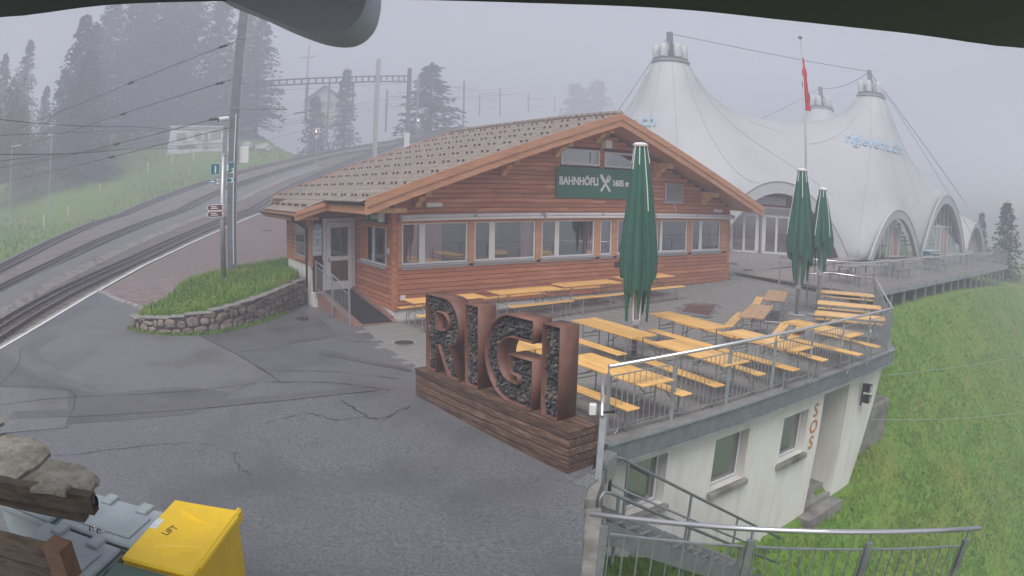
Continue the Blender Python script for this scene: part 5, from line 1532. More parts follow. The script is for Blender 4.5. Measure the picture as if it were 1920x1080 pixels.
# ================================================================== LETTER SIGN
ex = Vector((.618, -.786, 0)); ANG = math.atan2(-.786, .618)
LS = thing('letter_sign', 'big rusty steel RIGI letters filled with dark stones on a brown timber plinth', 'letter sign', (-1.73, 12.17, 0), ANG)
PL, PD, PT = 4.11, .62, .52
MB().box(.03, PL - .03, .03, PD - .03, -.30, PT - .03).build('plinth_core', M['black_rubber'], LS)
nb_ = 6; bh = (PT + .26) / nb_
for k in range(nb_):
    z0 = -.26 + k * bh
    MB().cbox(.0, PL, .0, .028, z0 + .008, z0 + bh - .008, .006).build('front_board', M['plinth_wood'], LS)
    MB().cbox(PL - .028, PL, .030, PD, z0 + .008, z0 + bh - .008, .006).build('end_board', M['plinth_wood'], LS)
    MB().cbox(.0, .028, .030, PD, z0 + .008, z0 + bh - .008, .006).build('end_board', M['plinth_wood'], LS)
    MB().cbox(.03, PL - .03, PD - .03, PD, z0 + .008, z0 + bh - .008, .006).build('back_board', M['plinth_wood'], LS)
for k in range(7):
    y0 = -.01 + k * (PD + .02) / 7
    MB().cbox(-.012, PL + .012, y0 + .004, y0 + (PD + .02) / 7 - .004, PT - .03, PT, .006).build('top_board', M['plinth_wood'], LS)
def arc(cx, cz, rx, rz, a0, a1, n=14): return [(cx + rx * math.cos(RAD(a0 + (a1 - a0) * i / n)), cz + rz * math.sin(RAD(a0 + (a1 - a0) * i / n))) for i in range(n + 1)]
LH = 1.36
def letter(name, loops, x0, lab):
    y0, y1 = .17, .53
    sh = MB()
    for lp in loops:
        n = len(lp); vs = [(x0 + x, y, PT + z) for y in (y0, y1) for x, z in lp]
        sh.add(vs, [(i, (i + 1) % n, n + (i + 1) % n, n + i) for i in range(n)])
    o = sh.build('letter', M['corten'], LS, fix=True); o['label'] = lab
    so = o.modifiers.new('thick', 'SOLIDIFY'); so.thickness = .022; so.offset = 0
    smooth_angle(o, 30)
    outer, holes = loops[0], loops[1:]
    # back plates: filled outline
    for yy, nm, mm in ((y0 + .10, 'inner_plate', 'black_rubber'), (y1 - .02, 'back_plate', 'corten')):
        cu = bpy.data.curves.new('pl', 'CURVE'); cu.dimensions = '2D'; cu.fill_mode = 'BOTH'
        for lp in loops:
            sp = cu.splines.new('POLY'); sp.points.add(len(lp) - 1); sp.use_cyclic_u = True
            for i, (x, z) in enumerate(lp): sp.points[i].co = (x0 + x, PT + z, 0, 1)
        ob = bpy.data.objects.new('pl', cu); COL.objects.link(ob)
        me = bpy.data.meshes.new_from_object(ob.evaluated_get(bpy.context.evaluated_depsgraph_get())); bpy.data.objects.remove(ob)
        me.materials.clear(); me.transform(Matrix.Translation((0, yy, 0)) @ Matrix.Rotation(math.pi / 2, 4, 'X'))
        link(nm, me, M[mm], o)
    # stone fill
    st = MB(); r = random.Random(len(name) + int(x0 * 10))
    xs = [p[0] for p in outer]; zs_ = [p[1] for p in outer]
    x = min(xs) + .03
    while x < max(xs):
        z = .03
        while z < LH:
            px, pz = x + r.uniform(-.02, .02), z + r.uniform(-.02, .02)
            ok = 0
            for q_ in (.062, .040):
                if all(inpoly(px + q_ * cx_, pz + q_ * cz_, outer) and not any(inpoly(px + q_ * cx_, pz + q_ * cz_, h) for h in holes) for cx_, cz_ in ((1, 0), (-1, 0), (0, 1), (0, -1), (.7, .7), (-.7, .7), (.7, -.7), (-.7, -.7))): ok = q_; break
            if ok:
                a, s = r.uniform(0, 6.28), r.uniform(.6, .82) * ok; n = r.choice((4, 5, 6)); dd = r.uniform(.05, .085)
                ring = [(px + s * r.uniform(.8, 1.25) * math.cos(a + 6.283 * i / n), pz + s * r.uniform(.75, 1.2) * math.sin(a + 6.283 * i / n)) for i in range(n)]
                k = .55; ox, oz = r.uniform(-.015, .015), r.uniform(-.015, .015)
                vs = [(x0 + a_, y0 + .10, PT + b_) for a_, b_ in ring] + [(x0 + px + ox + (a_ - px) * k, y0 + .10 - dd * r.uniform(.75, 1.1), PT + pz + oz + (b_ - pz) * k) for a_, b_ in ring]
                st.add(vs, [(i, (i + 1) % n, n + (i + 1) % n, n + i) for i in range(n)] + [tuple(range(n, 2 * n))])
            z += .062
        x += .058
    f = st.build('stone_fill', M['rubble'], o, fix=True); f['kind'] = 'stuff'
I_ = [[(0, 0), (.36, 0), (.36, LH), (0, LH)]]
Rl = [[(0, 0), (.32, 0), (.32, .50), (.40, .50), (.70, 0), (1.08, 0), (.74, .57)] + arc(.60, .93, .44, .43, -52, 90, 14) + [(0, LH)],
      [(.32, .78), (.32, 1.10)] + arc(.52, .94, .20, .16, 90, -90, 8)]
Gl = [arc(.62, .68, .62, .68, 52, 268, 26)[::1] + [(1.16, .0), (1.16, .76), (.66, .76), (.66, .48), (.84, .48), (.84, .30)] + arc(.66, .68, .33, .40, 268, 62, 20) + [(1.00, .98), (1.16, 1.02), (1.16, 1.26)]]
Gl = [[(1.18, 1.36), (.66, 1.36)] + arc(.66, .68, .64, .68, 90, 270, 24) + [(1.18, 0), (1.18, .76), (.62, .76), (.62, .46), (.84, .46), (.84, .33), (.68, .33)] + arc(.68, .68, .34, .35, 270, 90, 16) + [(1.18, 1.03)]]
letter('R', Rl, .12, 'letter R')
letter('Ia', I_, 1.36, 'first letter I')
letter('G', Gl, 1.90, 'letter G')
letter('Ib', I_, 3.30, 'last letter I')
# checker-plate steps and concrete kerb beside the plinth
stp = thing('checker_step', 'small checker-plate step at the right end of the timber plinth', 'step', (1.2, 9.2, 0))
def pw(*p): return [(x - 1.2, y - 9.2) for x, y in p]
MB().prism(pw((.88, 8.60), (1.04, 8.48), (1.36, 9.02), (1.22, 9.16)), -.36, -.13).build('lower_step', M['checker'], stp, fix=True); MB().prism(pw((1.24, 9.20), (1.40, 9.08), (1.58, 9.42), (1.42, 9.56)), -.36, .0).build('upper_step', M['checker'], stp, fix=True)
kb = thing('concrete_kerb', 'worn concrete wall top edging the asphalt above the steel stairs', 'kerb', (.8, 7.3, -.3))
def kp(*p): return [(x - .8, y - 7.3) for x, y in p]
MB().prism(kp((.84, 8.15), (1.14, 8.2), (1.38, 9.15), (1.04, 8.95)), -2.6, .12).build('block', M['concrete_dirty'], kb, fix=True)
MB().prism(kp((.62, 8.02), (1.20, 8.05), (.95, 5.95), (.30, 4.2), (-.25, 4.2), (.36, 5.9)), -2.6, .06).build('block', M['concrete_dirty'], kb, fix=True)
MB().prism(kp((.30, 4.2), (-.25, 4.2), (-.6, -2), (.2, -2)), -2.6, .04).build('block', M['concrete_dirty'], kb, fix=True)
# ================================================================== TERRACE EDGE, RAILINGS, LOWER BUILDING
tb = thing('terrace_edge_beam', 'grey steel fascia beam along the terrace edge above the white wall', 'beam', B(4, -10.45, 0), YAW)
MB().box(-5.05, 5.58, -.06, .01, -.36, -.035).build('web', M['galv_dark'], tb); MB().box(-5.05, 5.60, -.10, .03, -.03, .005).box(-5.05, 5.60, -.09, .02, -.40, -.365).each('flange', M['galv'], tb)
MB().add([(5.60, -.06, -.36), (11.0, 3.22, -.36), (11.0, 3.22, -.02), (5.60, -.06, -.02), (5.55, .03, -.36), (10.95, 3.30, -.36), (10.95, 3.30, -.02), (5.55, .03, -.02)],
         [(0, 1, 2, 3), (7, 6, 5, 4), (0, 4, 5, 1), (1, 5, 6, 2), (2, 6, 7, 3), (3, 7, 4, 0)]).build('end_web', M['galv_dark'], tb, fix=True)
railing('terrace_railing', 'galvanised railing with bright handrail along the front and end of the terrace',
        [B(-.85, -10.22)[:2], B(9.3, -10.42)[:2], B(14.6, -7.2)[:2], B(14.05, -5.45)[:2], B(12.7, -5.2)[:2]], 0, lambda x, y: z_terr(x, y), hgt=1.14, group='railings', rail_r=.032)
gp = thing('gate_post', 'galvanised post with bright slanted handrail end beside the timber plinth', 'railing', (1.22, 8.75, -.3), group='railings')
MB().bar((-.0, .0, -.3), (.05, .25, 1.08), .09, .06).build('post', M['galv'], gp)
MB().tube([(.03, .18, 1.05), (.08, .62, 1.20), (.10, .9, 1.42)], .028, 8).build('handrail', M['stainless'], gp, smooth=True)
MB().cbox(-.12, -.02, .42, .52, .98, 1.14, .01).build('box', M['lamp_white'], gp)
MB().tube([(.05, .2, 1.1), (.16, .22, 1.1)], .018, 8).lathe([(.0, -.03), (.035, -.01), (.035, .01), (0, .03)], 8, (.18, .22, 1.1)).build('knob', M['black_metal'], gp)

SB = thing('lower_building', 'white rendered lower storey under the terrace with curtained windows and SOS lettering', 'building', B(4, -10.25, -2), YAW)
def sb(u): return u - 4
mb = MB()
holes = [(-.30, .62, -1.62, -.62), (1.93, 3.0, -1.80, -.70), (4.29, 5.34, -1.86, -.80), (6.02, 7.36, -3.62, -.60)]
def wall3(mb, u0, u1, z0, z1, y0, y1):
    us = sorted({u0, u1, *[h[0] for h in holes], *[h[1] for h in holes]})
    for a, b in zip(us[:-1], us[1:]):
        hs = [(h[2], h[3]) for h in holes if h[0] <= a + 1e-6 and h[1] >= b - 1e-6]
        for p, q in rect_minus(z0, z1, hs): mb.box(sb(a), sb(b), y0, y1, p + 2, q + 2)
wall3(mb, -1.0, 7.9, -5.2, -.38, 0, .28)
mb.add([(sb(7.9), 0, -3.2), (sb(7.9), 0, 1.62), (sb(9.6), 0.05, 1.62), (sb(8.05), 0.02, -3.2), (sb(7.9), 1.2, -3.2), (sb(7.9), 1.2, 1.62), (sb(9.6), 1.2, 1.62), (sb(8.05), 1.2, -3.2)],
       [(0, 3, 2, 1), (4, 5, 6, 7), (0, 1, 5, 4), (1, 2, 6, 5), (2, 3, 7, 6), (3, 0, 4, 7)])
mb.box(sb(-1.0), sb(7.9), 3.0, 3.2, -3.2, 1.62)
MBw = mb.build('wall', M['plaster'], SB, fix=True)
MB().box(sb(-1.0), sb(9.5), -.03, .1, 1.50, 1.63).build('cornice', M['concrete'], SB)
for h in holes[:3]:
    a, b, c, d = sb(h[0]), sb(h[1]), h[2] + 2, h[3] + 2
    o = MB().cbox(a + .02, b - .02, .18, .24, c + .02, c + .08).cbox(a + .02, b - .02, .18, .24, d - .08, d - .02).cbox(a + .02, a + .08, .18, .24, c + .08, d - .08).cbox(b - .08, b - .02, .18, .24, c + .08, d - .08).build('window', M['white_frame'], SB)
    MB().box(a + .08, b - .08, .20, .21, c + .08, d - .08).build('pane', M['glass'], o)
    cu = MB(); n = 26
    for i in range(n + 1):
        x = a + .04 + (b - a - .08) * i / n; y = .262 + .018 * math.sin(i * 1.9)
        cu.v += [(x, y, c), (x, y, d)]
    cu.f = [(2 * i, 2 * i + 2, 2 * i + 3, 2 * i + 1) for i in range(n)]
    cu.build('curtain', M['curtain_pale'], o, smooth=True)
    MB().cbox(a - .06, b + .06, -.13, .17, c - .13, c - .002, .015).build('sill', M['concrete_dirty'], o)
o = MB().box(sb(6.02), sb(7.36), .9, .98, -1.4, 1.4).build('door', M['concrete'], SB)
MB().box(sb(5.75), sb(7.45), -.42, -.02, -2.7, -1.74).box(sb(6.03), sb(7.35), -.01, .9, -2.9, -1.60).box(sb(6.0), sb(7.38), .3, .89, -2.8, -1.40).each('doorstep', M['concrete_dirty'], SB)
MB().box(sb(5.95), sb(6.02), .28, .98, -1.6, 1.4).box(sb(7.36), sb(7.43), .28, .98, -1.6, 1.4).each('door_reveal', M['plaster'], SB)
for ch, z in (('S', -.93), ('O', -1.33), ('S', -1.73)):
    me = text_mesh(ch, .46, .004, bold=.006); me.transform(Matrix.Translation((sb(5.68), -.012, z + 2)) @ Matrix.Rotation(math.pi / 2, 4, 'X')); link('lettering', me, M['orange_paint'], SB)
fl = thing('wall_floodlight', 'twin black floodlights with silver lenses at the top of the white wall', 'floodlight', B(8.05, -10.35, -.8), YAW)
for k, (dz, dx) in enumerate(((0, 0), (-.30, .05))):
    MB().cbox(-.09 + dx, .11 + dx, -.26, -.02, dz - .10, dz + .10, .02).build('housing', M['black_metal'], fl)
    MB().box(-.07 + dx, .09 + dx, -.268, -.262, dz - .08, dz + .08).build('lens', M['stainless'], fl)
MB().bar((0, .0, .1), (0, .0, -.5), .04).build('bracket', M['black_metal'], fl)
cb = thing('concrete_block', 'mossy weathered concrete block half buried in the slope grass', 'block', B(10.7, -9.4, -2.5), YAW)
MB().cbox(-.9, .9, -.35, .5, -1.4, .55, .06).build('body', M['concrete_dirty'], cb)
# guy cables across the slope
for (a, b, lab) in ((B(9.2, -9.6, -.9), B(34, -13.0, -3.2), 'upper thin cable stretched across the slope grass'), (B(9.0, -9.9, -2.0), B(24, -13.5, -4.6), 'lower thin cable stretched across the slope grass')):
    t = thing('slope_cable', lab, 'cable', a, group='cables over the slope')
    p, q = np.array((0, 0, 0.)), np.array(b) - np.array(a)
    MB().tube([tuple(q * s - np.array([0, 0, .5 * s * (1 - s)])) for s in np.linspace(0, 1, 15)], .012, 5).build('strand', M['galv'], t)

# ================================================================== STEEL STAIRS AND NEAR RAILING
SS = thing('steel_stairs', 'galvanised grating stairs descending along the white lower wall', 'stairs', B(-2.4, -11.1, -.4), YAW)
SLP = .655
def ss(u, v, z): return (u + 2.4, v + 11.1, z + .4)
for k in range(17):
    u = -2.3 + k * .27; z = -.42 - k * .27 * SLP
    o = MB()
    for vv in (-11.55, -10.6): o.bar(ss(u, vv, z), ss(u + .27, vv, z), .012, .035)
    for uu in np.arange(u, u + .28, .09): o.bar(ss(uu, -11.55, z), ss(uu, -10.6, z), .010, .035)
    for vv in np.arange(-11.5, -10.6, .055): o.bar(ss(u, vv, z + .006), ss(u + .27, vv, z + .006), .006, .02)
    o.build('tread', M['galv'], SS)
for v in (-11.62, -10.53):
    MB().bar(ss(-2.6, v, -.36), ss(2.6, v, -.36 - 5.2 * SLP), .02, .30).build('stringer', M['galv_dark'], SS)
def stair_rail(v, u0, z0, L_, nm='handrail'):
    MB().tube([ss(u0, v, z0 - .55), ss(u0, v, z0 - .06), ss(u0 + .07, v, z0 + .02), ss(u0 + .22, v, z0 - .04), ss(u0 + L_, v, z0 - (L_ - .17) * SLP)], .027, 8).build(nm, M['galv_dark'], SS, smooth=True)
    MB().tube([ss(u0, v, z0 - .42), ss(u0 + L_, v, z0 - .42 - (L_ - .10) * SLP)], .022, 8).build('mid_rail', M['galv_dark'], SS, smooth=True)
    for du in (.35, 2.0, 3.6):
        MB().bar(ss(u0 + du, v, z0 - .0 - (du - .17) * SLP), ss(u0 + du, v, z0 - 1.05 - du * SLP), .045, .03).build('post', M['galv_dark'], SS)
stair_rail(-10.62, -1.02, -.22, 5.6)
stair_rail(-11.55, -2.02, -.20, 5.2)
bn = thing('banner', 'white banner with red figure and station lettering under the stair grating', 'banner', B(-.5, -10.42, -2.75), YAW)
MB().box(-1.5, 1.3, .0, .01, -.5, .75).build('sheet', M['umbrella_trim'], bn)
flat_text(bn, 'station', .26, .55, -.006, .58, M['black_rubber'], bold=.002)
MB().prism([(-.55, -.1), (-.42, .12), (-.30, .28), (-.22, .2), (-.28, .05), (-.15, -.05), (-.3, -.08), (-.36, -.2)], -.008, -.002, axis='y').build('figure', M['flag_red'], bn, fix=True)
NR = thing('landing_railing', 'bright thick handrail with galvanised bars on the near stair landing', 'railing', (.77, 5.85, -.3), group='railings')
n0, n1 = np.array([0, 0, 1.10]), np.array([3.95, -1.46, 1.10])
MB().tube([tuple(n0 + (n1 - n0) * t) for t in (0, .5, 1)], .028, 12).build('handrail', M['stainless'], NR, smooth=True)
dirn = (n1 - n0)
for t in (.035, .38, .68, .965):
    p = n0 + dirn * t; MB().bar((p[0], p[1], -.9), (p[0], p[1], .98), .07, .05).tube([(p[0], p[1], .95), (p[0], p[1], 1.10)], .014, 6).build('post', M['galv'], NR)
for a, b in ((.05, .365), (.395, .665), (.695, .95)):
    p, q = n0 + dirn * a, n0 + dirn * b
    MB().bar((p[0], p[1], .90), (q[0], q[1], .90), .03, .014).bar((p[0], p[1], -.1), (q[0], q[1], -.1), .03, .014).each('panel_rail', M['galv'], NR)
    m = 9
    for i in range(m + 1):
        s = p + (q - p) * i / m; MB().bar((s[0], s[1], -.1), (s[0], s[1], .90), .012).build('baluster', M['galv'], NR)

# ================================================================== BINS AND SHELTER
def container(name, label, loc, rz, w, d, hgt, m, kind='flat', grp=None):
    t = thing(name, label, 'bin', loc, rz, grp)
    b = MB().add([(-w * .44, -d * .40, .16), (w * .44, -d * .40, .16), (w * .44, d * .40, .16), (-w * .44, d * .40, .16), (-w * .49, -d * .48, hgt - .08), (w * .49, -d * .48, hgt - .08), (w * .49, d * .48, hgt - .08), (-w * .49, d * .48, hgt - .08)],
                 [(0, 3, 2, 1), (4, 5, 6, 7), (0, 1, 5, 4), (1, 2, 6, 5), (2, 3, 7, 6), (3, 0, 4, 7)]).build('body', m, t)
    MB().cbox(-w * .51, w * .51, -d * .50, d * .50, hgt - .13, hgt - .06, .012).build('rim', m, b)
    l = MB().cbox(-w * .505, w * .505, -d * .51, d * .50, hgt - .052, hgt, .018).build('lid', m, t)
    for sx in (-1, 1):
        for sy in (-1, 1): MB().tube([(sx * w * .36 - .025, sy * d * .32, .08), (sx * w * .36 + .025, sy * d * .32, .08)], .08, 12).build('wheel', M['black_rubber'], t)
    if kind == 'grey':
        MB().cbox(-w * .40, w * .40, -d * .36, d * .22, hgt, hgt + .016, .012).build('raised_panel', m, l)
        for s in (-.24, .24): MB().cbox(s * w - .07, s * w + .07, d * .28, d * .54, hgt - .03, hgt + .035, .012).build('hinge', m, l)
        for s in (-.05, .05): MB().tube([(s - .02, -d * .45, hgt), (s, -d * .45, hgt + .05), (s + .03, -d * .42, hgt + .03)], .008, 5).build('hook', M['iron'], l)
        me = text_mesh('Papier', .07, .0008); me.transform(Matrix.Translation((.02, -d * .40, hgt + .0205))); link('lettering', me, M['sign_white'], l)
    if kind == 'yellow':
        MB().cbox(w * .47, w * .55, -d * .52, d * .52, hgt - .12, hgt + .02, .02).build('front_lip', m, l)
        MB().tube([(w * .53, -d * .4, hgt - .02), (w * .53, d * .4, hgt - .02)], .03, 8).build('handle_bar', m, l)
        for y0, s in ((.14, 1), (-.12, -1)):
            MB().add([(-.16, y0 * d * 2.0, hgt), (-.12, y0 * d * 2.0 + .05 * s, hgt), (.28, y0 * d * 1.1, hgt), (-.14, y0 * d * 2.0 + .02 * s, hgt + .035)], [(0, 1, 3), (1, 2, 3), (2, 0, 3)]).build('lid_rib', m, l, fix=True)
        me = text_mesh('LiFT', .11, .0006, bold=.001); me.transform(Matrix.Translation((-.12, .0, hgt + .001)) @ Matrix.Rotation(RAD(75), 4, 'Z')); link('lettering', me, M['black_rubber'], l)
        MB().cbox(-.34, -.26, -.03, .17, hgt + .001, hgt + .003, .001).build('sticker', M['paper'], l)
    return t
zc_ = -.33
container('yellow_container', 'bright yellow wheeled waste container beside the grey bins', (-2.74, 4.42, zc_), RAD(1), .70, 1.22, 1.36, M['yellow_plastic'], 'yellow')
container('grey_container', 'grey recycling container with hinged lid between the yellow one and the shelter', (-3.55, 4.42, zc_), RAD(-3), .96, .74, 1.34, M['grey_plastic'], 'grey', 'grey recycling containers')
container('grey_container', 'grey recycling container nearest the camera, half under the stone shelter roof', (-3.70, 3.62, zc_), RAD(-3), 1.0, .74, 1.34, M['grey_plastic'], 'grey', 'grey recycling containers')
container('grey_container', 'grey recycling container farthest left, only its lid edge showing past the shelter', (-4.62, 4.45, zc_), RAD(-3), .96, .74, 1.34, M['grey_plastic'], 'plain', 'grey recycling containers')
container('green_container', 'dark green waste bin squeezed against the yellow container', (-2.82, 3.38, zc_), RAD(2), .60, .80, 1.32, M['green_plastic'], 'plain')
SH = thing('bin_shelter', 'old timber shelter roofed with rough grey stone slabs beside the bins', 'shelter', (-3.0, 2.6, zc_))
def sh(x, y, z): return (x + 3.0, y - 2.6, z - zc_)
MB().bar(sh(-4.6, 2.62, 1.97), sh(-2.56, 3.02, 1.97), .10, .13).build('eave_beam', M['old_wood'], SH)
MB().bar(sh(-4.6, 2.70, 1.86), sh(-2.70, 3.04, 1.86), .10, .10).build('lower_beam', M['old_wood'], SH)
MB().bar(sh(-2.74, 2.66, 1.56), sh(-2.74, 2.66, 1.80), .17, .17).build('bracket', M['brown_wood'], SH)
MB().tube([sh(-2.60, 3.00, 1.985), sh(-2.535, 3.02, 1.99)], .04, 10, cap=False).build('gutter_end', M['black_metal'], SH)
for k in range(8):
    z0 = 1.66 - k * .21
    MB().bar(sh(-4.6, 2.36, z0), sh(-2.82, 2.68, z0), .04, .20).build('wall_board', M['old_wood'], SH)
MB().bar(sh(-2.80, 2.64, -.33), sh(-2.80, 2.64, 1.7), .12, .12).build('corner_post', M['old_wood'], SH)
def slab(pts, z0, tilt, seed):
    r = random.Random(seed); o = MB(); n = len(pts)
    cx, cy = sum(p[0] for p in pts) / n, sum(p[1] for p in pts) / n
    fine = []
    for i in range(n):
        a, b = pts[i], pts[(i + 1) % n]
        for k in range(5): t = k / 5; fine.append((a[0] + (b[0] - a[0]) * t + r.uniform(-.018, .018), a[1] + (b[1] - a[1]) * t + r.uniform(-.018, .018)))
    m = len(fine); zz = lambda x, y: z0 + tilt[0] * (x - cx) + tilt[1] * (y - cy)
    vs = [sh(x, y, zz(x, y) - .035) for x, y in fine] + [sh(x, y, zz(x, y) - .01 + r.uniform(-.006, .006)) for x, y in fine] + [sh(cx + (x - cx) * .86, cy + (y - cy) * .86, zz(x, y) + .008 + r.uniform(-.006, .006)) for x, y in fine] + [sh(cx, cy, zz(cx, cy) + .012)]
    fs = [tuple(range(m))[::-1]] + [(k * m + i, k * m + (i + 1) % m, (k + 1) * m + (i + 1) % m, (k + 1) * m + i) for k in range(2) for i in range(m)] + [(2 * m + i, 2 * m + (i + 1) % m, 3 * m) for i in range(m)]
    o.add(vs, fs).build('roof_slab', M['slab_stone'], SH, fix=True)
slab([(-3.30, 2.90), (-2.64, 3.04), (-2.70, 3.34), (-3.00, 3.50), (-3.36, 3.46)], 2.0, (.02, -.03), 1)
slab([(-4.10, 2.76), (-3.28, 2.93), (-3.34, 3.52), (-3.65, 3.72), (-4.15, 3.66)], 2.02, (.02, -.03), 2)
slab([(-5.0, 2.62), (-4.08, 2.82), (-4.12, 3.7), (-4.5, 3.9), (-5.1, 3.7)], 2.10, (.02, -.03), 3)
slab([(-3.05, 2.86), (-2.74, 2.93), (-2.78, 3.06), (-3.05, 3.02)], 2.045, (.02, -.03), 4)

# ---- dark hood of the webcam itself, shaped as an arched eave farther out
EV = thing('roof_eave', 'dark roof eave edge overhanging the top of the view', 'eave', (0, 1.2, 4.3))
EO = (0, 1.2, 4.3)
ed = [(-4.4, 5.5), (-3.2, 4.95), (-2.26, 4.665), (-1.52, 4.54), (-.96, 4.445), (-.44, 4.385), (.04, 4.36), (.54, 4.375), (.92, 4.395), (1.4, 4.45), (2.16, 4.57), (3.2, 4.86), (4.4, 5.35)]
ed = [tuple(p) for p in spline(ed, 4)]
mb = MB(); n = len(ed)
for y, dz in ((2.0, 0), (2.0, .10), (-1.2, .35), (-1.2, .22)):
    mb.v += [(x - EO[0], y - EO[1], z + dz - EO[2]) for x, z in ed]
for k in range(4): mb.f += [(k * n + i, k * n + i + 1, ((k + 1) % 4) * n + i + 1, ((k + 1) % 4) * n + i) for i in range(n - 1)]
smooth_angle(mb.build('eave_board', M['eave_dark'], EV, fix=True))  # stands in for the lip of the camera housing, no house roof
br_ = [tuple(p) for p in spline([(-1.02, 4.48), (-.88, 4.41), (-.74, 4.335), (-.62, 4.285), (-.53, 4.278), (-.475, 4.32), (-.455, 4.39), (-.455, 4.5)], 5)] + [(-.7, 4.6), (-1.0, 4.6)]
MB().prism([(x, z - EO[2]) for x, z in br_], 1.99 - EO[1], 2.22 - EO[1], axis='y').build('rounded_bracket', M['bracket_grey'], EV, fix=True)  # grey drop shape hanging from the camera hood
EV['label'] = 'dark arched roof eave with rounded grey bracket across the top of the view'
# ================================================================== MASTS, SIGNS, WIRES BY THE TRACKS
def hmast(name, label, x, y, z0, z1, w, rot=0., grp='overhead line masts', m='mast_steel', arms=()):
    """I-section steel mast with optional cantilever arms (height, length, direction)"""
    t = thing(name, label, 'mast', (x, y, z0), rot, grp)
    h_ = z1 - z0; f = w * .12
    MB().box(-w / 2, w / 2, -w / 2, -w / 2 + f, 0, h_).box(-w / 2, w / 2, w / 2 - f, w / 2, 0, h_).box(-f / 2, f / 2, -w / 2 + f, w / 2 - f, 0, h_).build('column', M[m], t)
    for (hh, L_, s) in arms:
        MB().tube([(0, 0, hh), (s * L_, 0, hh)], .045, 6).tube([(0, 0, hh - 1.6), (s * L_, 0, hh - 1.6)], .04, 6).tube([(0, 0, hh + .5), (s * L_ * .8, 0, hh)], .02, 5).build('arm', M[m], t)
        for q in (.18, .8): MB().lathe([(.03, -.12), (.09, -.06), (.05, 0), (.09, .06), (.03, .12)], 8, (s * L_ * q, 0, hh - .15)).build('insulator', M['brown_sign'], t)
    return t
ml = thing('catenary_mast', 'tall dark steel mast on the verge carrying wires, camera and cable duct', 'mast', (-10.05, 22.9, .55), RAD(25), 'overhead line masts')
w = .34
MB().box(-w / 2, w / 2, -w / 2, -w / 2 + .03, 0, 13.5).box(-w / 2, w / 2, w / 2 - .03, w / 2, 0, 13.5).box(-.02, .02, -w / 2 + .03, w / 2 - .03, 0, 13.5).build('column', M['mast_steel'], ml)
MB().box(w / 2 + .004, w / 2 + .03, -w / 2, w / 2, .5, 13.5).build('pale_cover', M['mast_light'], ml)
MB().tube([(.06, -w / 2 - .03, .6), (.06, -w / 2 - .03, 5.6), (.05, -w / 2 - .03, 6.0)], .022, 6).build('cable_duct', M['umbrella_trim'], ml)
MB().cbox(-.45, .45, -.45, .45, -.5, .16, .03).build('foundation', M['concrete_dirty'], ml)
for z in (3.0, 5.9, 6.2, 8.9): MB().box(-w / 2 - .02, w / 2 + .035, -w / 2 - .02, w / 2 + .02, z, z + .05).build('clamp', M['galv_dark'], ml)
MB().tube([(0, 0, 6.1), (.3, -.5, 6.15), (2.1, .9, 6.25)], .025, 6).build('bracket_arm', M['galv'], ml)
c = MB().tube([(-.25, -.35, 5.85), (-.62, -.50, 5.80)], .09, 12).build('webcam', M['lamp_white'], ml); MB().tube([(-.61, -.497, 5.80), (-.65, -.512, 5.795)], .07, 12).build('lens', M['black_metal'], c)
MB().cbox(.20, .62, -.06, .06, 4.2, 4.82).build('junction_box', M['lamp_white'], ml)
sp = thing('platform_sign_post', 'galvanised post with teal platform signs 1 and 2 on the verge', 'sign post', (-9.5, 20.85, .5), RAD(24))
MB().tube([(0, 0, 0), (0, 0, 4.48)], .10, 14).build('post', M['galv'], sp, smooth=True); MB().lathe([(.105, 4.46), (.105, 4.50), (.02, 4.53)], 12).build('cap', M['mast_light'], sp)
def plate(x0, x1, z0, z1, m, txts, nm='sign_plate', y=-.06):
    o = MB().cbox(x0, x1, y - .03, y, z0, z1, .006).build(nm, M[m], sp)
    MB().box(x0 + .01, x1 - .01, y - .0335, y - .0305, z0 + .01, z0 + .025).box(x0 + .01, x1 - .01, y - .0335, y - .0305, z1 - .025, z1 - .01).box(x0 + .01, x0 + .025, y - .0335, y - .0305, z0 + .025, z1 - .025).box(x1 - .025, x1 - .01, y - .0335, y - .0305, z0 + .025, z1 - .025).build('border', M['sign_white'], o)
    for tx, sz, xx, zz in txts:
        me = text_mesh(tx, sz, .002, bold=.006); me.transform(Matrix.Translation((xx, y - .034, zz)) @ Matrix.Rotation(math.pi / 2, 4, 'X')); link('lettering', me, M['sign_white'], o)
    return o
plate(-.47, -.11, 3.82, 4.22, 'teal_sign', [('1', .34, -.28, 4.0)])
o = plate(-.47, -.11, 3.52, 3.71, 'teal_sign', [('2', .19, -.20, 3.61)])
MB().add([(-.43, -.095, 3.615), (-.35, -.095, 3.67), (-.35, -.095, 3.63), (-.27, -.095, 3.63), (-.27, -.095, 3.60), (-.35, -.095, 3.60), (-.35, -.095, 3.56)], [(0, 6, 5, 4, 3, 2, 1)]).build('arrow', M['sign_white'], o)
plate(.11, .40, 3.86, 4.24, 'teal_sign', [('1', .3, .16, 4.04), ('2', .2, .34, 3.95)]); plate(.11, .40, 3.54, 3.72, 'teal_sign', [('2', .17, .33, 3.63)])
for k, z in enumerate((2.66, 2.44)):
    o = MB().prism([(-.58, z + .10), (-.50, z), (.06, z), (.06, z + .20), (-.50, z + .20)], -.15, -.115, axis='y').build('hiking_sign', M['sign_white'], sp, fix=True)
    MB().prism([(-.55, z + .10), (-.49, z + .02), (.04, z + .02), (.04, z + .18), (-.49, z + .18)], -.155, -.151, axis='y').build('sign_face', M['brown_sign'], o, fix=True)
    MB().box(-.42, -.16, -.160, -.157, z + .06, z + .085).box(-.42, -.22, -.160, -.157, z + .115, z + .14).box(-.02, .02, -.160, -.157, z + .04, z + .16).each('lettering', M['sign_white'], o)
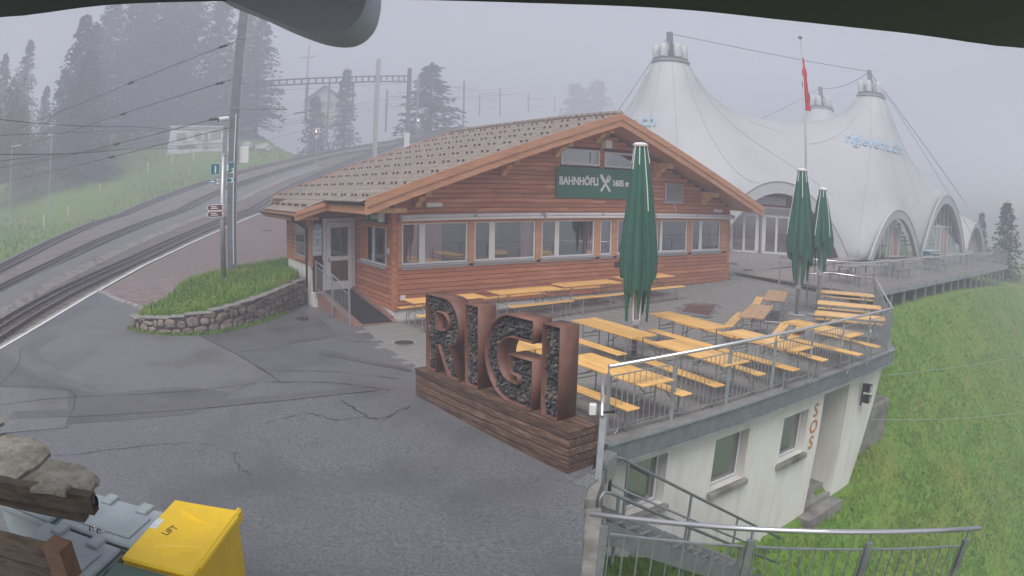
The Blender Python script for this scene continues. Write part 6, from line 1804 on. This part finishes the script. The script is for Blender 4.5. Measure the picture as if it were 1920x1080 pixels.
# gantry over the tracks
GA, GB = np.array((-14.6, 80.5, 0)), np.array((-33.5, 66.5, 0))
hmast('gantry_mast', 'dark steel mast with white foot carrying the right end of the gantry', -13.45, 87.0, 6.6, 19.1, .42, RAD(35), arms=())
hmast('gantry_mast', 'thick grey steel mast standing in front of the gantry beam', -14.9, 73.5, 4.3, 17.9, .46, RAD(20), m='mast_light')
gw = thing('mast_sleeve', 'white lower sleeve of the gantry mast above the restaurant roof', 'sleeve', (-13.45, 86.7, 7.6)); MB().cbox(-.34, .34, -.12, .12, -.5, 2.9).build('panel', M['umbrella_trim'], gw); MB().box(-.16, .12, -.128, -.122, .3, .55).build('number_plate', M['galv_dark'], gw)
gt = thing('lattice_gantry', 'long lattice gantry beam spanning the railway tracks', 'gantry', (-13.4, 87.0, 17.3))
def gl_(t, dz): p = np.array((-13.4, 87.0, 17.3)); q = np.array((-28.6, 64.0, 13.95 + .35)); r = p + (q - p) * t; return (r[0] + 13.4, r[1] - 87.0, r[2] - 17.3 + dz)
MB().bar(gl_(0, .75), gl_(1, .55), .22, .14).bar(gl_(0, 0), gl_(1, 0), .22, .14).build('chord', M['mast_steel'], gt)
for k in range(27): MB().bar(gl_(k / 26, 0), gl_(k / 26, .72), .16, .10).build('web_bar', M['mast_steel'], gt)
for t_ in (.36, .62): MB().bar(gl_(t_, 0), gl_(t_, -4.6), .20, .14).build('hanger', M['mast_steel'], gt); MB().tube([gl_(t_, -3.2), gl_(t_ + .06, -3.3)], .10, 8).build('lamp', M['galv_dark'], gt)
hmast('gantry_mast', 'far-side steel mast carrying the left end of the gantry among the trees', -28.9, 63.6, 3.5, 15.2, .42, RAD(35))
# further line masts
for (x, y, top, w, lab, arms) in ((-14.65, 104, 21.0, .30, 'slim mast just right of the gantry, before the lone spruce', ((7.6, 3.6, -1),)),
        (-8.45, 114.7, 21.5, .30, 'line mast right of the lone spruce with arms to its left side', ((6.4, 5.0, -1),)),
        (-2.9, 135, 23.2, .30, 'line mast farther up the hill, taller of a linked pair', ((3.6, 4.0, -1),)),
        (-7.0, 138, 22.4, .28, 'line mast farther up the hill, shorter of a linked pair', ((3.0, 3.5, 1),)),
        (3.0, 155, 24.8, .28, 'faint line mast near the hill crest above the restaurant roof', ((3.0, 3.2, 1),)),
        (10.0, 175, 26.8, .28, 'faintest line mast in the fog above the restaurant roof', ()),
        (-26.8, 96.3, 19.0, .28, 'thin dark mast on the meadow in front of the far house', ()),
        (-20.6, 110, 19.6, .28, 'line mast between the gantry masts with arms to its right', ((5.6, 5.2, 1),)),
        ):
    z0 = float(zt(y)) - .5
    hmast('line_mast', lab, x, y, z0, top, w, 0, arms=[(top - z0 - 1.2 if a[0] else a[0], a[1], a[2]) for a in arms])
# wires
def wire(label, pts, sag, r=.016, ins=()):
    t = thing('overhead_wire', label, 'wire', pts[0], group='overhead wires')
    o = np.array(pts[0]); P_ = []
    for a, b in zip(pts[:-1], pts[1:]):
        a, b = np.array(a, float), np.array(b, float)
        P_ += [tuple(a + (b - a) * s - np.array([0, 0, sag * 4 * s * (1 - s)]) - o) for s in np.linspace(0, 1, 15)]
    MB().tube(P_, r, 5).build('strand', M['wire'], t)
    a, b = np.array(pts[0], float), np.array(pts[1], float)
    for s in ins:
        p = a + (b - a) * s - np.array([0, 0, sag * 4 * s * (1 - s)]) - o; d = (b - a) / np.linalg.norm(b - a)
        MB().tube([tuple(p - d * .28), tuple(p - d * .12), tuple(p), tuple(p + d * .12), tuple(p + d * .28)], [.02, .07, .05, .07, .02], 8).build('insulator', M['wire'], t)
mx_, my_ = -10.05, 22.9
wire('uppermost wire from the tall verge mast to the left', [(mx_, my_, 9.45), (-32.7, 30.9, 8.6), (-60, 40, 8.5)], .35, ins=(.04, .30))
wire('second wire from the tall verge mast to the left', [(mx_, my_, 7.95), (-32.6, 31, 7.5), (-60, 41, 7.4)], .30, ins=(.04, .32))
wire('third wire from the tall verge mast to the left', [(mx_, my_, 6.6), (-32.5, 31, 6.4), (-60, 41, 6.4)], .35, ins=(.05, .34))
wire('lowest wire crossing in front of the left meadow', [(-10.2, 23.2, 6.15), (-32.6, 31.2, 5.5), (-60, 42, 5.2)], .25, ins=(.36,))
def along(c, i0, i1, side, hh): return [(offset_line(c, side)[i][0], offset_line(c, side)[i][1], float(zt(c[i][1])) + hh) for i in range(i0, i1, 16)]
wire('contact wire over the track beside the red platform', along(C1, 0, len(C1), 0, 5.4), .12, r=.014)
wire('carrier wire over the track beside the red platform', along(C1, 0, len(C1), 0, 6.5), .12, r=.014)
wire('contact wire over the track beyond the middle platform', along(C2, 0, len(C2), 0, 5.4), .12, r=.014)
wire('carrier wire over the track beyond the middle platform', along(C2, 0, len(C2), 0, 6.5), .12, r=.014)
wire('contact wire over the track along the meadow', along(C3, 0, len(C3), 0, 5.4), .12, r=.014)
wire('high feeder wire passing the gantry up the hill', [(-28.9, 63.6, 13.8), (-14.6, 104, 19.8), (-8.4, 114.7, 20.4), (-2.9, 135, 22.2), (3, 155, 24), (10, 175, 26)], .3, r=.016)
# signals
def signal(x, y, z, hh, label, s=1.0):
    t = thing('railway_signal', label, 'signal', (x, y, z), RAD(-14), 'railway signals')
    MB().tube([(0, 0, 0), (0, 0, hh)], .055, 8).build('post', M['mast_light'], t)
    o = MB().cbox(-.36 * s, .36 * s, -.10, .06, hh, hh + .72 * s, .05).build('head', M['sign_white'], t)
    MB().cbox(-.28 * s, .28 * s, -.125, -.102, hh + .07 * s, hh + .65 * s, .03).build('face', M['brown_sign'], o)
    MB().lathe([(.0, -.02), (.10 * s, -.01), (.10 * s, .01), (0, .02)], 12).build('lens', M['signal_light'], o).matrix_local = Matrix.Translation((0, -.15, hh + .36 * s)) @ Matrix.Rotation(math.pi / 2, 4, 'X') @ Matrix.Scale(1.6, 4, (0, 1, 0))
    MB().cbox(-.26 * s, .26 * s, -.07, .05, hh - .55, hh - .12, .04).build('lower_lamp', M['board_blue'], t)
signal(-22.32, 75.8, 6.1, 3.75, 'railway signal with lit white lamp at the end of the middle platform')
signal(-13.75, 99, 10.6, 2.3, 'railway signal with lit white lamp beside the lone spruce', .95)
# relay cabinet on the middle platform
cbn = thing('relay_cabinet', 'small pale grey cabinet standing on the middle platform', 'cabinet', (-25.3, 57.0, float(zt(57)) + .1)); MB().cbox(-.5, .5, -.3, .3, 0, 1.1).build('body', M['mast_light'], cbn); MB().cbox(-.54, .54, -.34, .34, 1.1, 1.16).build('lid', M['galv'], cbn)

# ================================================================== HUT, HOUSE, AERIAL, LAMPS, FENCE POSTS
HZ = float(z_land(-45, 89)) 
hu = thing('white_hut', 'long low whitewashed hut with peeling walls above the railway meadow', 'hut', (-45.2, 89.1, HZ), RAD(26.5))
zb_ = 9.95 - HZ
pr_ = [(-5.0, zb_ - 1.8), (5.0, zb_ - 1.8), (4.6, zb_ + 2.9), (-4.4, zb_ + 3.4)]
MB().prism(pr_, -1.6, 2.6, axis='y').build('wall', M['hut_white'], hu, fix=True)
MB().add([(-4.6, -1.8, zb_ + 3.42), (4.8, -1.8, zb_ + 2.92), (4.8, 2.8, zb_ + 3.1), (-4.6, 2.8, zb_ + 3.6), (-4.6, -1.8, zb_ + 3.6), (4.8, -1.8, zb_ + 3.08), (4.8, 2.8, zb_ + 3.26), (-4.6, 2.8, zb_ + 3.76)],
         [(0, 3, 2, 1), (4, 5, 6, 7), (0, 1, 5, 4), (1, 2, 6, 5), (2, 3, 7, 6), (3, 0, 4, 7)]).build('roof', M['hut_white'], hu)
for u, w_ in ((-3.4, 1.5), (-.6, 1.1), (2.0, 1.5)): MB().box(u, u + w_, -1.66, -1.605, zb_ + 1.35, zb_ + 2.45).build('window', M['concrete'], hu)
MB().box(.9, 1.6, -1.66, -1.605, zb_ - .2, zb_ + 2.1).build('door', M['concrete'], hu)
MB().box(-4.5, 4.7, -1.64, -1.604, zb_ + .55, zb_ + .75).build('side_trim', M['concrete'], hu)
MB().bar((-3.2, -1.75, zb_ + .4), (-.2, -1.75, zb_ + .5), .12, .2).build('beam', M['old_wood'], hu)
def boulder(x, y, z, s, label, seed):
    t = thing('limestone_boulder', label, 'boulder', (x, y, float(z_land(x, y)) + .35 * s[2]), random.uniform(0, 3), 'pale boulders beside the hut'); r = random.Random(seed); mb = MB(); n = 9
    prof = [(.7, -.6), (1.0, 0), (.85, .55), (.45, .95), (.05, 1.05)]
    for rr, zz in prof:
        for k in range(n): a = 6.283 * k / n; q = rr * r.uniform(.55, 1.25); mb.v.append((s[0] * q * math.cos(a), s[1] * q * math.sin(a), s[2] * (zz + r.uniform(-.1, .1))))
    for i in range(len(prof) - 1): mb.f += [(i * n + k, i * n + (k + 1) % n, (i + 1) * n + (k + 1) % n, (i + 1) * n + k) for k in range(n)]
    mb.f.append(tuple((len(prof) - 1) * n + k for k in range(n))); mb.build('rock', M['boulder'], t, fix=True)
boulder(-38.2, 92.5, 10.2, (1.2, 1, .8), 'pale grey boulder just right of the white hut', 3)
boulder(-35.6, 93.0, 10.6, (1.6, 1, .7), 'pale boulder in the middle of the row right of the hut', 5)
boulder(-31.5, 94.0, 11.0, (1.6, 1, .5), 'low pale boulder at the end of the row beside the big spruce', 8)
ho = thing('hill_house', 'faint gabled house high on the hillside in the fog', 'house', (-38.4, 134.6, float(z_land(-38.4, 134.6))), RAD(16))
zb_ = 19.2 - ho.location.z
MB().prism([(-3.4, zb_ - 3), (3.4, zb_ - 3), (3.4, zb_ + 2.2), (0, zb_ + 4.7), (-3.4, zb_ + 2.2)], -3, 4, axis='y').build('wall', M['house_wall'], ho, fix=True)
for s in (-1, 1): MB().add([(0, -3.6, zb_ + 4.95), (s * 4.1, -3.6, zb_ + 1.95), (s * 4.1, 4.5, zb_ + 1.95), (0, 4.5, zb_ + 4.95), (0, -3.6, zb_ + 5.15), (s * 4.1, -3.6, zb_ + 2.15), (s * 4.1, 4.5, zb_ + 2.15), (0, 4.5, zb_ + 5.15)], [(0, 1, 2, 3), (7, 6, 5, 4), (0, 4, 5, 1), (1, 5, 6, 2), (2, 6, 7, 3), (3, 7, 4, 0)]).build('roof', M['house_roof'], ho, fix=True)
for x in (-2.1, -.5, 1.1): MB().box(x, x + .9, -3.06, -3.005, zb_ + .6, zb_ + 1.8).build('window', M['glass_dark'], ho)
ae = thing('radio_mast', 'thin lattice radio mast with crossbar fading in the fog above the house', 'mast', (-49.7, 157.3, 20)); MB().bar((0, 0, 0), (0, 0, 19), .35).build('pole', M['mast_steel'], ae); MB().bar((-2.1, 0, 15.8), (2.1, 0, 15.8), .25).build('crossbar', M['mast_steel'], ae)
def lamp(x, y, zh, label, pole=True, ang=0):
    z0 = float(z_land(x, y)); t = thing('street_lamp', label, 'lamp', (x, y, z0), ang, 'street lamps by the forest road')
    MB().tube([(0, 0, -.3), (0, 0, zh - z0)], .07, 7).build('pole', M['mast_light'], t); MB().cbox(-.1, 1.5, -.14, .14, zh - z0, zh - z0 + .12, .03).build('head', M['lamp_white'], t)
lamp(-46.0, 52.7, 10.8, 'tall grey street lamp at the forest edge, nearest of three', ang=2.6)
lamp(-60.5, 60.0, 11.2, 'street lamp with bright flat head left among the dark trees', ang=.5)
lamp(-57.2, 76.0, 13.4, 'street lamp with bright flat head right among the dark trees', ang=.3)
for i, (px, py, d) in enumerate(((-33.4, 31.5, 0), (-44.5, 50.0, 0), (-45.8, 56.2, 0), (-48.6, 66.8, 0), (-46.5, 76.0, 0), (-44.5, 79.5, 0), (-42.5, 82.5, 0))):
    z0 = float(z_land(px, py)); t = thing('fence_post', 'slim pale fence post in the meadow, %s counted from the left edge' % ('first', 'second', 'third', 'fourth', 'fifth', 'sixth', 'seventh')[i], 'post', (px, py, z0), random.uniform(0, 3), 'meadow fence posts')
    MB().cbox(-.06, .06, -.06, .06, -.3, 1.25, .02).build('stake', M['umbrella_trim'], t); MB().cbox(-.07, .07, -.07, .07, 1.25, 1.29, .02).build('cap', M['umbrella_trim'], t)

# ================================================================== TREES
def spruce_mesh(h_, r0, seed, dens=1.0):
    r = np.random.default_rng(seed); V, F = [], []
    z = h_ * .08
    def leafquad(p, d, up, L_, w):
        d = d / np.linalg.norm(d); s = np.cross(d, up); s /= (np.linalg.norm(s) + 1e-9)
        b = len(V); V.extend([p - s * w * .35, p + d * L_ * .5 - s * w, p + d * L_, p + d * L_ * .5 + s * w]); F.append((b, b + 1, b + 2, b + 3))
    while z < h_ * .985:
        f = z / h_
        L0 = r0 * (1 - f) ** .85 + .12
        nb = max(4, int((7 + 3 * (1 - f)) * dens))
        for k in range(nb):
            a = r.uniform(0, 2 * np.pi); L_ = L0 * r.uniform(.62, 1.12)
            if r.uniform() < .06: L_ *= .4
            dr = np.array([np.cos(a), np.sin(a), 0.])
            up0, dro = .10 + .25 * f, r.uniform(.25, .5) * (1 - f)
            n = max(3, int(L_ / .42))
            for i in range(n):
                t = (i + r.uniform(.2, 1)) / n
                p = dr * L_ * t + np.array([0, 0, z + L_ * (up0 * t - dro * t * t) + r.uniform(-.12, .12)])
                for s in (-1, 1):
                    ang = a + s * r.uniform(.35, 1.1); d = np.array([np.cos(ang), np.sin(ang), r.uniform(-.55, .05)])
                    leafquad(p, d, np.array([r.uniform(-.3, .3), r.uniform(-.3, .3), 1.]), r.uniform(.45, .85) * (.6 + .5 * (1 - f)), r.uniform(.07, .15))
                leafquad(p, dr + np.array([0, 0, r.uniform(-1.3, -.3)]), dr * .3 + np.array([np.sin(a), -np.cos(a), .3]), r.uniform(.4, .7), r.uniform(.08, .16))
        z += r.uniform(.26, .42) * (.7 + .6 * (1 - f))
    for k in range(8): a = k * .8; leafquad(np.array([0, 0, h_ * .985 - k * .04]), np.array([np.cos(a) * .3, np.sin(a) * .3, 1.]), np.array([1., 0, .2]), .5, .07)
    return np_mesh('crown', np.array(V), np.array(F).ravel(), 4)
def trunk_mesh(h_, rb):
    mb = MB().tube([(0, 0, -1.2), (0, 0, h_ * .3), (.03, 0, h_ * .7), (0, 0, h_ * .97)], [rb, rb * .78, rb * .42, .02], 8)
    return mb.mesh('trunk')
SP = []
for i, (h_, r0) in enumerate(((20, 3.6), (20, 3.0), (20, 4.2))):
    cm = spruce_mesh(h_, r0, 40 + i); cm.materials.append(M['needles']); tm = trunk_mesh(h_, .32); tm.materials.append(M['bark']); SP.append((cm, tm))
WF = 1.5
def spruce(x, y, ztop, var, label, wid=1.0, zbase=None, grp='spruces along the forest edge'):
    if grp.endswith('forest edge') and -37 < math.degrees(math.atan2(x, y)) < -19:
        k = 114 / math.hypot(x, y); x, y, ztop = x * k, y * k, 3.8 + (ztop - 3.8) * k
    z0 = float(z_land(x, y)) if zbase is None else zbase
    t = thing('spruce_tree', label, 'tree', (x, y, z0), random.uniform(0, 6.28), grp); s = (ztop - z0) / 20.
    t.scale = (s * wid * WF, s * wid * WF, s)
    link('crown', SP[var][0], None, t); link('trunk', SP[var][1], None, t)
spruce(-80.3, 75.1, 29.0, 1, 'smaller spruce at the far left edge of the forest, left of a pair', .8)
spruce(-81.0, 82.5, 32.4, 0, 'smaller spruce at the far left edge of the forest, right of a pair', .8)
spruce(-59.7, 73.9, 30.5, 0, 'tall pointed spruce at the left end of the dense forest group', 1.0)
spruce(-57.0, 77.5, 34.0, 2, 'tall spruce second from the left in the dense forest group', .95)
spruce(-52.2, 78.0, 37.0, 1, 'very tall spruce reaching out of view above the white hut', 1.05)
spruce(-50.0, 86.0, 40.0, 0, 'very tall spruce behind the others, left of the verge mast', 1.0)
spruce(-45.2, 84.5, 38.0, 2, 'very tall broad spruce right behind the white hut', .85)
spruce(-42.5, 88.5, 34.5, 1, 'tall spruce directly behind the verge mast', 1.0)
spruce(-36.4, 91.0, 30.0, 2, 'dense tall spruce at the right end of the forest group', .92)
spruce(-55.0, 70.5, 24.0, 2, 'lower spruce at the front of the forest above the meadow', 1.1)
spruce(-66.0, 78.0, 24.0, 0, 'lower spruce between the left pair and the dense group', 1.2)
spruce(-70.5, 72.0, 19.0, 2, 'short broad spruce above the meadow near the left edge', 1.3)
for (x_, y_, z_, v_, l_) in ((-62.5, 80.5, 31.0, 1, 'spruce in the second row behind the left end of the dense group'), (-47.8, 81.0, 33.0, 0, 'spruce in the middle of the dense group above the hut'), (-54.0, 84.0, 36.0, 2, 'spruce in the back row of the dense group, left of centre'), (-39.5, 91.5, 33.0, 0, 'spruce between the verge mast and the right end of the group'), (-74.0, 82.0, 23.0, 1, 'spruce in the gap between the left pair and the dense group')):
    spruce(x_, y_, z_, v_, l_)
spruce(-29.2, 116.4, 25.0, 1, 'slim spruce standing beside the far house', .75, grp='single spruces on the hill')
spruce(-33.4, 112.0, 19.5, 0, 'small spruce below the far house', 1.0, grp='single spruces on the hill')
spruce(-13.1, 107.2, 23.4, 2, 'lone full spruce on the hill just right of the gantry', 1.35, grp='single spruces on the hill')
spruce(22.4, 252, 43.0, 0, 'faint spruce in the fog above the restaurant ridge, left of two', 1.2, grp='single spruces on the hill')
spruce(29.4, 248, 44.0, 2, 'faint spruce in the fog above the restaurant ridge, right of two', 1.1, grp='single spruces on the hill')
spruce(43.3, 44.4, 5.7, 2, 'spruce beyond the end of the tent deck, nearer and fuller one', 1.0, zbase=-7.5, grp='spruces below the tent deck')
spruce(52.6, 59.2, 4.6, 1, 'slim spruce half hidden behind the last tent arch', .8, zbase=-8.0, grp='spruces below the tent deck')
spruce(50.0, 47.0, -1.2, 0, 'low spruce at the right edge below the fuller deck spruce', 1.2, zbase=-9.0, grp='spruces below the tent deck')
def leafy(name, x, y, z0, sx, sz, n, m, label, cat, leaf=.35, grp=None, stem=True):
    t = thing(name, label, cat, (x, y, z0), 0, grp); r = np.random.default_rng(int(abs(x * 7 + y)))
    cl = r.normal(0, .42, (26, 3)); cl[:, 2] = np.abs(cl[:, 2]) * 1.1; k = r.integers(0, 26, n)
    P_ = cl[k] + r.normal(0, .13, (n, 3)); P_ = P_ * np.array([sx, sx, sz]) + np.array([0, 0, sz * .55])
    a, b = r.uniform(0, 6.28, n), r.uniform(-1, 1, n)
    d = np.stack([np.cos(a), np.sin(a), b], -1) * leaf; e = np.cross(d, r.normal(0, 1, (n, 3))); e = e / np.linalg.norm(e, axis=1)[:, None] * leaf * .5
    V = np.stack([P_ - d * .5, P_ + e, P_ + d * .5, P_ - e], 1).reshape(-1, 3); F = np.arange(n * 4)
    link('crown', np_mesh('crown', V, F, 4), m, t)
    tr = MB()
    if stem:
        tr.tube([(0, 0, -1), (.1, 0, sz * .5), (.2, .1, sz * .9)], [.30, .2, .05], 7)
        for q in range(5): a = q * 1.3; tr.tube([(.08, 0, sz * .4), (math.cos(a) * sx * .5, math.sin(a) * sx * .5, sz * .95)], [.12, .03], 5)
    else:
        for q in range(7): a = q * .9; tr.tube([(0, 0, -.3), (math.cos(a) * sx * .6, math.sin(a) * sx * .6, sz * .8)], [.05, .015], 5)
    tr.build('trunk' if stem else 'stems', M['bark'], t)
leafy('broadleaf_tree', -66.5, 62.5, float(z_land(-66.5, 62.5)), 5.2, 10.0, 5200, M['leaves'], 'rounded broadleaf tree before the left forest edge', 'tree', .5)
leafy('broadleaf_tree', -50.0, 100.5, float(z_land(-50, 100.5)), 3.2, 6.0, 2600, M['leaves'], 'smaller leafy tree just behind the white hut', 'tree', .4)
leafy('bare_bush', -6.0, 72.0, float(z_land(-6, 72)) + .6, 2.4, 2.4, 2600, M['bush'], 'brown scrubby bush behind the restaurant roof by the mast', 'bush', .22, stem=False)
leafy('hillside_bush', -33.0, 120, float(z_land(-33, 120)), 4.5, 3.0, 2200, M['leaves'], 'wide bush in front of the far house', 'bush', .4, stem=False)

# ================================================================== FOG
hz = MB().box(-135, 135, -25, 285, -60, 46).build('haze', None)
tag(hz, 'even pale fog lying over the whole hillside', 'fog', kind='stuff')
hm = bpy.data.materials.new('haze'); hm.use_nodes = True
nt = hm.node_tree; nt.nodes.clear()
ho_ = nt.nodes.new('ShaderNodeOutputMaterial'); pv = nt.nodes.new('ShaderNodeVolumePrincipled')
pv.inputs['Color'].default_value = (.695, .705, .83, 1)
pv.inputs['Density'].default_value = .0092
pv.inputs['Density Attribute'].default_value = ''
pv.inputs['Anisotropy'].default_value = .0
nt.links.new(pv.outputs[0], ho_.inputs['Volume'])
hz.data.materials.append(hm)
hz.display_type = 'WIRE'
